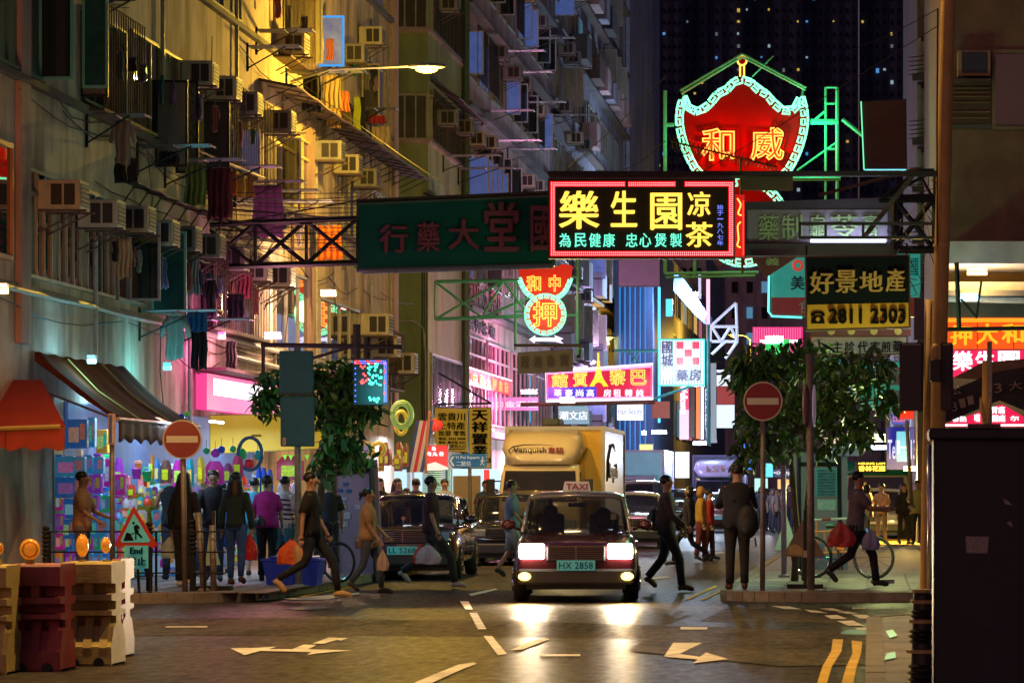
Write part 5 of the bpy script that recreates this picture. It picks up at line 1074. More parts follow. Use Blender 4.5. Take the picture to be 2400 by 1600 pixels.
# --- green minibus
mbus = thing('minibus', 'green roofed minibus with a yellow destination display on the right', 'minibus', world=False); grn = mat('minibus_green', (.01,.17,.13), .25, var=.03, coat=.7); crm = mat('minibus_cream', (.50,.46,.30), .3, var=.03, coat=.6)
def mring(y, w, z0, z1, r=.16): return [(-w+r*.4,y,z0),(-w,y,z0+r),(-w,y,z1-r*1.6),(-w+r*.5,y,z1-r*.6),(-w+r*1.6,y,z1),(w-r*1.6,y,z1),(w-r*.5,y,z1-r*.6),(w,y,z1-r*1.6),(w,y,z0+r),(w-r*.4,y,z0)]
part(MB().loft([mring(0,.92,.35,1.15),mring(.08,.98,.3,1.25),mring(.3,1.0,.3,2.05),mring(.6,1.0,.3,2.08),mring(6.6,1.0,.3,2.08),mring(6.7,.95,.35,2.0)]), 'body', crm, mbus, True)
part(MB().loft([mring(.22,.94,1.98,2.26,.1),mring(.5,1.01,1.98,2.42,.12),mring(6.6,1.01,1.98,2.42,.12)]), 'roof', grn, mbus, True)
part(MB().prism([(-.88,.05,1.22),(.88,.05,1.22),(.84,.26,1.92),(-.84,.26,1.92)], (0,-.03,.01)), 'windscreen', car_glass, mbus)
for k in range(5): part(MB().box(1.0,1.012,.9+k*1.1,1.85+k*1.1,1.25,1.9), 'side_window', car_glass, mbus); part(MB().box(-1.012,-1.0,.9+k*1.1,1.85+k*1.1,1.25,1.9), 'side_window', car_glass, mbus)
part(MB().bevbox(-.62,.38,.10,.3,2.06,2.40,.03), 'destination_box', black, mbus)
local_text('香林花園', 'lettering', glow('led_amber', (1,.62,.05), 3), mbus, -.12, .09, 2.19, .8, .17, .02); local_text('HEUNG LAM', 'lettering', MATS['led_amber'], mbus, -.12, .09, 2.34, .8, .06, .02)
for s in (-1, 1): part(MB().bevbox(s*.72-.17,s*.72+.17,-.03,.05,.6,.82,.03), 'headlight', lens, mbus); wheel(mbus, s*.85, 1.0, .36, .24); wheel(mbus, s*.85, 5.2, .36, .24)
part(MB().bevbox(-1.0,1.0,-.08,.15,.3,.55,.04), 'bumper', MATS['bumper_grey'], mbus); place(mbus, (XP(2052,104), 104, .05), R(-4))
# ================================================================ people
def skinmesh(verts, edges, radii, root=0, levels=1):
    me = bpy.data.meshes.new('figure'); me.from_pydata(verts, edges, []); o = bpy.data.objects.new('figure', me); TS.collection.objects.link(o)
    md = o.modifiers.new('skin', 'SKIN'); md.use_smooth_shade = True; me.skin_vertices.new() if not me.skin_vertices else None
    sv = me.skin_vertices[0].data
    for i, r in enumerate(radii): sv[i].radius = r if isinstance(r, tuple) else (r, r); sv[i].use_root = (i == root)
    s = o.modifiers.new('sub', 'SUBSURF'); s.levels = s.render_levels = levels
    TS.view_layers[0].update(); m = bpy.data.meshes.new_from_object(o.evaluated_get(TS.view_layers[0].depsgraph))
    bpy.data.objects.remove(o); bpy.data.meshes.remove(me); return m
def cloth_mat(c, stripes=None):
    k = 'cloth_%.2f_%.2f_%.2f' % c
    return mat(k, c, .9, var=.22, scale=7, bump=.3, grain=25)
tones = [mat('skin_a', (.42,.25,.17), .5, var=.06, scale=20), mat('skin_b', (.36,.20,.13), .5, var=.06, scale=20), mat('skin_c', (.50,.33,.24), .5, var=.06, scale=20)]
def person(label, px, fy, h=1.68, rz=0, walk=0, shirt=(.02,.02,.03), trousers=(.02,.025,.05), hairs='short', sleeve='short', legs='long', arms=(0,0), bend=(.25,.25), lean=0, female=False, z=.13, Y=None, tone=0, hairc=None, group=None, apron=None, shoes=(.03,.03,.03), stripes=False, fat=1.0):
    p = thing('person', label, 'person', group=group, world=False); s = h/1.7
    wd = .165 if female else .19
    J = {}; ly = lean
    J['pel'] = (0,0,.93); J['wst'] = (0,-ly*.3,1.08); J['cst'] = (0,-ly*.7,1.30); J['nk'] = (0,-ly,1.44); J['nt'] = (0,-ly-.01,1.52); J['hd'] = (0,-ly-.02,1.60); J['tp'] = (0,-ly-.015,1.655)
    for sd, n in ((-1,'l'),(1,'r')):
        ph = walk*sd
        J['hp'+n] = (sd*.085,0,.90); ky = -.30*max(ph,-.25)-.05*abs(walk); J['kn'+n] = (sd*.095, ky, .49+.02*abs(ph)); ay = -.42*ph if ph > 0 else -.52*ph
        lift = .0 if ph >= 0 else min(.17, -ph*.22); J['an'+n] = (sd*.10, ay, .09+lift); J['to'+n] = (sd*.115, ay-.15*(1 if ph >= 0 else .75), .045+lift*(.35 if ph < 0 else 1))
        a = arms[0 if sd < 0 else 1]; b = bend[0 if sd < 0 else 1]; sh = (sd*(wd), -ly*.85, 1.39)
        el = (sh[0]+sd*.05, sh[1]-.27*math.sin(a), sh[2]-.28*math.cos(a)); f = a+b; wr = (el[0]+sd*.015-(sd*.10 if b > .9 else 0), el[1]-.25*math.sin(f), el[2]-.25*math.cos(f)); hn = (wr[0], wr[1]-.07*math.sin(f), wr[2]-.07*math.cos(f))
        J['sh'+n] = sh; J['el'+n] = el; J['wr'+n] = wr; J['hn'+n] = hn
    names = list(J); idx = {n: i for i, n in enumerate(names)}
    E = [('pel','wst'),('wst','cst'),('cst','nk'),('nk','nt'),('nt','hd'),('hd','tp')]
    for n in 'lr': E += [('pel','hp'+n),('hp'+n,'kn'+n),('kn'+n,'an'+n),('an'+n,'to'+n),('cst','sh'+n),('sh'+n,'el'+n),('el'+n,'wr'+n),('wr'+n,'hn'+n)]
    Rr = {'pel':.11,'wst':.105,'cst':.12,'nk':.06,'nt':.055,'hd':(.090,.104),'tp':(.076,.09)}
    for n in 'lr': Rr.update({'hp'+n:.082,'kn'+n:.054,'an'+n:.036,'to'+n:.03,'sh'+n:.046,'el'+n:.038,'wr'+n:.026,'hn'+n:.034})
    m = skinmesh([J[n] for n in names], [(idx[a], idx[b]) for a, b in E], [Rr[n] for n in names])
    # face, ears and fingers grown onto the same body mesh
    bm = bmesh.new(); bm.from_mesh(m); bpy.data.meshes.remove(m); ex = MB(); hy = J['hd'][1]; hx = 0; hz = J['hd'][2]
    ex.tube([(0,hy-.085,hz+.01),(0,hy-.112,hz-.022),(0,hy-.085,hz-.03)], [.008,.014,.010], 6); ex.ell((0,hy-.082,hz-.062), (.024,.010,.008), 8, 5)
    for sd in (-1, 1): ex.ell((sd*.083,hy+.005,hz-.005), (.012,.02,.03), 8, 6)
    for n, sd in (('l',-1),('r',1)):
        w_, h_ = Vector(J['wr'+n]), Vector(J['hn'+n]); d = (h_-w_).normalized(); sp = Vector((0,1,0)) if abs(d.z) > .5 else Vector((1,0,0)); sp = (sp - d*sp.dot(d)).normalized(); nn = d.cross(sp)
        for k, L in enumerate((.062,.072,.068,.052)):
            a = h_ + sp*(.026-.0175*k) + d*.01; q = a+d*L*.55+nn*.006*sd; ex.tube([a, q, q+d*L*.42+nn*.016*sd], [.009,.0085,.006], 5)
        a = w_+d*.03+sp*.02; ex.tube([a, a+d*.03+sp*.022, a+d*.055+sp*.026], [.011,.010,.007], 5)
    fm = ex.mesh('face', skin); bm.from_mesh(fm); bm.to_mesh(fm); bm.free(); fm.materials.clear(); fm.materials.append(tones[tone]); fm.polygons.foreach_set('use_smooth', [True]*len(fm.polygons)); fm.name = 'body'
    part(fm, 'body', None, p)
    if abs(rz) < 1.2 or abs(rz) > 5.1:
        for sd in (-1, 1): part(MB().ell((sd*.031,hy-.088,hz+.012), (.011,.006,.006), 8, 5), 'eye', MATS['black_letter'], p, True)
    # hair
    hc = hairc or hair; mb = MB(); c = (0, hy+.030, hz+.044)
    mb.ell(c, (.089,.094,.080), 14, 9)
    if hairs == 'long': mb.loft([[(x*.095*w, hy+.06+y*.055*w, z) for x, y in ((-1,-.6),(-1,.5),(-.5,1),(0,1.1),(.5,1),(1,.5),(1,-.6),(0,-.2))] for z, w in ((hz+.06,.9),(hz-.05,1.12),(hz-.18,1.35),(hz-.34,1.3),(hz-.42,.7))])
    if hairs == 'bun': mb.ell((0,hy+.125,hz+.02), (.048,.045,.045), 10, 7).tube([(0,hy+.13,hz+.0),(0,hy+.15,hz-.08)], [.03,.012], 6)
    if hairs == 'bob': mb.loft([[(x*.105*w, hy+.03+y*.085*w, z) for x, y in ((-1,-.7),(-1,.5),(-.5,1),(0,1.1),(.5,1),(1,.5),(1,-.7),(0,-.1))] for z, w in ((hz+.05,.9),(hz-.04,1.05),(hz-.12,1.0))])
    if hairs == 'cap': mb.ell((0,hy-.09,hz+.055), (.075,.07,.012), 10, 5)
    if hairs != 'bald':
        hm = mb.mesh('hair', hc, True)
        for v in hm.vertices:
            if v.co.y < hy-.062 and v.co.z < hz+.045 and hairs != 'cap': v.co.y = max(v.co.y, hy-.045)
            v.co.x *= 1+.03*math.sin(v.co.z*170+v.co.y*90); v.co.y += .004*math.sin(v.co.x*210)
        part(hm, 'hair' if hairs != 'cap' else 'cap', None, p)
    # shirt: one lofted trunk with two sleeves
    def ell_ring(c, rx, ry, n=14, twist=0): return [(c[0]+rx*math.cos(2*math.pi*i/n), c[1]+ry*math.sin(2*math.pi*i/n)*(1+.05*math.sin(3*i+twist)), c[2]+.006*math.sin(5*i+twist)) for i in range(n)]
    cw = wd*fat; mb = MB()
    rings = [ell_ring((0,0,.84 if not female else .88), cw*.96*fat, .135*fat, twist=1), ell_ring((0,-ly*.15,.97), cw*.93*fat, .135*fat, twist=2), ell_ring((0,-ly*.4,1.10), cw*.84*fat, .125*fat, twist=3), ell_ring((0,-ly*.65,1.25), cw*.97, .135*fat, twist=4), ell_ring((0,-ly*.8,1.36), cw*1.08, .115), ell_ring((0,-ly*.9,1.425), cw*.78, .085), ell_ring((0,-ly,1.462), .075, .07)]
    mb.loft(rings, cap=True)
    for n, sd in (('l',-1),('r',1)):
        a, b, w_ = Vector(J['sh'+n]), Vector(J['el'+n]), Vector(J['wr'+n]); a = a+Vector((-sd*.05,0,.01))
        if sleeve == 'short': mb.tube([a, a.lerp(b,.12), a.lerp(b,.35), a.lerp(b,.88)], [.055,.080,.074,.074], 10)
        elif sleeve == 'long': mb.tube([a, a.lerp(b,.12), a.lerp(b,.4), b, b.lerp(w_,.5), w_], [.055,.080,.070,.058,.05,.042], 10)
    sc_ = cloth_mat(shirt)
    part(mb, 'shirt', sc_, p, True)
    if stripes:
        for q in (.98,1.06,1.14,1.22,1.30): part(MB().loft([ell_ring((0,-ly*.6,q), cw*(.92 if q < 1.2 else 1.02), .145), ell_ring((0,-ly*.6,q+.03), cw*(.92 if q < 1.2 else 1.02), .145)], cap=False), 'stripe', mat('dark_stripe', (.03,.02,.05), .9), p)
    mb = MB(); mb.loft([ell_ring((0,0,.84), .15*fat, .12*fat), ell_ring((0,0,.93), .152*fat, .122*fat), ell_ring((0,0,1.0), .14*fat, .115*fat)])
    for n, sd in (('l',-1),('r',1)):
        hp, kn, an = Vector(J['hp'+n]), Vector(J['kn'+n]), Vector(J['an'+n]); top = hp+Vector((0,0,.02))
        if legs == 'long': mb.tube([top, hp.lerp(kn,.35), hp.lerp(kn,.8), kn.lerp(an,.1), kn.lerp(an,.55), kn.lerp(an,.97)], [.098,.094,.072,.068,.060,.058], 10)
        elif legs == 'slim': mb.tube([top, hp.lerp(kn,.35), hp.lerp(kn,.8), kn.lerp(an,.1), kn.lerp(an,.5), kn.lerp(an,.95)], [.095,.088,.064,.060,.055,.042], 10)
        else: mb.tube([top, hp.lerp(kn,.4), hp.lerp(kn,.95)], [.10,.098,.09], 10)
    part(mb, 'trousers' if legs != 'short' else 'shorts', cloth_mat(trousers), p, True)
    for n, sd in (('l',-1),('r',1)):
        an, to = Vector(J['an'+n]), Vector(J['to'+n]); d = to-an; bk = an-Vector((0,d.y*.35,0)); bk.z = an.z-.045
        part(MB().tube([bk, an+Vector((0,0,-.02)), an.lerp(to,.55), to, to+Vector((0,d.y*.22,-.006))], [.034,.046,.044,.038,.02], 9), 'shoe', cloth_mat(shoes), p, True)
    if apron: part(MB().loft([ell_ring((0,-.02,.70), cw*1.0, .165), ell_ring((0,-.02,1.0), cw*.92, .15), ell_ring((0,-.02,1.28), cw*.75, .15)], cap=False), 'apron', cloth_mat(apron), p, True)
    Yp = Y or (H-z)*F/(fy-HY); place(p, (XP(px, Yp), Yp, z), rz, (s, s, s)); p['_'] = 0; del p['_']
    return p, J, s, Yp
def to_world(P_, v):
    p, J, s, Y = P_; return Matrix.Translation(p.location) @ Matrix.Rotation(p.rotation_euler.z, 4, 'Z') @ (Vector(v)*s)
def bag(label, at, c, w=.30, h=.34, d=.14, c2=None, group=None, rz=0, kind='bag'):
    """soft carrier bag hanging below a hand"""
    t = thing('carrier_bag' if kind == 'bag' else kind, label, 'bag', group=group, world=False); n = 14; rr = []
    for z, k in ((-h,.80),(-h*.97,.92),(-h*.7,1.0),(-h*.45,.84),(-h*.25,.55),(-h*.12,.25),(-.03,.10)):
        rr.append([(w/2*k*math.cos(2*math.pi*i/n)*(1+.08*math.sin(3*i+z*20)), d*.36*k*math.sin(2*math.pi*i/n)*(1+.25*math.sin(4*i+z*9)), z+.012*math.sin(5*i)) for i in range(n)])
    m = [mat('bag_%.2f_%.2f_%.2f' % c, c, .35, var=.12, scale=12, bump=.3)]
    part(MB().loft(rr), 'bag_body', m, t, False)
    if c2: part(MB().loft([[(x*1.02+ (0), y*1.03, z) for x, y, z in r if x > -w*.02] for r in rr][1:5], cap=False, closed=False), 'bag_panel', mat('bag_%.2f_%.2f_%.2f' % c2, c2, .4, var=.1), t, True)
    part(MB().tube([(-w*.10,0,-h*.22),(-w*.04,0,0),(w*.04,0,0),(w*.10,0,-h*.22)], .008, 5), 'handle', m, t); place(t, at, rz); return t
RT, LT, BK = R(90), R(-90), R(180)
# left pavement, from the left edge
p1 = person('woman in a maroon shirt at the left frame edge behind the barriers', 12, 1400, 1.62, R(20), 0, (.14,.02,.03), (.03,.03,.04), 'long', 'long', female=True, Y=51, tone=1)
p2 = person('shop worker in a pale blouse and teal apron beside the red awning', 66, 1400, 1.6, R(25), 0, (.45,.55,.55), (.03,.03,.04), 'bob', 'long', female=True, Y=53, tone=2, apron=(.02,.30,.32), arms=(.2,.3), bend=(.9,.9))
p3 = person('man in a peach shirt among the toy shelves behind the amber lamps', 193, 1400, 1.66, RT, 0, (.45,.25,.15), (.12,.12,.2), Y=48.6, tone=1, arms=(.3,.4), bend=(.7,.8))
p4 = person('bald man in a yellow shirt behind the roadworks triangle', 333, 1395, 1.62, R(30), 0, (.55,.36,.03), (.03,.03,.04), 'bald', Y=55, tone=2, arms=(.2,.3), bend=(.8,.9))
p5 = person('man in a dark vest seen from behind left of the no entry pole', 405, 1388, 1.72, BK+.3, 0, (.015,.02,.03), (.02,.03,.05), 'short', 'none', Y=53.5, tone=0, arms=(.1,.5), bend=(.3,1.2))
p6 = person('long haired person in a black coat carrying a blue tote behind the no entry pole', 432, 1400, 1.66, BK-.2, .12, (.012,.012,.014), (.012,.012,.014), 'long', 'long', female=True, shoes=(.6,.6,.6), Y=49.5)
b = bag('white and light blue tote bag held by the person in the black coat', to_world(p6, p6[1]['hnr']), (.45,.55,.50), .36, .36, .10, (.05,.25,.40)); b.location.x = XP(406, b.location.y)
p7 = person('woman in a blue baseball cap facing the shop crowd', 476, 1385, 1.60, R(15), 0, (.5,.4,.45), (.03,.04,.10), 'cap', 'short', female=True, Y=56, tone=2, hairc=mat('blue_cap', (.01,.06,.30), .8))
p8 = person('man in a black t-shirt and jeans facing the camera on the left pavement', 500, 1378, 1.70, R(8), .12, (.010,.010,.016), (.03,.05,.10), 'short', 'short', Y=52.5, tone=1, arms=(.3,.3), bend=(.9,.9))
b = bag('white plastic bag hanging in front of the man in the black t-shirt', to_world(p8, p8[1]['hnl']), (.6,.6,.66), .26, .46, .10)
p9 = person('long haired woman in a green jacket and jeans walking away', 553, 1388, 1.66, BK-.1, .15, (.02,.045,.04), (.03,.09,.26), 'long', 'long', 'slim', female=True, Y=50.5, arms=(.05,.0), bend=(.1,.1), shoes=(.10,.05,.03))
b = bag('glossy red plastic bag in the hand of the woman in jeans', to_world(p9, p9[1]['hnl']), (.55,.02,.015), .25, .40, .2); b.location.x = XP(585, b.location.y)
p10 = person('woman in a magenta t-shirt with a black waist bag seen from behind', 626, 1376, 1.62, BK, .18, (.42,.015,.24), (.010,.010,.014), 'bun', 'short', female=True, Y=52.6, tone=0, fat=1.12, arms=(.1,.1))
bag('black shoulder bag on the back of the woman in magenta', to_world(p10, (.09,.15,1.08)), (.012,.02,.035), .2, .17, .12, kind='shoulder_bag')
p11 = person('person in a black and white striped top behind the woman in magenta', 668, 1372, 1.62, BK-.5, 0, (.5,.45,.48), (.02,.10,.16), 'short', 'short', Y=55, stripes=True, tone=2, legs='short')
p11b = person('person in teal shorts behind the woman in the green jacket', 596, 1372, 1.60, BK, 0, (.03,.22,.36), (.02,.28,.32), 'short', 'short', Y=56, tone=2, legs='short')
p11c = person('child-height shopper in blue by the hanging toys', 520, 1372, 1.55, BK, 0, (.03,.10,.40), (.02,.05,.25), 'short', 'short', Y=57.5, tone=2, legs='short')
p12 = person('tall man in black striding right across the kerb with an orange bag', 728, 1402, 1.74, RT, .85, (.010,.010,.014), (.014,.018,.03), 'short', 'short', 'slim', z=.03, tone=0, arms=(-.25,.2), bend=(.2,.3), shoes=(.5,.36,.16))
b = bag('orange and white shopping bag swinging behind the tall man in black', P(683,1262,48.4), (.62,.10,.02), .42, .36, .16, (.45,.30,.16))
p13 = person('man in dark clothes standing behind the tall man in black', 770, 1368, 1.60, BK+.4, 0, (.02,.02,.04), (.02,.02,.04), Y=56.5, tone=1)
p14 = person('woman in a tan top and jeans with a brown cardigan round her waist', 862, 1393, 1.55, RT, .5, (.42,.27,.15), (.06,.08,.13), 'bun', 'short', 'slim', female=True, z=0, tone=0, arms=(.2,.3), bend=(.4,.5), fat=1.1, shoes=(.04,.03,.03))
bag('brown cardigan bundle tied round the woman in tan', to_world(p14, (0,.02,1.08)), (.20,.12,.055), .36, .30, .34, kind='cardigan'); bag('pale beige bag in the right hand of the woman in tan', P(897,1288,50), (.50,.40,.34), .18, .30, .12)
p15 = person('man in a dark maroon shirt striding past the black saloon', 1010, 1378, 1.74, RT, -.9, (.045,.012,.025), (.02,.025,.03), 'short', 'short', z=0, tone=1, arms=(.15,-.1), bend=(.2,.2), shoes=(.45,.40,.36))
b = bag('red and white plastic bag carried by the man in the maroon shirt', P(1003,1273,53.3), (.50,.46,.52), .40, .32, .16); bag('bright red plastic bag bunched with the white one', P(985,1275,53.6), (.62,.06,.02), .24, .30, .12)
p16 = person('man in a blue grey shirt and pale shorts left of the taxi', 1200, 1358, 1.70, RT, -.5, (.18,.22,.30), (.28,.28,.28), 'short', 'short', 'short', z=0, tone=1, arms=(.3,-.2), bend=(.5,.3), Y=58.5)
p17 = person('man in a dark brown shirt walking right of the taxi', 1562, 1386, 1.75, RT, -.55, (.055,.040,.045), (.015,.015,.018), 'short', 'long', z=0, tone=1, arms=(.3,.2), bend=(.6,.4), Y=51.8, shoes=(.05,.03,.03))
bag('black shoulder bag behind the man in the dark brown shirt', to_world(p17, (0,.18,1.25)), (.012,.012,.016), .26, .36, .2, kind='shoulder_bag')
p18 = person('person in dark clothes stepping left behind the man in brown', 1615, 1325, 1.62, LT, .8, (.015,.015,.02), (.015,.015,.02), 'bob', 'long', 'slim', z=0, female=True, Y=70, tone=1, arms=(.5,-.2))
p19 = person('blond figure in a mustard jacket beyond the person in dark clothes', 1643, 1318, 1.62, RT, .2, (.50,.30,.06), (.15,.03,.04), 'bob', 'long', z=0, female=True, Y=74, tone=2, hairc=mat('blond_hair', (.45,.25,.08), .6))
p19b = person('pedestrian in red beside the mustard jacket', 1662, 1318, 1.55, RT, .2, (.40,.03,.05), (.06,.02,.03), 'short', 'long', z=0, Y=76, tone=2)
p20 = person('man with a black backpack standing with his back to the camera', 1728, 1388, 1.76, BK+.12, 0, (.020,.022,.03), (.022,.020,.020), 'short', 'long', tone=0, arms=(.5,.5), bend=(1.3,1.3), shoes=(.10,.03,.03), Y=47.8, fat=1.08)
bp = thing('backpack', 'black backpack hanging from the shoulder of the standing man', 'backpack', world=False); mb = MB(); mb.ell((.0,0,0), (.16,.10,.24), 14, 10); part(mb, 'bag_body', mat('black_nylon', (.012,.012,.014), .6, var=.2, bump=.3), bp, True); part(MB().ell((0,-.09,-.06), (.11,.05,.12), 12, 8), 'pocket', MATS['black_nylon'], bp, True); part(MB().tube([(.08,.08,.2),(.02,.18,.30),(-.12,.2,.34),(-.2,.05,.28)], .018, 5).tube([(.1,.05,-.22),(.12,.0,-.34)], .01, 4), 'strap', MATS['black_nylon'], bp); place(bp, P(1752,1222,47.58))
p21 = person('man in a grey shirt walking left with a red bag on the right pavement', 2004, 1393, 1.66, RT, .75, (.13,.11,.14), (.010,.010,.016), 'short', 'short', tone=1, arms=(.7,.6), bend=(.9,.9), lean=.05, Y=49.5, hairc=hair)
bag('faded red shoulder bag at the side of the man in grey', P(1972,1222,49.3), (.42,.03,.03), .42, .36, .18, kind='shoulder_bag'); bag('pale lilac plastic bag in front of the man in grey', P(2040,1238,49.2), (.30,.30,.50), .26, .30, .14)
p22 = person('woman in a pink top with folded arms by the minibus', 2066, 1286, 1.60, R(-10), 0, (.60,.34,.30), (.25,.20,.18), 'bun', 'short', 'slim', female=True, Y=90, tone=2, arms=(.4,.4), bend=(1.5,1.5))
p23 = person('woman in black leaning towards the man in olive', 2118, 1288, 1.60, R(25), .2, (.015,.012,.016), (.012,.012,.015), 'long', 'long', 'slim', female=True, Y=89.5, tone=1)
p24 = person('man in an olive t-shirt facing the camera by the black pole', 2150, 1290, 1.68, R(0), .15, (.30,.28,.10), (.02,.02,.025), 'short', 'short', Y=88.8, tone=1, arms=(.5,.5), bend=(1.1,1.1))
p25 = person('woman in a white top half hidden by the man in grey', 2032, 1292, 1.56, RT, 0, (.62,.50,.42), (.20,.16,.15), 'bob', 'none', female=True, Y=86, tone=2)
p26 = person('bare shouldered man seen from behind at the minibus door', 2024, 1288, 1.66, BK, 0, (.30,.18,.10), (.05,.05,.06), Y=93, tone=2)
# heads behind the black saloon, on the left pavement
for lab, px, c, hs, Yh in (('woman in dark clothes nearest the purple hoarding', 890, (.03,.02,.03), 'long', 66), ('long haired shopper looking over the saloon roof', 932, (.08,.05,.10), 'long', 68), ('short person in gold beside the long haired shopper', 952, (.40,.22,.05), 'bob', 70), ('dark haired man with his back to the shutter', 975, (.03,.03,.05), 'short', 69), ('man in a white cap by the green shutter', 1042, (.30,.32,.36), 'short', 72), ('man in a denim shirt near the cream board', 1138, (.05,.09,.16), 'short', 80), ('child beside the man in the denim shirt', 1162, (.05,.05,.07), 'short', 84)):
    person(lab, px, 0, 1.64 if 'short person' not in lab and 'child' not in lab else 1.45, rnd.uniform(-.8,.8) if 'back' not in lab else BK, 0, c, (.03,.03,.04), hs, Y=Yh, tone=rnd.randrange(3))
# far crowd on the street
base = None
cw = [(.15,.12,.13),(.35,.3,.28),(.06,.07,.12),(.25,.18,.1),(.4,.38,.36),(.10,.05,.08)]
for i in range(14):
    px = 1768+i*7.5+rnd.uniform(-3,3); Yf = rnd.uniform(120,150)
    person(['pedestrian in dark grey','pedestrian in a cream top','pedestrian in navy','pedestrian in tan','pedestrian in white','pedestrian in plum'][i % 6]+' in the distant crowd, '+ORD[i]+' from the backpack man', px, 0, rnd.uniform(1.5,1.72), rnd.uniform(-1,1), .2, cw[i % 6], (.05,.05,.08), rnd.choice(('short','long','bob')), Y=Yf, z=.0 if px < 1850 else .13, tone=i % 3, group='distant crowd in the street')
# ================================================================ air conditioners
def ac_proto(name, cm):
    t = thing(name, 'x', 'air conditioner', world=False)
    part(MB().bevbox(0, .60, -.30, .30, 0, .42, .015), 'casing', cm, t)
    for a in (.20, .38): part(MB().box(a, a+.15, -.306, -.298, .06, .36), 'side_vent', acd, t)
    part(MB().box(.598, .606, -.25, .25, .05, .37), 'rear_grille', acd, t)
    for k in range(5): part(MB().box(.604, .612, -.25, .25, .07+k*.065, .082+k*.065), 'grille_bar', cm, t)
    mb = MB().box(0, .68, -.28, -.25, -.035, -.005).box(0, .68, .25, .28, -.035, -.005).bar((0,-.265,-.35),(.6,-.265,-.03), .014, 4).bar((0,.265,-.35),(.6,.265,-.03), .014, 4)
    part(mb, 'bracket', rust, t); return t
acs = [ac_proto('air_conditioner', acw), ac_proto('air_conditioner', mat('ac_casing_grey', (.22,.21,.20), .6, var=.25, scale=5, dirt=.7))]
used = [False, False]
def put_ac(px, ztop, label, group, kind=None, sc=1.0):
    k = rnd.randrange(2) if kind is None else kind; Y = YL(px)
    o = acs[k] if not used[k] else copy_tree(acs[k]); used[k] = True
    place(o, (XL+.03, Y, ztop-.42*sc), 0, (sc*rnd.uniform(.9,1.05), sc, sc)); o['label'] = label; o['group'] = group; return o
for i, px in enumerate((92,187,262,325,386,438,500,556,612)): put_ac(px, 5.98+rnd.uniform(-.06,.06), 'window air conditioner, %s from the left in the first-floor row of the beige tenement' % ORD[i], 'air conditioners on the beige tenement', 0 if i < 2 else None)
for i, px in enumerate((200,428,487,538,612,733,783,828)): put_ac(px, 9.02+rnd.uniform(-.05,.05) if i else 9.5, 'window air conditioner, %s from the left in the second-floor row of the beige tenement' % ORD[i], 'air conditioners on the beige tenement')
for i, (px, z) in enumerate(((590,12.3),(648,10.75),(700,12.9),(795,11.6),(842,12.4))): put_ac(px, z, 'window air conditioner, %s from the left above the rusty canopy of the beige tenement' % ORD[i], 'air conditioners on the beige tenement')
for i, (px, z) in enumerate(((846,5.7),(868,5.25),(905,4.95))): put_ac(px, z, 'large cream air conditioner, %s of three at the far end of the beige tenement' % ['left','middle','right'][i], 'air conditioners on the beige tenement', 0, 1.2)
for i, (px, z) in enumerate(((1018,12.0),(1062,12.2),(1068,9.3),(1022,15.2))): put_ac(px, z, 'air conditioner on the green tenement, %s of four' % ORD[i], 'air conditioners on the green tenement')
FN = ['lowest','second lowest','middle','fourth','fifth','sixth','highest']
for j, z in enumerate((9.4, 12.4, 15.4, 18.4, 21.5)):
    for i, px in enumerate((1092, 1120, 1148, 1180, 1212, 1245)):
        if rnd.random() < .8: put_ac(px+rnd.uniform(-8,8), z+rnd.uniform(-.3,.2), 'small air conditioner on the pink tenement, %s row, %s from the left' % (FN[j], ORD[i]), 'air conditioners on the pink tenement')
for j, z in enumerate((7, 10, 13, 16, 19, 22, 25)):
    for i, px in enumerate((1302, 1325, 1345)):
        put_ac(px+rnd.uniform(-6,6), z+rnd.uniform(-.4,.4), 'tiny air conditioner on the distant brown tenement, %s row, %s of three' % (FN[j], ('left','middle','right')[i]), 'air conditioners on the distant brown tenement', sc=1.1)
t = thing('air_conditioner', 'white framed window air conditioner high on the brown corner building', 'air conditioner', P(2285,180,61.6))
part(MB().bevbox(XP(2244,61.6), XP(2322,61.6), 61.6, 61.99, ZP(178,61.6), ZP(118,61.6), .02), 'casing', mat('ac_brown_lit', (.35,.24,.13), .6), t); part(MB().box(XP(2254,61.6), XP(2315,61.6), 61.58, 61.6, ZP(171,61.6), ZP(122,61.6)), 'side_vent', mat('navy_vent', (.02,.03,.05), .5), t)
part(MB().box(XP(2232,61.6), XP(2322,61.6), 61.4, 61.99, ZP(192,61.6), ZP(187,61.6)), 'shelf', rust, t)
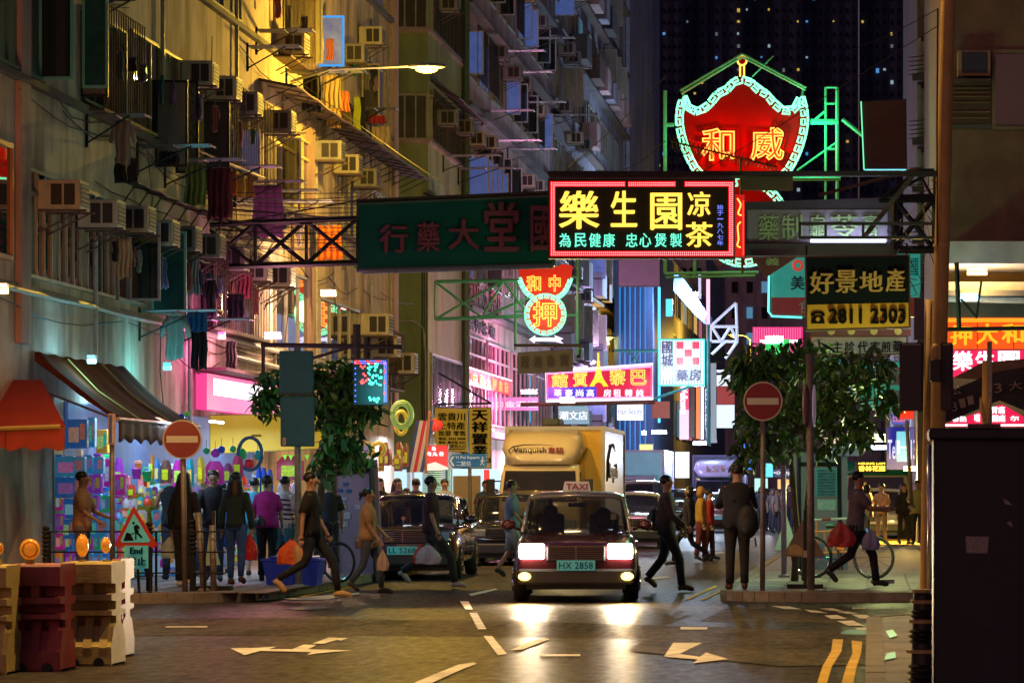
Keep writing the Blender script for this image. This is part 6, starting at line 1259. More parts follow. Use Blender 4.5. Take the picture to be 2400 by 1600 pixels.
# ================================================================ laundry
def garment(name, label, kind, a, b, y0, y1, c, cat='laundry', Y=None, folds=4, off=.3, rack=True, grp='laundry hung from the tenements'):
    Y = Y or (XL+off)*F/(a-CX); x0, x1, z0, z1 = XP(a,Y), XP(b,Y), ZP(y1,Y), ZP(y0,Y); w_, h_ = x1-x0, z1-z0
    t = thing(name, label, cat, (x0, Y, z1), grp); m = mat('laundry_%.2f_%.2f_%.2f' % c, c, .9, var=.25, scale=9, streak=True)
    ph = rnd.uniform(0, 6)
    def wav(u, v): return .035*math.sin(u*folds*6.28+ph+v*.8)*(.35+v) + .02*math.sin(u*3+ph*2)
    def G2(u0, u1, v0, v1, nu, nv, taper=0): 
        def f(u, v):
            uu = u0+(u1-u0)*u; vv = v0+(v1-v0)*v; cx_ = (u0+u1)/2; uu = cx_+(uu-cx_)*(1-taper*(1-v)); return (x0+w_*uu+.01*math.sin(vv*9+ph), Y+wav(uu, vv), z1-h_*vv*(1+.03*math.sin(uu*11+ph)))
        return MB().grid(f, nu, nv)
    if kind == 'towel': ms = [G2(0, 1, 0, 1, 26, 8, .12)]
    elif kind == 'shirt':
        ms = [G2(.22, .78, 0, 1, 14, 8)]; s = MB()
        for sd in (-1, 1): s.tube([(x0+w_*(.5+sd*.25), Y, z1-h_*.10), (x0+w_*(.5+sd*.38), Y+.02, z1-h_*.28), (x0+w_*(.5+sd*.43), Y, z1-h_*.5)], [w_*.08, w_*.09, w_*.08], 7)
        ms.append(s)
    else:
        ms = [G2(.1, .9, 0, .25, 10, 3), G2(.1, .48, .22, 1, 8, 6), G2(.52, .9, .22, 1, 8, 6)]
    allm = MB()
    for q in ms: allm.add(q.v, q.f)
    o = part(allm, 'cloth', m, t, True); sm = o.modifiers.new('thick', 'SOLIDIFY'); sm.thickness = .012
    mb = MB(); mb.bar((x0+w_*.2, Y, z1+.0), (x1-w_*.2, Y, z1+.0), .012, 4).bar(((x0+x1)/2, Y, z1), ((x0+x1)/2, Y, z1+.07), .006, 3); part(mb, 'hanger', rnd.choice((steel, pipe_m)), t)
    return t
def rack(Y, z, L, label):
    t = thing('drying_rack', label, 'drying rack', (XL, Y, z), 'drying racks on the tenements'); mb = MB()
    for k in (-.22, -.07, .08, .23): mb.bar((XL, Y+k, z), (XL+L, Y+k, z+.02), .012, 4)
    part(mb, 'pole', steel, t); part(MB().bar((XL, Y-.25, z-.45), (XL+L*.75, Y-.25, z-.02), .015, 4).bar((XL+.02, Y-.25, z-.5), (XL+.02, Y-.25, z+.05), .02, 4).bar((XL+L, Y-.27, z), (XL+L, Y+.27, z), .015, 4).bar((XL+L*.5, Y-.27, z), (XL+L*.5, Y+.27, z), .015, 4), 'bracket', black, t); return t
GL = [('skirt','pale tan skirt drying beside the long first-floor window','towel',268,312,560,652,(.48,.34,.18)),
 ('black_top','black top hanging behind the tan skirt','towel',263,276,566,612,(.012,.012,.015)),
 ('shirt','grey t-shirt hanging below the horizontal pipe','shirt',374,448,738,842,(.22,.21,.20)),
 ('trousers','black trousers hanging beside the grey t-shirt','trousers',444,488,745,866,(.012,.014,.022)),
 ('shirt','long pale shirt hanging from the teal window','towel',438,468,556,690,(.38,.34,.38)),
 ('shirt','dark shirt in the window row right of the teal window','shirt',476,512,655,745,(.03,.03,.04)),
 ('cloth','dark red folded umbrella cloth under the low dark canopy','towel',551,592,634,700,(.22,.03,.06)),
 ('trousers','black trousers hanging under the dark red cloth','trousers',528,578,690,752,(.012,.012,.018)),
 ('shirt','pale grey shirt hanging under the second-floor rack','shirt',255,320,284,386,(.22,.21,.19)),
 ('trousers','two dark garments hanging below the pale grey shirt','trousers',262,330,370,428,(.02,.025,.03)),
 ('underwear','small black garment on the yellow rod','towel',373,421,354,386,(.012,.012,.015)),
 ('towel','olive green towel on the long laundry line','towel',433,484,384,482,(.16,.24,.07)),
 ('towel','maroon towel beside the olive green one','towel',486,544,394,514,(.14,.02,.04)),
 ('towel','small orange brown towel right of the maroon towel','towel',540,557,398,458,(.42,.16,.02)),
 ('towel','yellow striped towel next to the orange brown one','towel',556,574,404,464,(.45,.34,.05)),
 ('towel','ochre towel at the end of the small towels','towel',576,595,404,462,(.40,.24,.03)),
 ('cloth','mauve sheet under clear plastic above the bracket','towel',590,666,434,556,(.28,.10,.26)),
 ('cloth','bright orange cloth behind the sign bracket','towel',742,802,528,610,(.62,.14,.01)),
 ('coat','black coat hanging under the blue-lit casement','towel',708,755,178,262,(.010,.010,.012)),
 ('net','sheer beige net garment beside the black coat','towel',757,800,176,254,(.30,.22,.12)),
 ('shirt','orange patterned blouse among the third-floor laundry','towel',786,820,214,262,(.55,.18,.05)),
 ('towel','brown and cream cloth under the orange blouse','towel',766,800,254,300,(.35,.22,.06)),
 ('towel','dark cloth strip between the brown cloth and the lime shirt','towel',800,822,256,300,(.08,.05,.02)),
 ('shirt','lime yellow shirt hanging above the rusty canopy','towel',828,846,228,314,(.42,.50,.03)),
 ('shirt','black shirt right of the lime yellow shirt','towel',844,856,228,322,(.012,.012,.012)),
 ('cloth','dark red bundle on the last third-floor rack','towel',864,904,270,290,(.25,.015,.03)),
 ('cloth','pale fringed cloth below the dark red bundle','towel',870,916,296,340,(.38,.30,.24)),
 ('bundle','blue plastic bundle on the rack over the grey t-shirt','towel',438,486,730,778,(.02,.12,.35)),
 ('washcloths','dark socks dangling over the pink fascia','trousers',528,556,800,866,(.04,.04,.03))]
for (nm, lb, kd, a, b_, y0, y1, c) in GL: garment(nm, lb, kd, a, b_, y0, y1, c)
gc = [(.02,.02,.03),(.25,.2,.22),(.05,.10,.16),(.3,.08,.08),(.12,.12,.10),(.35,.30,.26),(.03,.12,.10),(.22,.14,.28)]
for row, (pa, pb, z, n_, lb) in enumerate(((285,610,5.35,12,'drying in front of the first-floor cages'),(262,600,8.35,11,'drying among the second-floor shutters'),(640,900,11.25,9,'drying above the rusty canopy'),(600,860,7.0,7,'drying just above the lattice bracket'))):
    for i in range(n_):
        px = pa+(pb-pa)*(i+rnd.uniform(.1,.6))/n_; Y = (XL+.3)*F/(px-CX); y0 = HY-(z-H)*F/Y; w_ = rnd.uniform(11,24)
        garment('garment', '%s small garment %s, counting from the left' % (ORD[i], lb), rnd.choice(('towel','shirt','trousers','towel')), px, px+w_, y0, y0+rnd.uniform(30,75), rnd.choice(gc))
for (px, py, L, lb) in ((255,282,.9,'drying rack under the second-floor shutters'),(370,352,1.2,'drying rack holding the small black garment'),(433,384,1.3,'drying rack over the olive towel'),(540,400,1.2,'drying rack over the small towels'),(590,434,1.3,'drying rack over the mauve sheet'),(375,738,1.3,'drying rack over the grey t-shirt'),(455,758,1.3,'drying rack with loose rods beside the blue bundle'),(708,176,1.2,'drying rack over the black coat'),(760,176,1.2,'drying rack above the beige net garment'),(860,262,1.0,'last drying rack on the third floor'),(640,80,1.1,'high drying rack near the blue-lit casement'),(620,118,1.0,'drying rack under the top windows'),(640,455,1.2,'perforated rack above the lattice bracket'),(690,480,1.1,'second perforated rack above the lattice bracket')):
    Y = (XL+.3)*F/(px-CX); rack(Y, ZP(py, Y)+.06, L, lb)
for i, (px, py) in enumerate(((1040,365),(1075,395),(1130,260),(1180,170),(1215,240),(1160,120),(1290,270),(1240,90),(1150,330),(1190,350))):
    Y = YL(px); rack(Y, ZP(py, Y), 1.6, 'empty clothes rods, %s of the racks on the green and pink tenements' % ORD[i])
# long pale wire over the second-floor laundry
single(MB().tube([P(352,315,58), P(400,334,59.3), P(470,355,60.3), P(540,385,61.5), P(620,418,63)], .022, 5), 'laundry_line', mat('pale_rod', (.5,.42,.2), .5), 'slack pale clothes line running along the second floor of the beige tenement', 'clothes line')
# overhead wires across the street
for i, (a, b_) in enumerate((((1380,560),(2200,60)),((1330,395),(1560,180)),((600,120),(1290,600)),((1460,400),(1560,330)),((1990,120),(2200,20)),((100,240),(480,500)))):
    single(MB().tube([P(a[0],a[1],70), P((a[0]+b_[0])/2,(a[1]+b_[1])/2+8,70), P(b_[0],b_[1],70)], .010, 3), 'overhead_wire', black, ['wire rising behind the lit tea sign to the right','wire from the tea sign towards the shield neon','long diagonal wire across the beige and green tenements','short wire left of the shield neon','thin wire in the dark sky at upper right','wire sloping down to the lattice bracket'][i], 'wire')
# ================================================================ awnings and toy shop
def awn(name, label, yA, yB, xw, xf, zw, zf, m, val=.3, valm=None, ribs=4, mx=None):
    t = thing(name, label, 'awning', (xw, yA, 0)); mb = MB()
    mb.grid(lambda u, v: (xw+(xf-xw)*v, yA+(yB-yA)*u, zw+(zf-zw)*v-.10*math.sin(v*3.14)+.015*math.sin(u*40)), 24, 8)
    o = part(mb, 'canopy_cloth', m, t, True); sm = o.modifiers.new('thick', 'SOLIDIFY'); sm.thickness = .015
    mb = MB(); mb.grid(lambda u, v: (xf+.012*math.sin(u*60), yA+(yB-yA)*u, zf-v*(val+.035*math.cos(u*ribs*12.5))), 60, 3); o = part(mb, 'valance', valm or m, t, True); sm = o.modifiers.new('thick', 'SOLIDIFY'); sm.thickness = .012
    part(MB().bar((xf,yA-.05,zf),(xf,yB+.05,zf), .035, 6), 'front_bar', mx or steel, t)
    # side gable facing the camera
    part(MB().prism([(xw,yA,zw),(xf,yA,zf),(xf,yA,zf-.05),(xw,yA,zw-.12)], (0,.02,0)), 'side_edge', m, t)
    for k in (0, .5, 1): part(MB().bar((xw,yA+(yB-yA)*k,zw-.5),(xf,yA+(yB-yA)*k,zf-.02), .018, 4), 'folding_arm', steel, t)
    return t
redc = mat('red_canvas', (.28,.028,.012), .7, var=.12, scale=3); brc = mat('brown_canvas', (.11,.030,.012), .95, var=.25, scale=2.5, spec=.04, bump=.2)
t = awn('shop_awning', 'large brown canvas awning with glinting seams over the toy shop', 48.8, 54.6, XL+.05, -10.75, 3.50, 2.55, brc, .30, mat('maroon_canvas', (.17,.04,.05), .7))
for k in (1.6, 3.9): part(MB().tube([(XL+.15,48.8+k,3.47),(-11.4,48.8+k,3.00-.0),(-10.78,48.8+k,2.58)], .010, 4), 'seam', mat('pale_seam', (.6,.4,.12), .4), t)
t = thing('shop_awning', 'bright red canvas awning with a scalloped edge at the left frame edge', 'awning', (-12, 46, 0)); Yr = 46.2
part(MB().prism([P(-60,890,Yr+1.6),P(94,890,Yr+1.6),P(150,998,Yr),P(-60,1004,Yr)], (0,.03,-.02)), 'canopy_cloth', redc, t)
part(MB().prism([P(94,890,Yr+1.6),P(150,998,Yr),P(146,1000,Yr+1.4)], (.02,0,0)), 'side_cloth', mat('deep_red_canvas', (.25,.01,.02), .7), t)
vp = [P(-60,1008,Yr-.01)]+[P(152,1000,Yr-.01)]+[P(150-14*i, 1052+5*math.sin(i*1.6), Yr-.01) for i in range(16)]
part(MB().prism(vp, (0,.02,0)), 'valance', redc, t); part(MB().bar(P(-60,1006,Yr-.03),P(142,999,Yr-.03), .035, 6), 'front_bar', MATS['gilt_frame'], t)
part(MB().bar(P(12,1053,Yr-.02),P(14,1008,Yr-.02), .006, 3), 'cloth_seam', black, t)
# pillars and shopfront at the extreme left
t = thing('shop', 'narrow shopfront with steel posts and a green tiled pier under the red awning', 'shop front', (-12.3, 50, 0))
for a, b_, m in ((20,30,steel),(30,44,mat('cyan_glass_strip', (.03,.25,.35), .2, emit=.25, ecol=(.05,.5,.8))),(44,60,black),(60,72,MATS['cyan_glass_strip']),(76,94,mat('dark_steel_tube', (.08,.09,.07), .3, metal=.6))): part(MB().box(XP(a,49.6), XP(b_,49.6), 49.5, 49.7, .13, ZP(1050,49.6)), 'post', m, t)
part(MB().box(XP(95,50.2), XP(130,50.2), 50.1, 50.7, .13, 2.9), 'tiled_pier', mat('green_tiles', (.40,.45,.15), .5, var=.15, scale=9), t)
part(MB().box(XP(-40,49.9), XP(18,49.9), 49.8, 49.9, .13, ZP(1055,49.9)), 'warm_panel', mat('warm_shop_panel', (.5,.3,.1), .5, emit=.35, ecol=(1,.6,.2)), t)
# shop room: recess box lit inside, in front of the wall so that it reads from the side
shop = thing('toy_shop', 'brightly lit toy and household shop opening under the brown awning', 'shop', (-11.9, 56, 0))
wht = mat('shop_white', (.6,.63,.68), .5, var=.05)
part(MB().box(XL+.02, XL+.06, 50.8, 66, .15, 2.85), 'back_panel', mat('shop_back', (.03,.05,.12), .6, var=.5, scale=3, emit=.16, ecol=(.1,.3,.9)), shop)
tubem = glow('shop_tube', (.8,.92,1), 14)
for Y in (51.6, 55, 58.4, 62): part(MB().bar((XL+.7,Y,2.72),(XL+.7,Y+1.2,2.72), .02, 6), 'tube_lamp', tubem, shop); lamp('shop_light', 'AREA', (XL+.9,Y+.6,2.65), 44, (.55,.8,1), 1.2, shop, (0,0,0), size_y=.4)
# goods standing and hanging, facing the street
def good(name, label, a, b_, y0, y1, Y, c, kind='box', cat=None, em=.18, grp='toy shop goods', d=.15):
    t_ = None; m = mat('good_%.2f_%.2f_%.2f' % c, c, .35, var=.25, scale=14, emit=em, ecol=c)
    Y = min(Y, (XL+.12)*F/(a-CX)-.2) if a < 640 else Y
    x0, x1, z0, z1 = XP(a,Y), XP(b_,Y), ZP(y1,Y), ZP(y0,Y); cx_, cz_ = (x0+x1)/2, (z0+z1)/2; t = thing(name, label, cat or 'toy', (cx_, Y, z0), grp)
    if kind == 'box':
        part(MB().bevbox(x0, x1, Y, Y+d, z0, z1, .012), 'carton', m, t)
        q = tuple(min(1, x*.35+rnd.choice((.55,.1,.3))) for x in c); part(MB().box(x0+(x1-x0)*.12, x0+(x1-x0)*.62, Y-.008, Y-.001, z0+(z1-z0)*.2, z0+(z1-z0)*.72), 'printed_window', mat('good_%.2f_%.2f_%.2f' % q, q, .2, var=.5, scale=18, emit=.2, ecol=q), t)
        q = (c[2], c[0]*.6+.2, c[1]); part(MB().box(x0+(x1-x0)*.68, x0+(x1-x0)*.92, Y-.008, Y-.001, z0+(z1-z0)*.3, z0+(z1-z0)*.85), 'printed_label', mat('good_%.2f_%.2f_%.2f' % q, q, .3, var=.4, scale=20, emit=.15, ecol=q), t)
    elif kind == 'ball': part(MB().ell((cx_,Y,cz_), ((x1-x0)/2,(x1-x0)/2,(z1-z0)/2), 16, 10), 'ball', m, t, True); part(MB().bar((cx_,Y,z1),(cx_,Y,z1+.12), .004, 3), 'string', black, t)
    elif kind == 'bucket':
        r = (x1-x0)/2; part(MB().lathe([(r*.72,0),(r*.78,.01),(r,(z1-z0)*.7),(r*1.08,(z1-z0)*.72),(r*1.08,(z1-z0)*.76)], (cx_,Y,z0), 16), 'pail', m, t, True); part(MB().tube([(cx_-r,Y,z0+(z1-z0)*.72),(cx_-r*.6,Y,z1),(cx_+r*.6,Y,z1),(cx_+r,Y,z0+(z1-z0)*.72)], .008, 4), 'handle', m, t)
    elif kind == 'bottle':
        r = (x1-x0)/2; h_ = z1-z0; part(MB().lathe([(r*.9,0),(r,.02),(r,h_*.55),(r*.35,h_*.78),(r*.35,h_*.86)], (cx_,Y,z0), 12), 'bottle_body', m, t, True); q = rnd.choice(((.7,.02,.15),(.5,.05,.5),(.05,.3,.6))); part(MB().lathe([(r*.42,h_*.86),(r*.4,h_)], (cx_,Y,z0), 10), 'cap', mat('good_%.2f_%.2f_%.2f' % q, q, .3, emit=.1, ecol=q), t)
    elif kind == 'ring':
        r = (x1-x0)/2*.76; rr = (x1-x0)/2*.27; part(MB().tube([(cx_+r*math.cos(2*math.pi*i/22),Y,cz_+r*(z1-z0)/(x1-x0)*math.sin(2*math.pi*i/22)) for i in range(22)], rr, 9, True), 'tube', m, t, True); part(MB().tube([(cx_+r*.98*math.cos(2*math.pi*i/22),Y-rr*.98,cz_+r*.98*(z1-z0)/(x1-x0)*math.sin(2*math.pi*i/22)) for i in range(22)], .012, 4, True), 'welt', mat('pale_welt', (.7,.75,.3), .4), t)
    elif kind == 'bag':
        part(MB().grid(lambda u, v: (x0+(x1-x0)*(.5+(u-.5)*(.55+.45*min(1,v*4))), Y+.06*math.sin(u*3.14)*-1, z1-(z1-z0)*v), 8, 8), 'packet', m, t, True); q = (min(1,c[1]+.4), min(1,c[0]*.4+.5), c[2]*.3)
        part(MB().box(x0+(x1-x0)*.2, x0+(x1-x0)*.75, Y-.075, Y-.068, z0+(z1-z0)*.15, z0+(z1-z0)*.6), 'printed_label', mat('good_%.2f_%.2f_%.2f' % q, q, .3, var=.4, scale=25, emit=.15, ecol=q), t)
    return t
CN = {(.02,.15,.50):'blue', (.05,.30,.55):'sky blue', (.45,.02,.30):'pink', (.30,.04,.45):'purple', (.02,.40,.12):'green', (.60,.30,.02):'yellow', (.60,.06,.03):'red', (.5,.5,.55):'white', (.02,.40,.45):'teal', (.65,.22,.03):'orange'}
cl0 = list(CN.items())
good('toy_box', 'big blue toy set in clear wrap beside the red awning', 155, 203, 982, 1050, 51.5, (.02,.15,.50)); good('toy_box', 'narrow blue toy pack right of the big wrapped toy set', 204, 222, 978, 1048, 51.8, (.05,.30,.55))
for i, (a, b_, y0, y1, c, lb) in enumerate(((128,198,1070,1116,(.05,.30,.55),'wide sky blue toy box on top of the left stack'),(128,198,1118,1166,(.02,.15,.50),'wide blue toy box with a green picture under the sky blue box'),(200,242,1070,1110,(.05,.30,.55),'small sky blue box right of the top wide box'),(200,236,1112,1156,(.30,.04,.45),'purple toy box right of the blue picture box'),(200,228,1160,1205,(.30,.04,.45),'lower purple toy box in the left stack'),(130,144,1168,1215,(.02,.40,.12),'thin green box under the wide blue toy box'),(146,198,1168,1215,(.02,.15,.50),'dark blue box at the bottom of the left stack'),(230,256,1160,1200,(.02,.40,.12),'green carded toy low in the left stack'),(243,262,1075,1140,(.45,.02,.30),'pink carded doll beside the pole'),(150,190,1052,1068,(.5,.5,.55),'white printed box over the stack'),(262,292,1110,1160,(.45,.02,.30),'magenta skipping set right of the thin pole'),(130,180,1216,1262,(.02,.15,.50),'blue box behind the amber lamp'),(182,250,1212,1260,(.05,.30,.55),'pale blue basket set low in the stack'),(225,252,1006,1062,(.60,.30,.02),'yellow picture pack hung under the brown awning'))):
    good('toy_box', lb, a, b_, y0, y1, 51.9+.1*(i % 3), c)
for i, (a, b_, y0, y1, c, lb) in enumerate(((308,332,1090,1122,(.30,.04,.45),'purple toy pail'),(333,356,1096,1128,(.02,.40,.12),'green toy pail'),(315,333,1080,1098,(.65,.22,.03),'orange toy pail above the purple one'),(336,345,1122,1140,(.60,.06,.03),'small red toy pail'))): good('toy_pail', lb+' hanging under the brown awning', a, b_, y0, y1, 52.6, c, 'bucket')
for i, (a, b_, y0, y1, c, lb) in enumerate(((405,432,1078,1140,(.45,.02,.30),'magenta jump rope packet left of the no entry pole'),(438,455,1075,1138,(.02,.30,.45),'teal spotted packet right of the no entry pole'),(462,480,1070,1132,(.55,.40,.05),'yellow carded toy hanging right of the no entry sign'),(482,524,1080,1134,(.42,.03,.32),'large magenta packet with a lime label'),(524,545,1085,1132,(.20,.05,.18),'plum packet next to the lime labelled one'),(545,570,1068,1118,(.40,.04,.15),'crimson packet with yellow stickers'),(268,290,1072,1155,(.30,.04,.45),'long purple wrapped whistle set'),(352,362,1065,1120,(.65,.22,.03),'orange bat and rainbow streamer'),(362,376,1075,1130,(.05,.20,.55),'blue paddle beside the brown net'),(376,402,1078,1132,(.15,.07,.06),'brown oval net bag of balls'),(415,436,985,1010,(.10,.40,.10),'green squeaky toy cluster over the no entry sign'))): good('toy_packet', lb, a, b_, y0, y1, 53.0+.1*(i % 4), c, 'bag')
for i, (a, b_, y0, y1, c, lb) in enumerate(((494,516,1050,1072,(.30,.04,.45),'purple ball'),(510,528,1044,1062,(.02,.06,.45),'deep blue ball'),(476,492,1048,1064,(.02,.30,.12),'small green ball'),(555,578,1050,1078,(.01,.35,.10),'large green ball'),(572,596,1074,1100,(.45,.02,.04),'dark red ball'),(538,554,1044,1060,(.02,.35,.12),'bright green ball'),(596,612,1054,1078,(.02,.25,.30),'teal ball'),(420,432,968,980,(.02,.05,.55),'small cobalt ball'),(432,444,964,976,(.10,.55,.05),'small lime ball'))): good('ball', lb+' hanging at the toy shop front', a, b_, y0, y1, 54.5, c, 'ball', 'ball')
single(MB().tube([P(586+28*math.cos(i*math.pi/12),1063+38*math.sin(i*math.pi/12),54.3) for i in range(24)], .03, 6, True), 'hoop', mat('blue_hoop', (.02,.15,.35), .3), 'large blue hoop around the hanging balls', 'hoop', smooth=True)
for j in range(6):
    for i in range(6):
        c, nmc = cl0[rnd.randrange(4)] if rnd.random() < .7 else cl0[rnd.randrange(len(cl0))]; good('toy_box', '%s carded toy in the left stack, %s row down, %s from the green pier' % (nmc, ORD[j], ORD[i]), 129+22*i, 129+22*i+rnd.uniform(14,21), 1062+46*j+rnd.uniform(0,5), 1104+46*j, 52.6+.05*i, c, 'box')
for i in range(14):
    a = 339+11*(i % 7); y1 = (1184, 1218)[i//7]; c = rnd.choice(((.5,.5,.55),(.5,.5,.55),(.60,.06,.03),(.02,.40,.12),(.45,.02,.30)))
    good('detergent_bottle', '%s shelf bottle, %s from left, %s' % (('upper','lower')[i//7], ORD[i % 7], {(.5,.5,.55):'white',(.60,.06,.03):'red',(.02,.40,.12):'green',(.45,.02,.30):'pink'}[c]), a, a+9.5, y1-22, y1, 56.2, c, 'bottle', 'bottle')
sh = thing('shop_shelf', 'white shelves of detergent left of the man in the dark vest', 'shelf', P(375,1385,56.2))
for py in (1150, 1186, 1220, 1255, 1300): part(MB().box(XP(330,56.2), XP(425,56.2), 56.1, 56.45, ZP(py+2,56.2), ZP(py-1,56.2)), 'shelf_board', wht, sh)
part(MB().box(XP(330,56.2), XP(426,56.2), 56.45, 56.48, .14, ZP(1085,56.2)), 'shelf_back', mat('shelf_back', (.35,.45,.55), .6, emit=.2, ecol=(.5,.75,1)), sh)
cl = list(CN.items())
for j in range(9):
    for i in range(20):
        if rnd.random() < .12: continue
        a = 250+17.5*i+rnd.uniform(-3,3); y0 = 1112+27*j+rnd.uniform(-5,4); w_ = rnd.uniform(14,25); h_ = rnd.uniform(18,31); c, nmc = cl[rnd.randrange(len(cl))]
        Y = min(63.5, (XL+rnd.uniform(.35,.7))*F/(a-CX)); 
        if ZP(y0+h_, Y) < .15: continue
        good('goods_pack', '%s pack in the toy shop display, %s row down, %s column from the left' % (nmc, ORD[j], ORD[i]), a, a+w_, y0, y0+h_, max(Y, 53.4), c, rnd.choice(('box','box','bag','bottle')), 'package', em=.30, d=.2)
good('plastic_tray', 'wide pale tray of plastic tubs behind the shoppers', 572, 618, 1150, 1172, 57, (.35,.45,.62), 'box', 'tray'); good('basin', 'white laundry stand top over the tray', 590, 610, 1105, 1140, 57.2, (.40,.50,.60), 'bucket', 'basin')
for i, a in enumerate((600, 612, 626)): good('bag_roll', 'tall shiny blue roll, %s of three hanging above the tray' % ('left','middle','right')[i], a, a+14, 1090+5*i, 1165, 56.5, (.01,.07,.45), 'bag', 'blue roll')
for i in range(10): good('foil_toy', 'silvery pink foil toy, %s in the cluster beside the left pole' % ORD[i], 640+rnd.uniform(0,45), 655+rnd.uniform(10,45), 1128+rnd.uniform(0,30), 1155+rnd.uniform(8,30), 58+rnd.random(), rnd.choice(((.45,.10,.25),(.40,.35,.42))), 'ball', 'foil toy')
good('pennant_bag', 'large rose sack with lime pennants left of the dark pole', 648, 712, 1068, 1125, 60.5, (.35,.06,.10), 'bag', 'sack')
for i, a in enumerate((662, 676, 714)): single(MB().prism([P(a,1066,60),P(a+11,1065,60),P(a+6,1078,60)], (0,.01,0)), 'pennant', mat('lime_pennant', (.25,.75,.03), .6, emit=.25), 'lime green pennant, %s of three under the yellow board' % ('left','middle','right')[i], 'pennant')
# swim rings, lantern, flags
good('swim_ring', 'large translucent green swim ring right of the left tree', 914, 970, 935, 1008, 68, (.30,.55,.12), 'ring', 'swim ring', em=.3); good('swim_ring', 'yellow swim ring tilted behind the green one', 922, 958, 955, 1025, 68.6, (.75,.50,.03), 'ring', 'swim ring', em=.3)
good('swim_ring', 'small yellow duck-print swim ring below', 868, 906, 1033, 1071, 67.5, (.75,.55,.04), 'ring', 'swim ring', em=.25)
good('bat', 'yellow toy bat beside the small swim ring', 852, 870, 1034, 1068, 67.6, (.6,.48,.08), 'box', 'toy')
t = thing('red_lantern', 'round red lantern hanging left of the wide yellow board', 'lantern', P(1020,1012,75)); part(MB().ell(P(1020,996,75), (.17,.17,.135), 16, 10), 'globe', mat('lantern_red', (.6,.03,.02), .5, emit=.5, ecol=(1,.08,.04)), t, True)
for k in range(6): part(MB().tube([P(1020,996,75)+Vector((.172*math.sin(q)*math.cos(k*math.pi/6)*1.0,.172*math.sin(q)*math.sin(k*math.pi/6),.137*math.cos(q))) for q in [i*math.pi/8 for i in range(17)]], .004, 3), 'rib', redc, t)
part(MB().lathe([(.05,-.16),(.05,-.13)], P(1020,996,75), 8).lathe([(.05,.13),(.05,.16)], P(1020,996,75), 8).bar(P(1020,1010,75), P(1020,1024,75), .02), 'tassel', mat('gold_cap', (.6,.4,.05), .4), t)
t = thing('flag_cloth', 'long hanging cloth in blue, white and red stripes left of the red lantern', 'flag', P(972,1110,72))
for k, (c, nm_) in enumerate((((.03,.05,.20),'a'),((.45,.40,.45),'b'),((.40,.03,.06),'c'),((.45,.40,.45),'d'),((.03,.08,.30),'e'))):
    part(MB().prism([P(962+8*k+(14 if 1 else 0),985,72),P(970+8*k+14,985,72),P(966+8*k-6,1106,72),P(958+8*k-6,1106,72)], (0,.03,0)), 'stripe', mat('flag_'+nm_, c, .8, var=.15), t)
single(MB().tube([P(1007,962,72),P(1000,1040,72),P(998,1110,72)], .03, 5), 'flag_pole', mat('salmon_pole', (.45,.16,.10), .5), 'salmon coloured pole beside the striped cloth', 'pole')
for i in range(16):
    a = 880+rnd.uniform(0,70); good('hanging_goods', 'bundle of brown and gold packets, %s hanging above the black saloon' % ORD[i], a, a+rnd.uniform(10,22), 1030+rnd.uniform(0,45), 1075+rnd.uniform(0,30), 69.5+rnd.random(), rnd.choice(((.25,.09,.04),(.35,.20,.04),(.20,.03,.05),(.35,.10,.22))), 'bag', 'package', em=.06)
# ---- far left shopfronts beyond the lane
fs = thing('shop', 'white-lit shopfronts with a green roller shutter behind the black saloon', 'shop front', (-11.9, 90, 0))
part(MB().box(XP(900,91.5), XP(1000,91.5), 91.5, 91.6, .13, ZP(1100,91.5)), 'lit_interior', glow('shop_interior', (.6,.85,1), .9), fs)
sg = mat('green_shutter', (.20,.32,.22), .4, emit=.15, ecol=(.4,.8,.5))
for k in range(16): part(MB().box(XP(990,89), XP(1036,89), 89, 89.05, ZP(1180-5*k,89), ZP(1176.2-5*k,89)), 'shutter_slat', sg, fs)
part(MB().box(XP(1052,98), XP(1172,98), 98, 98.1, .13, ZP(1098,98)), 'lit_interior', MATS['shop_interior'], fs)
for a, b_, m in ((955,962,wht),(966,971,wht),(1036,1050,wht),(1045,1056,sg),(1135,1148,MATS['red_shop_face'])): part(MB().box(XP(a,88), XP(b_,88), 87.9, 88, .13, ZP(1100,88)), 'post', m, fs)
for Y in (84, 95, 103, 112): lamp('shop_light', 'AREA', (-10.9,Y,2.9), 230, (.75,.9,1) if Y != 103 else (1,.55,.75), 1.5, fs, (0,0,0))
bd = single(quadbox([(1062,1115),(1126,1114),(1126,1215),(1062,1215)], 80, .05), 'cream_board', mat('cream_board_plain', (.45,.38,.33), .7, var=.08), 'plain cream board standing behind the blue street sign pole', 'board')
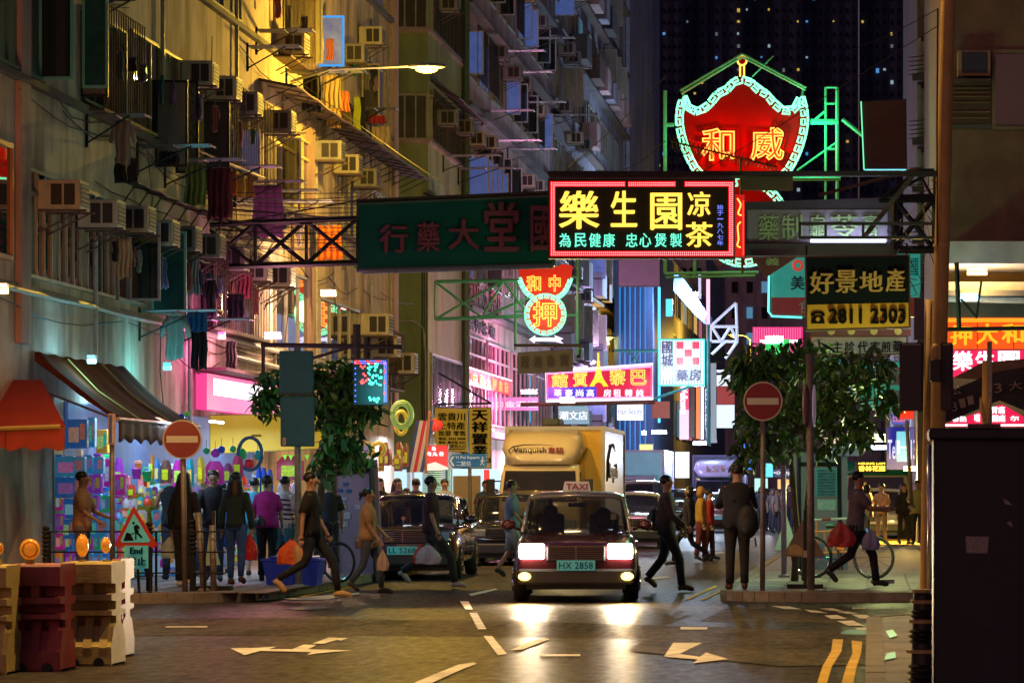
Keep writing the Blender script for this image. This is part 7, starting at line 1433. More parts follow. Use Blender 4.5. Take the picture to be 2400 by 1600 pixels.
# ================================================================ hoardings
def hoard(label, c4, Y, m, bars, notes, leg=True):
    t = thing('notice_hoarding', label, 'hoarding', P(sum(p[0] for p in c4)/4, max(p[1] for p in c4), Y)); part(quadbox(c4, Y, .04), 'board', m, t)
    for a, b_ in bars: part(MB().bar(P(a[0],a[1],Y-.04), P(b_[0],b_[1],Y-.04), .035, 4), 'timber_bar', black, t)
    for (a, b_, c, d, mm, s) in notes:
        n = part(MB().box(XP(a,Y), XP(b_,Y), Y-.012, Y-.004, ZP(d,Y), ZP(c,Y)), 'notice', mm, t)
    return t
lil = mat('lilac_board', (.34,.24,.36), .6, var=.06, scale=1); nb = mat('note_blue', (.04,.10,.35), .6, var=0); nw = mat('note_white', (.5,.45,.55), .6, var=.3, scale=30); nyel = mat('note_yellow', (.6,.45,.2), .6, var=0)
hoard('leaning lilac hoarding with blue and yellow notes behind the left tree', [(764,1092),(884,1076),(900,1372),(790,1372)], 57.5, lil, (((868,1080),(882,1370)),((778,1090),(790,1370)),((776,1110),(872,1100)),((771,1095),(774,1330))), ((804,816,1130,1138,nb,''),(792,803,1145,1152,nb,''),(812,824,1146,1154,nb,''),(798,812,1182,1193,nyel,''),(800,808,1175,1180,nw,''),(832,844,1182,1193,nw,''),(798,822,1200,1215,nw,''),(802,816,1222,1234,nw,''),(798,812,1165,1172,nw,'')))
t = hoard('grey lilac hoarding with a teal poster behind the right tree trunk', [(1860,1060),(1986,1058),(1988,1335),(1860,1335)], 60, mat('greylilac_board', (.20,.17,.27), .6, var=.06, scale=1), (((1872,1062),(1874,1335)),((1966,1060),(1970,1335)),((1873,1087),(1968,1087))), ((1916,1960,1170,1195,mat('note_pale', (.30,.42,.5), .6, var=.4, scale=40),''),))
ps = part(MB().box(XP(1912,60), XP(1962,60), 59.98, 59.992, ZP(1163,60), ZP(1096,60)), 'poster', mat('teal_poster', (.03,.22,.26), .5, var=.15, scale=10, emit=.1), t)
for k in range(9): text('禁止張貼告示公告通知' if k % 2 else 'NOTICE TO PUBLIC', 'small_print', mat('poster_print', (.4,.03,.2) if 1 < k < 4 else (.02,.05,.1), .6, var=0) if False else MATS['navy_letter'], ps, 1916,1958,1100+7*k,1104+7*k, 59.97)
# ================================================================ street furniture
def pole(name, label, px0, py0, px1, py1, Y, r, m=steel, cat='pole', base=True):
    t = thing(name, label, cat, P(px1, py1, Y)); part(MB().tube([P(px0,py0,Y), P(px1,py1,Y)], r, 10), 'post', m, t, True)
    if base: part(MB().lathe([(r*2,0),(r*2,.03),(r*1.2,.05)], P(px1,py1,Y), 10), 'base_plate', m, t)
    return t
def noentry(label, cx, cy, rpx, Y, pbot, ppx, depth=.03, m_rim=None):
    t = thing('no_entry_sign', label, 'traffic sign', P(ppx, pbot, Y)); r = rpx*Y/F; c = P(cx, cy, Y)
    part(MB().tube([P(cx+1,cy-rpx*.6,Y+.06+depth), P(ppx,pbot,Y+.06+depth)], .038, 10), 'post', mat('post_grey', (.22,.20,.18), .5, metal=.4, var=.25, scale=9), t, True)
    part(MB().lathe([(r,0),(r,depth)], tuple(c), 36, 'y'), 'sign_plate', mat('sign_rim', (.5,.52,.5), .4, var=.1), t)
    part(MB().lathe([(r*.93,-.004),(r*.93,-.001)], tuple(c), 36, 'y'), 'red_disc', mat('sign_red', (.20,.012,.02), .35, var=.08, scale=4), t)
    part(MB().bevbox(c.x-r*.80, c.x+r*.80, c.y-.009, c.y-.005, c.z-r*.17, c.z+r*.17, .001), 'white_bar', mat('sign_bar_white', (.55,.58,.5), .4, var=.08, scale=20), t); return t
noentry('no entry sign on the grey pole on the left pavement', 427, 1029, 46, 46.9, 1387, 434)
noentry('deep-rimmed no entry sign in front of the right-hand tree', 1788, 940, 46, 47.3, 1384, 1787, .14)
# roadworks triangle
Y = 46.7; t = thing('roadworks_sign', 'red triangular roadworks sign with a cyan end plate reading End', 'traffic sign', P(320,1386,Y))
def tri(s, d): 
    cx_, cy_ = 315, 1243; return [P(cx_+(x-cx_)*s, cy_+(y-cy_)*s, Y+d) for x, y in ((313,1187),(367,1275),(360,1281),(276,1281),(270,1275))]
part(MB().prism(tri(1.04,0), (0,.02,0)), 'sign_plate', mat('sign_red_bright', (.45,.03,.02), .4, var=.1), t); part(MB().prism(tri(.72,-.006), (0,.005,0)), 'sign_face', mat('sign_cyan', (.10,.55,.55), .4, var=.1, emit=.08, ecol=(.1,.8,.8)), t)
fg = MB()
for q in ([(309,1225),(313,1221),(317,1225),(313,1229)], [(313,1232),(322,1228),(328,1236),(326,1240),(322,1237),(325,1247),(334,1258),(331,1261),(320,1250),(320,1263),(316,1264),(317,1248),(314,1240)], [(289,1267),(296,1247),(305,1249),(314,1266)], [(305,1252),(326,1241),(327,1243),(306,1254)]): fg.prism([P(x,y,Y-.010) for x, y in q], (0,.003,0))
part(fg, 'digging_figure', blk, t, kind='stuff')
p_ = part(MB().box(XP(292,Y), XP(348,Y), Y-.01, Y+.01, ZP(1331,Y), ZP(1278,Y)), 'end_plate', MATS['sign_cyan'], t); text('End', 'lettering', blk, p_, 306,334,1282,1297, Y-.015, bold=.01); text('終止', 'lettering', blk, p_, 300,342,1304,1324, Y-.015, bold=.01)
part(MB().bar(P(323,1333,Y), P(326,1390,Y), .02, 4).bar(P(350,1280,Y), P(352,1392,Y), .022, 4).bar(P(305,1393,Y), P(352,1393,Y), .03, 4).bar(P(300,1348,Y), P(352,1350,Y), .008, 4), 'stand', black, t)
pole('thin_pole', 'thin pole with a small street name plate beside the brown awning', 262, 968, 264, 1390, 47.0, .035, MATS['post_grey']); t = thing('name_plate', 'small upright blue and pink street name plate on the thin pole', 'sign', P(262,1040,46.9)); part(MB().box(XP(254,46.9), XP(270,46.9), 46.88, 46.93, ZP(1042,46.9), ZP(969,46.9)), 'plate', mat('plate_edge', (.5,.35,.35), .5), t); part(MB().box(XP(257,46.9), XP(264,46.9), 46.86, 46.88, ZP(1038,46.9), ZP(972,46.9)), 'blue_panel', nb, t); part(MB().box(XP(264,46.9), XP(268,46.9), 46.86, 46.88, ZP(1038,46.9), ZP(985,46.9)), 'picture_panel', nw, t)
t = pole('sign_post', 'grey post carrying two blank sign backs in front of the left tree', 697, 815, 700, 1376, 49.8, .05, mat('bluish_post', (.25,.33,.38), .5, metal=.3, var=.3)); t = thing('blank_road_sign', 'two blank slate-blue sign backs bolted to the grey post', 'sign', P(697,1045,49.7)); sbk = mat('sign_back_slate', (.05,.20,.36), .8, var=.12, scale=2, spec=.1)
part(MB().bevbox(XP(655,49.7), XP(735,49.7), 49.66, 49.7, ZP(924,49.7), ZP(822,49.7), .02), 'upper_plate', sbk, t); part(MB().bevbox(XP(658,49.7), XP(738,49.7), 49.66, 49.7, ZP(1046,49.7), ZP(928,49.7), .02), 'lower_plate', sbk, t); part(MB().box(XP(650,49.7), XP(740,49.7), 49.63, 49.66, ZP(926,49.7), ZP(923,49.7)), 'clamp_bar', black, t); part(MB().box(XP(664,49.7), XP(672,49.7), 49.64, 49.655, ZP(1043,49.7), ZP(1025,49.7)), 'sticker', nw, t)
for (px0, px1, y0, y1, Y, lb) in ((1898,1901,830,1390,47.2,'brown pole with side-on signs right of the no entry sign'),(1836,1838,1090,1352,52,'lilac thin pole left of the right-hand tree trunks'),(2125,2137,985,1190,80,'slim grey lamp column behind the black sign backs'),(464,478,1200,1386,47.2,'first of the two dark posts right of the no entry pole'),(498,501,1230,1392,47.2,'second of the two dark posts right of the no entry pole')): pole('thin_pole', lb, px0, y0, px1, y1, Y, .055 if 'brown' in lb else .045, MATS['post_grey'] if 'lilac' not in lb else mat('lilac_post', (.35,.35,.5), .4, var=.2))
t = thing('side_on_sign', 'round traffic sign seen edge-on against the brown pole', 'traffic sign', P(1908,950,47)); part(MB().ell(P(1908,951,47), (.03,.26,.295), 16, 12), 'disc', mat('pale_disc', (.4,.35,.5), .4, emit=.1), t, True)
t = thing('side_on_sign', 'dark disc edge-on at the left side of the brown pole', 'traffic sign', P(1888,950,47.2)); part(MB().ell(P(1889,950,47.2), (.05,.2,.30), 16, 12), 'disc', mat('dark_disc', (.10,.03,.03), .5), t, True)
for (px, Y, lb) in ((500,47.6,'slim black barrier post with a white band on the left pavement'),(1887,48.6,'slim black barrier post with a white band on the right pavement')):
    t = thing('barrier_post', lb, 'post', P(px,1385,Y)); z0 = .13; part(MB().box(XP(px-4,Y), XP(px+4,Y), Y, Y+.05, z0, 1.25), 'post', black, t); part(MB().box(XP(px-4.5,Y), XP(px+4.5,Y), Y-.003, Y+.053, .58, .68), 'white_band', mat('band_white', (.45,.42,.4), .5), t); part(MB().box(XP(px-42,Y), XP(px+42,Y), Y-.1, Y+.15, z0, z0+.07), 'rubber_foot', rubber, t)
t = thing('railing', 'thin dark wire railing along the left kerb between the posts', 'railing', (-9.8,47.1,.13))
for py in (1245, 1293, 1342, 1390): part(MB().bar(P(110,py,47.1), P(530,py,47.1), .011, 4), 'rail', black, t)
for px in (117, 352, 366, 480): part(MB().bar(P(px,1243,47.1), P(px,1396,47.1), .018, 4), 'upright', black, t)
for i, (px, Y, y0) in enumerate(((108,47.3,1232),(350,47.4,1222),(452,47.3,1217))):
    t = thing('spring_post', ['ribbed black post behind the round amber lamp','ribbed black post beside the roadworks triangle','ribbed black post next to the no entry pole'][i], 'post', P(px,1390,Y)); h_ = ZP(y0,Y)
    part(MB().lathe([(.045,.13),(.045,h_-.45)]+[(.035 if k % 2 else .06, h_-.45+.03*k) for k in range(15)]+[(.03,h_)], (XP(px,Y),Y,0), 12), 'body', rubber, t)
# triangular parking boards
def aboard(label, c, Y, m, slip=None):
    t = thing('triangular_board', label, 'board', P(sum(p[0] for p in c)/3, max(p[1] for p in c), Y)); part(MB().prism([P(x,y,Y) for x, y in c], (0,.02,0)), 'board', m, t); part(MB().prism([P(x,y,Y+.35) for x, y in c], (0,.02,0)), 'rear_board', m, t)
    if slip: part(MB().prism([P(x,y,Y-.01) for x, y in slip], (0,.005,0)), 'paper_slip', nyel, t)
    return t
cb = mat('weathered_board', (.26,.20,.15), .7, var=.2, scale=6)
aboard('weathered triangular board with a yellow slip at the foot of the brown pole', [(1882,1215),(1834,1303),(1937,1306)], 50, cb, [(1850,1278),(1866,1274),(1882,1286),(1880,1302),(1846,1298)])
aboard('pale cyan and pink triangular board by the lilac pole', [(1843,1205),(1815,1288),(1870,1292)], 55, mat('cyan_board', (.25,.40,.45), .6))
aboard('dark green triangular board leaning behind the tall man in black', [(716,1225),(655,1375),(740,1370)], 54, mat('grey_green_board', (.10,.14,.13), .6, var=.2)); aboard('white and green triangular stand behind the slim barrier post', [(493,1232),(480,1325),(516,1323)], 49, mat('mint_board', (.35,.55,.48), .6))
t = thing('crate', 'big blue plastic tub at the kerb by the tall man in black', 'tub', P(690,1380,50.5)); part(MB().loft([[(XP(690,50.5)+x*s_,50.5+y*s_,z) for x, y in ((-.42,-.3),(.42,-.3),(.42,.3),(-.42,.3))] for z, s_ in ((.13,.86),(.48,1),(.50,1.06),(.53,1.06))]), 'tub_body', mat('blue_plastic', (.01,.04,.45), .4, var=.08, emit=.04), t); part(MB().bevbox(XP(640,50.5), XP(742,50.5), 50.15, 50.85, .53, .57, .02), 'rim', MATS['blue_plastic'], t)
# bicycles
def bicycle(label, loc, rz, fm, sc=1.0, partial=False):
    t = thing('bicycle', label, 'bicycle', world=False)
    for y in (-.52, .52):
        o = part(MB().tube([(0, y+.33*math.cos(2*math.pi*i/28), .34+.33*math.sin(2*math.pi*i/28)) for i in range(28)], .022, 6, True), 'tyre', tyre_m, t, True)
        mb = MB()
        for k in range(12): mb.bar((0,y,.34), (0,y+.31*math.cos(k*math.pi/6),.34+.31*math.sin(k*math.pi/6)), .003, 3)
        mb.tube([(0, y+.305*math.cos(2*math.pi*i/24), .34+.305*math.sin(2*math.pi*i/24)) for i in range(24)], .01, 4, True); part(mb, 'spokes_and_rim', chrome, o, kind='stuff')
    mb = MB().bar((0,-.52,.34),(0,-.40,.80), .018,6).bar((0,-.42,.72),(0,.05,.30), .02,6).bar((0,.05,.30),(0,.16,.82), .018,6).bar((0,-.40,.76),(0,.15,.70), .018,6).bar((0,.05,.30),(0,.52,.34), .013,5).bar((0,.14,.66),(0,.52,.34), .012,5)
    part(mb, 'frame', fm, t, True); part(MB().tube([(-.26,-.34,1.0),(-.12,-.40,1.03),(0,-.40,.98),(.12,-.40,1.03),(.26,-.34,1.0)], .014, 5).bar((0,-.40,.8),(0,-.40,.98), .014), 'handlebar', black, t); part(MB().loft([[(x*w_, y, z) for x, z in ((-1,.84),(0,.88),(1,.84),(0,.80))] for y, w_ in ((.04,.03),(.16,.07),(.27,.09))]), 'saddle', black, t); part(MB().lathe([(.09,-.01),(.09,.01)], (0.02,.05,.30), 16, 'x').bar((.03,.05,.30),(.03,.05,.14), .01).bar((-.03,.05,.30),(-.03,.05,.46), .01), 'chainset', steel, t)
    place(t, loc, rz, (sc,sc,sc)); return t
bk = bicycle('blue bicycle leaning behind the man in grey on the right pavement', (XP(1975,54.5), 54.5, .13), R(72), mat('bike_blue', (.01,.10,.45), .3, coat=.5)); bicycle('bicycle with its front wheel showing between the black saloon and the tub', (XP(736,52.5), 52.5, .13), R(62), black, .9)
t = thing('basket', 'orange basket on the blue bicycle', 'basket', P(1975,1290,54.2)); part(MB().prism([P(1958,1268,54.2),P(1982,1268,54.2),P(1978,1288,54.2),P(1962,1288,54.2)], (0,.3,0)), 'basket_body', mat('orange_mesh', (.55,.12,.02), .6), t)
# orange and white road barriers
def fence(label, x0, x1, y0, y1, Y, top=(.6,.6,.6)):
    t = thing('crowd_barrier', label, 'barrier', P((x0+x1)/2, y1, Y)); om = mat('orange_tube', (.62,.20,.06), .5, var=.08, emit=.05)
    part(MB().bar(P(x0,y0+4,Y), P((x0+x1)/2,y0+2,Y), .022, 6).bar(P((x0+x1)/2,y0+2,Y), P(x1,y0,Y), .022, 6), 'top_rail', mat('white_tube', (.55,.5,.6), .5), t)
    part(MB().bar(P(x0+(x1-x0)*.25,y0+3,Y-.005), P(x0+(x1-x0)*.5,y0+2,Y-.005), .026, 6), 'red_sleeve', redc, t)
    part(MB().bar(P(x0,y0+32,Y), P(x1,y0+28,Y), .02, 5), 'mid_rail', om, t); part(MB().bar(P(x0,y1-4,Y), P(x1,y1-8,Y), .02, 5), 'low_rail', om, t)
    for k in range(5): a = x0+8+(x1-x0-12)*k/4; part(MB().bar(P(a,y0+(3 if k in (0,4) else 31),Y), P(a+5,y1+(12 if k in (0,4) else -5),Y), .016, 5), 'upright', om, t)
    return t
t = fence('orange and white crowd barrier left of the black saloon', 742, 832, 1235, 1322, 59); n_ = part(MB().box(XP(744,58.9), XP(770,58.9), 58.86, 58.9, ZP(1306,58.9), ZP(1270,58.9)), 'notice_panel', mat('orange_panel', (.6,.22,.10), .5), t); text('2', 'painted_mark', nb, n_, 751,765,1284,1302, 58.85)
fence('orange and white crowd barrier behind the blue bicycle', 1905, 1990, 1214, 1300, 58)
# plastic barriers at lower left
def waterbarrier(px0, px1, pyb, m, label, m2=None):
    Y = 12000/(pyb-1154); x0, x1 = XP(px0,Y), XP(px1,Y); w_ = x1-x0; t = thing('plastic_barrier', label, 'barrier', ((x0+x1)/2, Y, 0), 'plastic road barriers', world=False); g = .006
    prof = [(0,.02),(-.02,.0),(-.03,.16),(.08,.34),(.17,.37),(.17,.43),(-.01,.44),(-.01,.48),(.16,.49),(.16,.56),(-.01,.57),(-.01,.62),(.15,.63),(.15,.71),(-.02,.72),(-.02,.88),(.0,.90)]
    mb = MB(); h = w_/2-g; core = [[(x, y, z) for y, z in prof]+[(x, .52-y*.9, z) for y, z in reversed(prof)] for x in (-h, h)]
    mb.loft(core, cap=True); b = part(mb, 'shell', m, t)
    for k in (-1, 0, 1): part(MB().prism([(k*h*.66-h*.17,-.035,.16),(k*h*.66-h*.17,-.03,.02),(k*h*.66-h*.17,.12,.02),(k*h*.66-h*.17,.12,.40),(k*h*.66-h*.17,.085,.42)], (h*.34,0,0)), 'foot_rib', m, t)
    part(MB().prism([(-h*.95,-.03,.17),(-h*.95,-.034,.02),(-h*.95,.1,.02),(-h*.95,.1,.26)], (h*1.9,0,0)), 'foot_block', m, t)
    part(MB().bevbox(-h*.18, h*.18, .01, .1, .60, .74, .01), 'centre_lug', m, t)
    for k in (-1, 1): part(MB().bevbox(k*h*.62-h*.28, k*h*.62+h*.28, -.014, .02, .765, .865, .006), 'reflector', m2 or mat('refl_mauve', (.30,.22,.34), .3, metal=.3, var=.3, scale=20), t)
    part(MB().bevbox(-h*.2, h*.2, -.016, .02, .755, .88, .006), 'top_lug', m, t)
    for k in (-.5, .5): part(MB().lathe([(.045,-.02),(.045,.0)], (k*h, -.033, .03), 12, 'y'), 'drain_hole', rubber, t)
    place(t, ((x0+x1)/2, Y, 0), 0); return t
yl = mat('barrier_yellow', (.52,.40,.14), .6, var=.2, scale=7, bump=.15, dirt=.7, spec=.2); mr = mat('barrier_maroon', (.24,.03,.04), .5, var=.2, scale=7, bump=.15, dirt=.9)
waterbarrier(-95, 18, 1580, yl, 'cream plastic barrier cut by the left frame edge'); waterbarrier(20, 144, 1573, mr, 'maroon plastic barrier, second from the left frame edge'); waterbarrier(146, 264, 1560, yl, 'cream plastic barrier with yellow-lit ledges'); 
bb = waterbarrier(262, 286, 1541, mr, 'maroon plastic barrier seen narrowly behind the cream one')
aml = mat('amber_lens_lit', (.75,.25,.01), .25, var=.3, scale=20, emit=.22, ecol=(1,.35,.02)); yb2 = mat('lamp_body_yellow', (.5,.38,.03), .5)
for i, (px, py, r, pyb, n_) in enumerate(((70,1287,24,1573,'round amber warning lamp on the maroon barrier'),(-6,1285,14,1580,'amber warning lamp cut by the left frame edge'),(193,1278,14,1560,'amber warning lamp on the cream barrier, turned sideways'),(248,1277,10,1560,'narrow amber warning lamp at the right end of the cream barrier'))):
    Y = 12000/(pyb-1154)+.25; t = thing('warning_lamp', n_, 'warning lamp', P(px,1330,Y)); rr = r*Y/F; sx = (1,1,.62,.55)[i]
    part(MB().ell(P(px,py,Y), (rr if i < 2 else rr*1.0,.05 if i < 2 else .09, rr*(1.05 if i < 2 else 1.9)), 20, 12), 'lens', aml, t, True); part(MB().lathe([(.045,0),(.045,.05),(.035,.10)], P(px,1338,Y), 12), 'socket', yb2, t)
    part(MB().tube([P(px,py,Y-.06)+Vector((rr*.75*math.cos(q*.785),0,rr*.75*math.sin(q*.785))) for q in range(8)], .006, 4, True), 'lens_ring', amberl, t) if i < 2 else None
# ================================================================ near right: signal box, poles, sign backs, ribbed bollard
Y = 22; x0 = XP(2188,Y); t = thing('signal_cabinet', 'large dark grey metal cabinet filling the lower right corner', 'cabinet', (x0+.5, Y, 0)); cbm = mat('cabinet_grey', (.012,.018,.022), .5, metal=.2, var=.2, scale=3, bump=.1)
part(MB().bevbox(x0, x0+1.15, Y, Y+.6, .0, ZP(1012,Y), .015), 'body', cbm, t); part(MB().bevbox(x0-.03, x0+1.2, Y-.05, Y+.65, ZP(1030,Y), ZP(1003,Y), .012), 'lid', cbm, t); part(MB().box(x0+.03, x0+.55, Y-.012, Y-.001, .1, ZP(1045,Y)), 'door', cbm, t); part(MB().box(x0+.57, x0+1.1, Y-.012, Y-.001, .1, ZP(1045,Y)), 'door', cbm, t)
for c in ([(2263,1256),(2318,1257),(2314,1296),(2265,1295)], [(2358,1225),(2370,1221),(2374,1236)], [(2350,1168),(2362,1172),(2372,1184),(2356,1180)]): part(MB().prism([P(x,y,Y-.02) for x, y in c], (0,.004,0)), 'paper_notice', mat('old_paper', (.30,.28,.22), .8, var=.3, scale=60), t)
part(MB().box(XP(2268,Y), XP(2345,Y), Y-.06, Y+.1, ZP(1003,Y), ZP(993,Y)), 'clutter_on_lid', mat('clutter', (.10,.07,.05), .6, var=.6, scale=60), t)
pm = mat('pole_ochre', (.50,.32,.09), .6, var=.15, scale=6, dirt=.3)
t = thing('lamp_column', 'tall ochre-lit lamp column rising out of the picture at right', 'pole', P(2186,1440,31)); part(MB().tube([P(2234,-620,31), P(2226,-100,31), P(2222,20,31), P(2205,690,31), P(2186,1430,31), P(2185,1640,31)], [.055,.062,.066,.072,.078,.08], 14), 'shaft', pm, t, True); part(MB().lathe([(.078,-.02),(.078,.0)], P(2207,572,31), 14), 'clamp_band', mat('gold_band', (.5,.35,.1), .4), t); part(MB().tube([P(2198,20,30.9),P(2196,300,30.9),P(2197,575,30.9)], .008, 4), 'cable', black, t)
t = thing('short_pole', 'short brown pole standing just left of the tall lamp column', 'pole', P(2163,1400,30.5)); part(MB().tube([P(2177,702,30.5), P(2172,1000,30.5), P(2163,1440,30.5), P(2162,1640,30.5)], .035, 10), 'shaft', pm, t, True); part(MB().box(XP(2142,30.5), XP(2166,30.5), 30.5, 30.55, ZP(796,30.5), ZP(698,30.5)), 'dark_plate', darkc, t)
t = thing('blank_road_sign', 'two big black rounded sign backs fixed to the tall lamp column', 'sign', P(2170,960,30.2)); part(MB().bevbox(XP(2108,30.2), XP(2164,30.2), 30.16, 30.2, ZP(963,30.2), ZP(803,30.2), .02), 'left_plate', mat('sign_back_dark', (.035,.028,.035), .6), t); part(MB().bevbox(XP(2204,30.2), XP(2234,30.2), 30.16, 30.2, ZP(963,30.2), ZP(803,30.2), .02), 'right_plate', MATS['sign_back_dark'], t)
t = thing('traffic_signal', 'small dark signal head with a domed top on the tall column', 'signal', P(2193,900,30)); part(MB().lathe([(.03,0),(.035,.02),(.035,.08),(.028,.115),(.012,.13)], P(2191,840,30), 14), 'dome', pm, t, True); part(MB().bevbox(XP(2180,30), XP(2206,30), 29.95, 30.08, ZP(895,30), ZP(842,30), .012), 'housing', black, t)
t = thing('steel_conduit', 'shiny steel conduit running down beside the tall column', 'pipe', P(2178,1390,29.5)); part(MB().tube([P(2176,1040,29.5), P(2180,1230,29.5), P(2176,1400,29.5)], .022, 8).tube([P(2187,1040,29.5), P(2184,1250,29.5), P(2187,1400,29.5)], .02, 8), 'conduit', mat('shiny_conduit', (.4,.38,.45), .2, metal=1, var=.1), t, True)
t = thing('short_pole', 'short pole with leaf-shaped brackets standing behind the cabinet', 'pole', P(2310,1000,40)); part(MB().tube([P(2312,845,40), P(2310,1100,40)], .05, 10), 'shaft', pm, t, True); part(MB().box(XP(2314,39.9), XP(2325,39.9), 39.9, 39.95, ZP(1000,39.9), ZP(800,39.9)), 'flat_bar', MATS['post_grey'], t)
for s in (-1, 1): part(MB().tube([P(2310+s*12,930,39.8), P(2310+s*9,955,39.8), P(2310+s*4,990,39.8)], [.01,.03,.01], 5), 'leaf_bracket', mat('tan_wood', (.35,.22,.12), .6), t)
Yb = 24.2; t = thing('ribbed_bollard', 'black ribbed bollard with pale rings beside the grey cabinet at the bottom', 'bollard', (XP(2165,Yb), Yb, 0)); cx_ = XP(2165,Yb); bm_ = mat('bollard_black', (.012,.012,.012), .5, var=.1)
part(MB().lathe([(.10,0),(.09,.3),(.075,.75),(.07,ZP(1385,Yb))], (cx_,Yb,0), 16), 'core', bm_, t, True)
for k, (py, r) in enumerate(((1384,.085),(1409,.095),(1455,.105),(1525,.125),(1620,.13))): part(MB().lathe([(r,-.012),(r,.012)], (cx_,Yb,ZP(py,Yb)), 20), 'pale_ring', mat('ring_gold', (.42,.30,.10), .5), t)
for k, (py, r) in enumerate(((1432,.095),(1442,.10),(1478,.11),(1490,.115),(1502,.11),(1560,.12),(1575,.125),(1590,.12))): part(MB().lathe([(r*.8,-.014),(r,0),(r*.8,.014)], (cx_,Yb,ZP(py,Yb)), 20), 'rubber_rib', bm_, t)
# ================================================================ blue pointing signs
Y = 76; bl = mat('street_sign_blue', (.01,.13,.32), .4, var=.05, emit=.10, ecol=(.02,.3,.7)); t = thing('street_sign', 'blue arrow-shaped street sign reading Yi Pei Square on a pole', 'street sign', P(1101,1300,Y))
part(MB().prism([P(x,y,Y) for x, y in ((1050,1079),(1060,1064),(1140,1063),(1141,1094),(1061,1096))], (0,.03,0)), 'sign_plate', bl, t); sw = mat('sign_white', (.55,.65,.75), .4, var=0, emit=.15)
text('Yi Pei Square', 'lettering', sw, t, 1067,1124,1068,1077, Y-.01); text('二陂坊', 'lettering', sw, t, 1070,1104,1080,1092, Y-.01)
part(MB().prism([P(x,y,Y-.008) for x, y in ((1053,1079),(1060,1069),(1065,1069),(1058,1079),(1066,1092),(1061,1092))], (0,.004,0)), 'arrow_mark', sw, t)
part(MB().ell(P(1131,1072,Y-.01), (.02,.004,.02), 8, 6).tube([P(1131,1075,Y-.01),P(1130,1083,Y-.01)], .02, 5).tube([P(1130,1083,Y-.01),P(1126,1090,Y-.01)], .012, 4).tube([P(1130,1083,Y-.01),P(1135,1090,Y-.01)], .012, 4).tube([P(1131,1076,Y-.01),P(1136,1081,Y-.01)], .01, 4).tube([P(1131,1076,Y-.01),P(1126,1081,Y-.01)], .01, 4), 'walking_figure', sw, t)
part(MB().bar(P(1101,1096,Y+.05), P(1102,1295,Y+.05), .04, 8), 'post', MATS['post_grey'], t)
Y = 58; t = thing('street_sign', 'navy pointing sign ending in Square under the right-hand tree', 'street sign', P(1960,1070,Y)); part(MB().prism([P(x,y,Y) for x, y in ((1930,1040),(2020,1038),(2033,1052),(2020,1068),(1930,1068))], (0,.03,0)), 'sign_plate', mat('street_sign_navy', (.015,.03,.14), .4, emit=.06, ecol=(.05,.1,.5)), t); text('Pei Square', 'lettering', sw, t, 1968,2016,1042,1052, Y-.01); part(MB().prism([P(x,y,Y-.008) for x, y in ((2013,1042),(2019,1042),(2029,1053),(2019,1065),(2012,1065),(2022,1053))], (0,.004,0)), 'arrow_mark', mat('peach_mark', (.6,.4,.3), .4, emit=.2), t)
# yellow-lit band of the right pavement, painted on as a sheet
for c, m in (([(2000,1262),(2160,1262),(2160,1276),(2000,1276)], paint_y),): 
    mb = MB(); mb.poly([G(x, y, .16) for x, y in c]); struct(mb, 'light_patch', m)
single(MB().box(XP(2040,51.5), XP(2096,51.5), 51.2, 51.6, .14, .20), 'loose_slab', mat('slab_grey', (.30,.27,.30), .7), 'loose grey slab lying on the right pavement by the bicycle', 'slab')
# ================================================================ trees
leafm = [mat('leaf_a', (.06,.19,.03), .45, var=.35, scale=3, spec=.5), mat('leaf_b', (.11,.28,.04), .45, var=.35, scale=3), mat('leaf_c', (.04,.12,.03), .5, var=.3, scale=3)]
def leafmesh(L, w_, m, k):
    mb = MB(); n = 5; L_ = []; Rr_ = []; C_ = []
    for i in range(n+1):
        u = i/n; w2 = w_*math.sin(math.pi*min(1, u*.92+.06))**.8; z = -L*u; y = -.22*L*u*u*(1 if k % 2 else -.6)
        L_.append((-w2, y+.25*w2, z)); C_.append((0, y, z)); Rr_.append((w2, y+.25*w2, z))
    vs = L_+C_+Rr_; fs = []
    for i in range(n): fs += [(i, i+1, n+1+i+1, n+1+i), (n+1+i, n+1+i+1, 2*(n+1)+i+1, 2*(n+1)+i)]
    mb.add(vs, fs); return mb
barkm = mat('bark', (.10,.075,.055), .9, var=.35, scale=8, bump=.5)
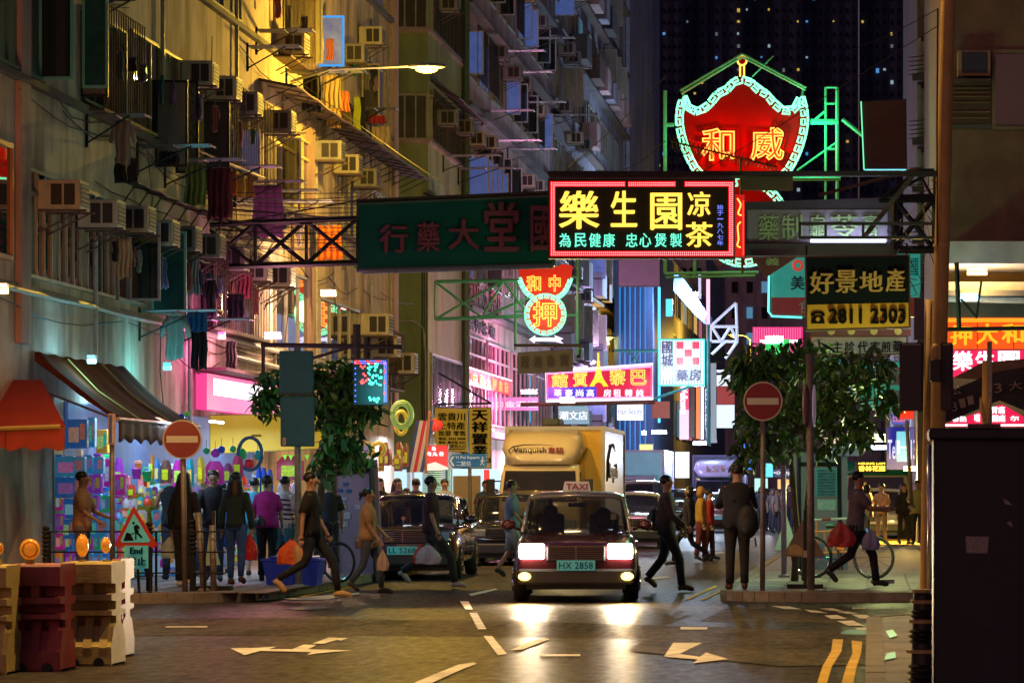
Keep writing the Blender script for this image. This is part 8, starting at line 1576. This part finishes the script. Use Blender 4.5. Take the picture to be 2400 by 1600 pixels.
def tree(label, stems, blobs, Y0, n_obj, n_stuff, Ls, base):
    t = thing('street_tree', label, 'tree', base); 
    for st, r in stems: part(MB().tube([P(*p) for p in st], r, 8), 'trunk', barkm, t, True)
    mb = MB(); lim = []
    for (px, py, Y, rx, ry, n) in blobs:
        a = P(*stems[rnd.randrange(len(stems))][0][-1]); b = P(px, py, Y); mb.tube([a, a.lerp(b,.5)+Vector((0,0,.1)), b], [.03,.02,.01], 5)
        for k in range(4): c = b+Vector((rnd.uniform(-1,1)*rx*Y/F, rnd.uniform(-.5,.5), rnd.uniform(-1,1)*ry*Y/F)); mb.tube([b, b.lerp(c,.5)+Vector((0,0,.06)), c], [.012,.008,.004], 4)
    part(mb, 'branches', barkm, t, kind='stuff')
    ms = [leafmesh(L, L*rnd.uniform(.15,.21), leafm[k % 3], k).mesh('leaf', leafm[k % 3], True) for k, L in enumerate(Ls*3)]
    big = [MB(), MB(), MB()]; tot = sum(b[5] for b in blobs); cnt = 0; N = n_obj+n_stuff
    for (px, py, Y, rx, ry, n) in blobs:
        for i in range(int(N*n/tot)):
            while True:
                u, v, w_ = rnd.uniform(-1,1), rnd.uniform(-1,1), rnd.uniform(-1,1)
                if u*u+v*v+w_*w_ < 1: break
            p = P(px+u*rx, py+v*ry, Y)+Vector((0, w_*.8*rx*Y/F, 0)); k = rnd.randrange(len(ms)); out = Vector((u, w_, 0))
            M = Matrix.Translation(p) @ Matrix.Rotation(rnd.uniform(0,6.28), 4, 'Z') @ Matrix.Rotation(rnd.gauss(.55,.8), 4, 'X') @ Matrix.Rotation(rnd.gauss(0,.6), 4, 'Y') @ Matrix.Diagonal((1,1,1,1))*1
            s = rnd.uniform(.7,1.25)
            if cnt < n_obj and w_ < 0 and rnd.random() < .8:
                o = bpy.data.objects.new('leaf', ms[k]); link(o, t); o.matrix_basis = M @ Matrix.Diagonal((s,s,s,1)); cnt += 1
            else:
                me = ms[k]; g = big[k % 3]; MM = M @ Matrix.Diagonal((s,s,s,1)); g.add([MM @ v_.co for v_ in me.vertices], [tuple(f.vertices) for f in me.polygons])
    for k in range(3): part(big[k], 'foliage', leafm[k], t, True, kind='stuff')
    return t
tree('leafy street tree behind the right-hand no entry sign', [([(1862,1365,52.5),(1868,1250,52.5),(1858,1120,52.5),(1850,1020,52.5)], [.06,.05,.045,.03]), ([(1885,1360,52.7),(1888,1220,52.7),(1900,1090,52.7),(1880,1000,52.7)], [.045,.04,.035,.025])],
     [(1780,850,52.5,85,50,3),(1880,840,52.8,90,50,3.2),(1990,880,52.4,85,62,3.2),(2055,850,52.0,38,45,1),(1745,880,52.6,50,45,1.3),(1860,940,52.5,120,55,4),(1990,960,52.2,70,50,2.2),(1780,985,52.2,65,55,1.8),(2080,930,52.0,25,40,.8),(1760,1050,52,40,50,1.0),(1830,1040,52.4,60,40,1.2),(1960,1020,52.1,55,40,1.2),(1735,1085,52,18,30,.3),(2020,1010,52,45,35,.8),(1935,1050,52.2,30,30,.5)],
     52.5, 295, 2100, [.15,.19,.23], P(1870,1365,52.5))
tree('dark street tree behind the two slate sign backs', [([(742,1368,53.5),(748,1200,53.5),(760,1080,53.5),(770,980,53.5)], [.07,.06,.05,.03])],
     [(640,910,53,50,50,1.8),(700,890,53.2,50,50,1.5),(790,880,53.5,70,45,2.5),(840,900,53.3,50,50,1.6),(760,950,53.5,75,50,2.5),(850,960,53,50,40,1.7),(800,1030,53,55,55,2),(620,945,53,35,35,.8),(835,1070,53,45,35,1.1),(765,1085,53,40,40,.8)],
     53.5, 280, 1700, [.14,.18,.22], P(742,1368,53.5))
# lime lit leaves at the right edge of the right tree are the same leaves, lit by the pale lamp added low under the crown
# ================================================================ street lamps (sodium)
lampglow = glow('sodium_lamp_glass', (1,.62,.07), 9)
def street_lamp(name, label, head, pole_x, energy, pole=True, cone=None):
    hx, hy, hz = head; t = thing(name, label, 'street lamp', (pole_x, hy, 0))
    if pole: part(MB().tube([(pole_x, hy, 0), (pole_x, hy, hz*.9), (pole_x, hy, hz-.2)], [.1,.07,.06], 8), 'pole', steel, t)
    part(MB().tube([(pole_x, hy, hz-.25), (pole_x+(hx-pole_x)*.3, hy, hz), (hx, hy, hz+.08)], .03, 6), 'arm', steel, t)
    mb = MB(); mb.ell((hx, hy, hz+.07), (.42,.15,.07), 12, 6); part(mb, 'lamp_housing', steel, t, True)
    mb = MB(); mb.ell((hx, hy, hz), (.23,.11,.075), 14, 8); part(mb, 'lamp_glass', lampglow, t, True)
    if cone: l = lamp('lamp_light', 'SPOT', (hx, hy, hz-.22), energy, (1,.60,.19), .12, t, (0,0,0), R(cone), blend=.5)
    else: l = lamp('lamp_light', 'POINT', (hx, hy, hz-.22), energy, sodium, .12, t)
    return t
street_lamp('street_lamp', 'glowing yellow street lamp on a thin arm from the beige tenement', (XP(1000,70), 70, ZP(163,70)), XL+.1, 1800, pole=False)
street_lamp('street_lamp', 'street lamp over the junction beside the plastic barriers', (-7.2, 29.2, 9), -15, 2600, cone=104)
street_lamp('street_lamp', 'street lamp on the left beyond the crossing', (-6.5, 42, 10.5), -15, 1500, cone=100)
street_lamp('street_lamp', 'street lamp over the near right pavement', (-1.2, 32, 10.5), 3, 2200, cone=104)
street_lamp('street_lamp', 'street lamp glowing in front of the far steel frame', (XP(1722,190), 190, ZP(787,190)), XP(1760,190), 1500)
street_lamp('street_lamp', 'small warm lamp beyond the pawn shop neon arrow', (XP(1422,150), 150, ZP(793,150)), XL+.5, 700, pole=False)
# ---- lamps of shops and signs down the street, and added fill lamps
def shop_or_fill(label, px, py, Y, e, c, w_=.5):
    t = thing('shop_or_fill_lamp', label, 'lamp', P(px, py, Y)); part(MB().bar(P(px,py,Y)-Vector((w_/2,0,0)), P(px,py,Y)+Vector((w_/2,0,0)), .04, 6), 'tube', glow('far_tube_%.1f_%.1f' % (c[0], c[2]), c, 6), t); part(MB().box(P(px,py,Y).x-w_/2, P(px,py,Y).x+w_/2, Y-.06, Y+.06, P(px,py,Y).z+.05, P(px,py,Y).z+.09), 'reflector', wht, t)
    lamp('lamp_light', 'POINT', P(px,py,Y)-Vector((0,.1,.15)), e, c, .3, t); return t
shop_or_fill('left of two white lamps under the far corrugated canopy', 1510, 1016, 112, 700, (.75,.88,1), .14); shop_or_fill('right of two white lamps under the far corrugated canopy', 1545, 1014, 114, 500, (.75,.88,1))
shop_or_fill('white tube over the far shops behind the dark blue box truck', 1640, 1040, 128, 900, (.7,.85,1)); shop_or_fill('pink shop tube beside the guesthouse sign', 1240, 920, 108, 1600, (1,.35,.65)); shop_or_fill('added blue white fill lamp high beside the pharmacy sign', 1630, 690, 150, 4500, (.5,.7,1))  # the blue white lamp is added to light the ribbed tower
shop_or_fill('white tube over the distant crowd', 1800, 1060, 150, 900, (.8,.85,1)); shop_or_fill('yellow tube over the right pavement shops', 2140, 1100, 92, 1800, (1,.65,.15)); shop_or_fill('cool tube near the minibus stop', 2060, 1050, 108, 500, (.6,.75,1)); shop_or_fill('added violet fill lamp between pink tenement and ribbed tower', 1380, 850, 140, 2200, (.7,.5,1))  # the violet lamp is added too, for the front of the ribbed tower
shop_or_fill('added peach fill lamp on the beige tenement near the lattice bracket', 770, 690, 68.5, 420, (1,.60,.34), .3); shop_or_fill('added pink fill lamp on the beige tenement above the bracket pole', 640, 790, 62.0, 160, (1,.35,.5), .3)  # both added as fill on the beige tenement wall
shop_or_fill('warm tube under the right corner canopy', 2290, 640, 60.2, 130, (1,.6,.12), .35); shop_or_fill('cold tube under the lower right corner canopy', 2270, 700, 59.6, 60, (.4,.75,1), .4)
shop_or_fill('cyan tube under the brown awning', 200, 900, 52.2, 45, (.3,.85,1), .6)
shop_or_fill('warm lamp at the left frame edge above the pipe', -10, 682, 42, 380, (1,.40,.12), .3)
shop_or_fill('added cyan lamp for the glint along the top rail of the brown awning', 215, 846, 50.2, 28, (.25,.8,1), .12); shop_or_fill('added green fill lamp over the right tree crown', 1815, 800, 56.5, 170, (.2,1,.4), .3); shop_or_fill('added pale fill lamp low under the right tree', 2060, 1030, 53.6, 200, (.9,1,.4), .2)  # all added: cyan for the rail's glint, green and pale to light the tree
shop_or_fill('added warm fill lamp over the front of the box truck', 1330, 940, 70, 260, (1,.72,.32), .3)  # added to brighten the truck front
shop_or_fill('added teal fill lamp on the wall beneath the grey t-shirt', 392, 862, 55.5, 30, (.05,.75,.8), .12); shop_or_fill('added magenta fill lamp over the dark socks', 520, 790, 60, 60, (1,.12,.5), .12)  # added lamps that tint the lower wall teal and magenta
bpy.data.scenes.remove(TS)
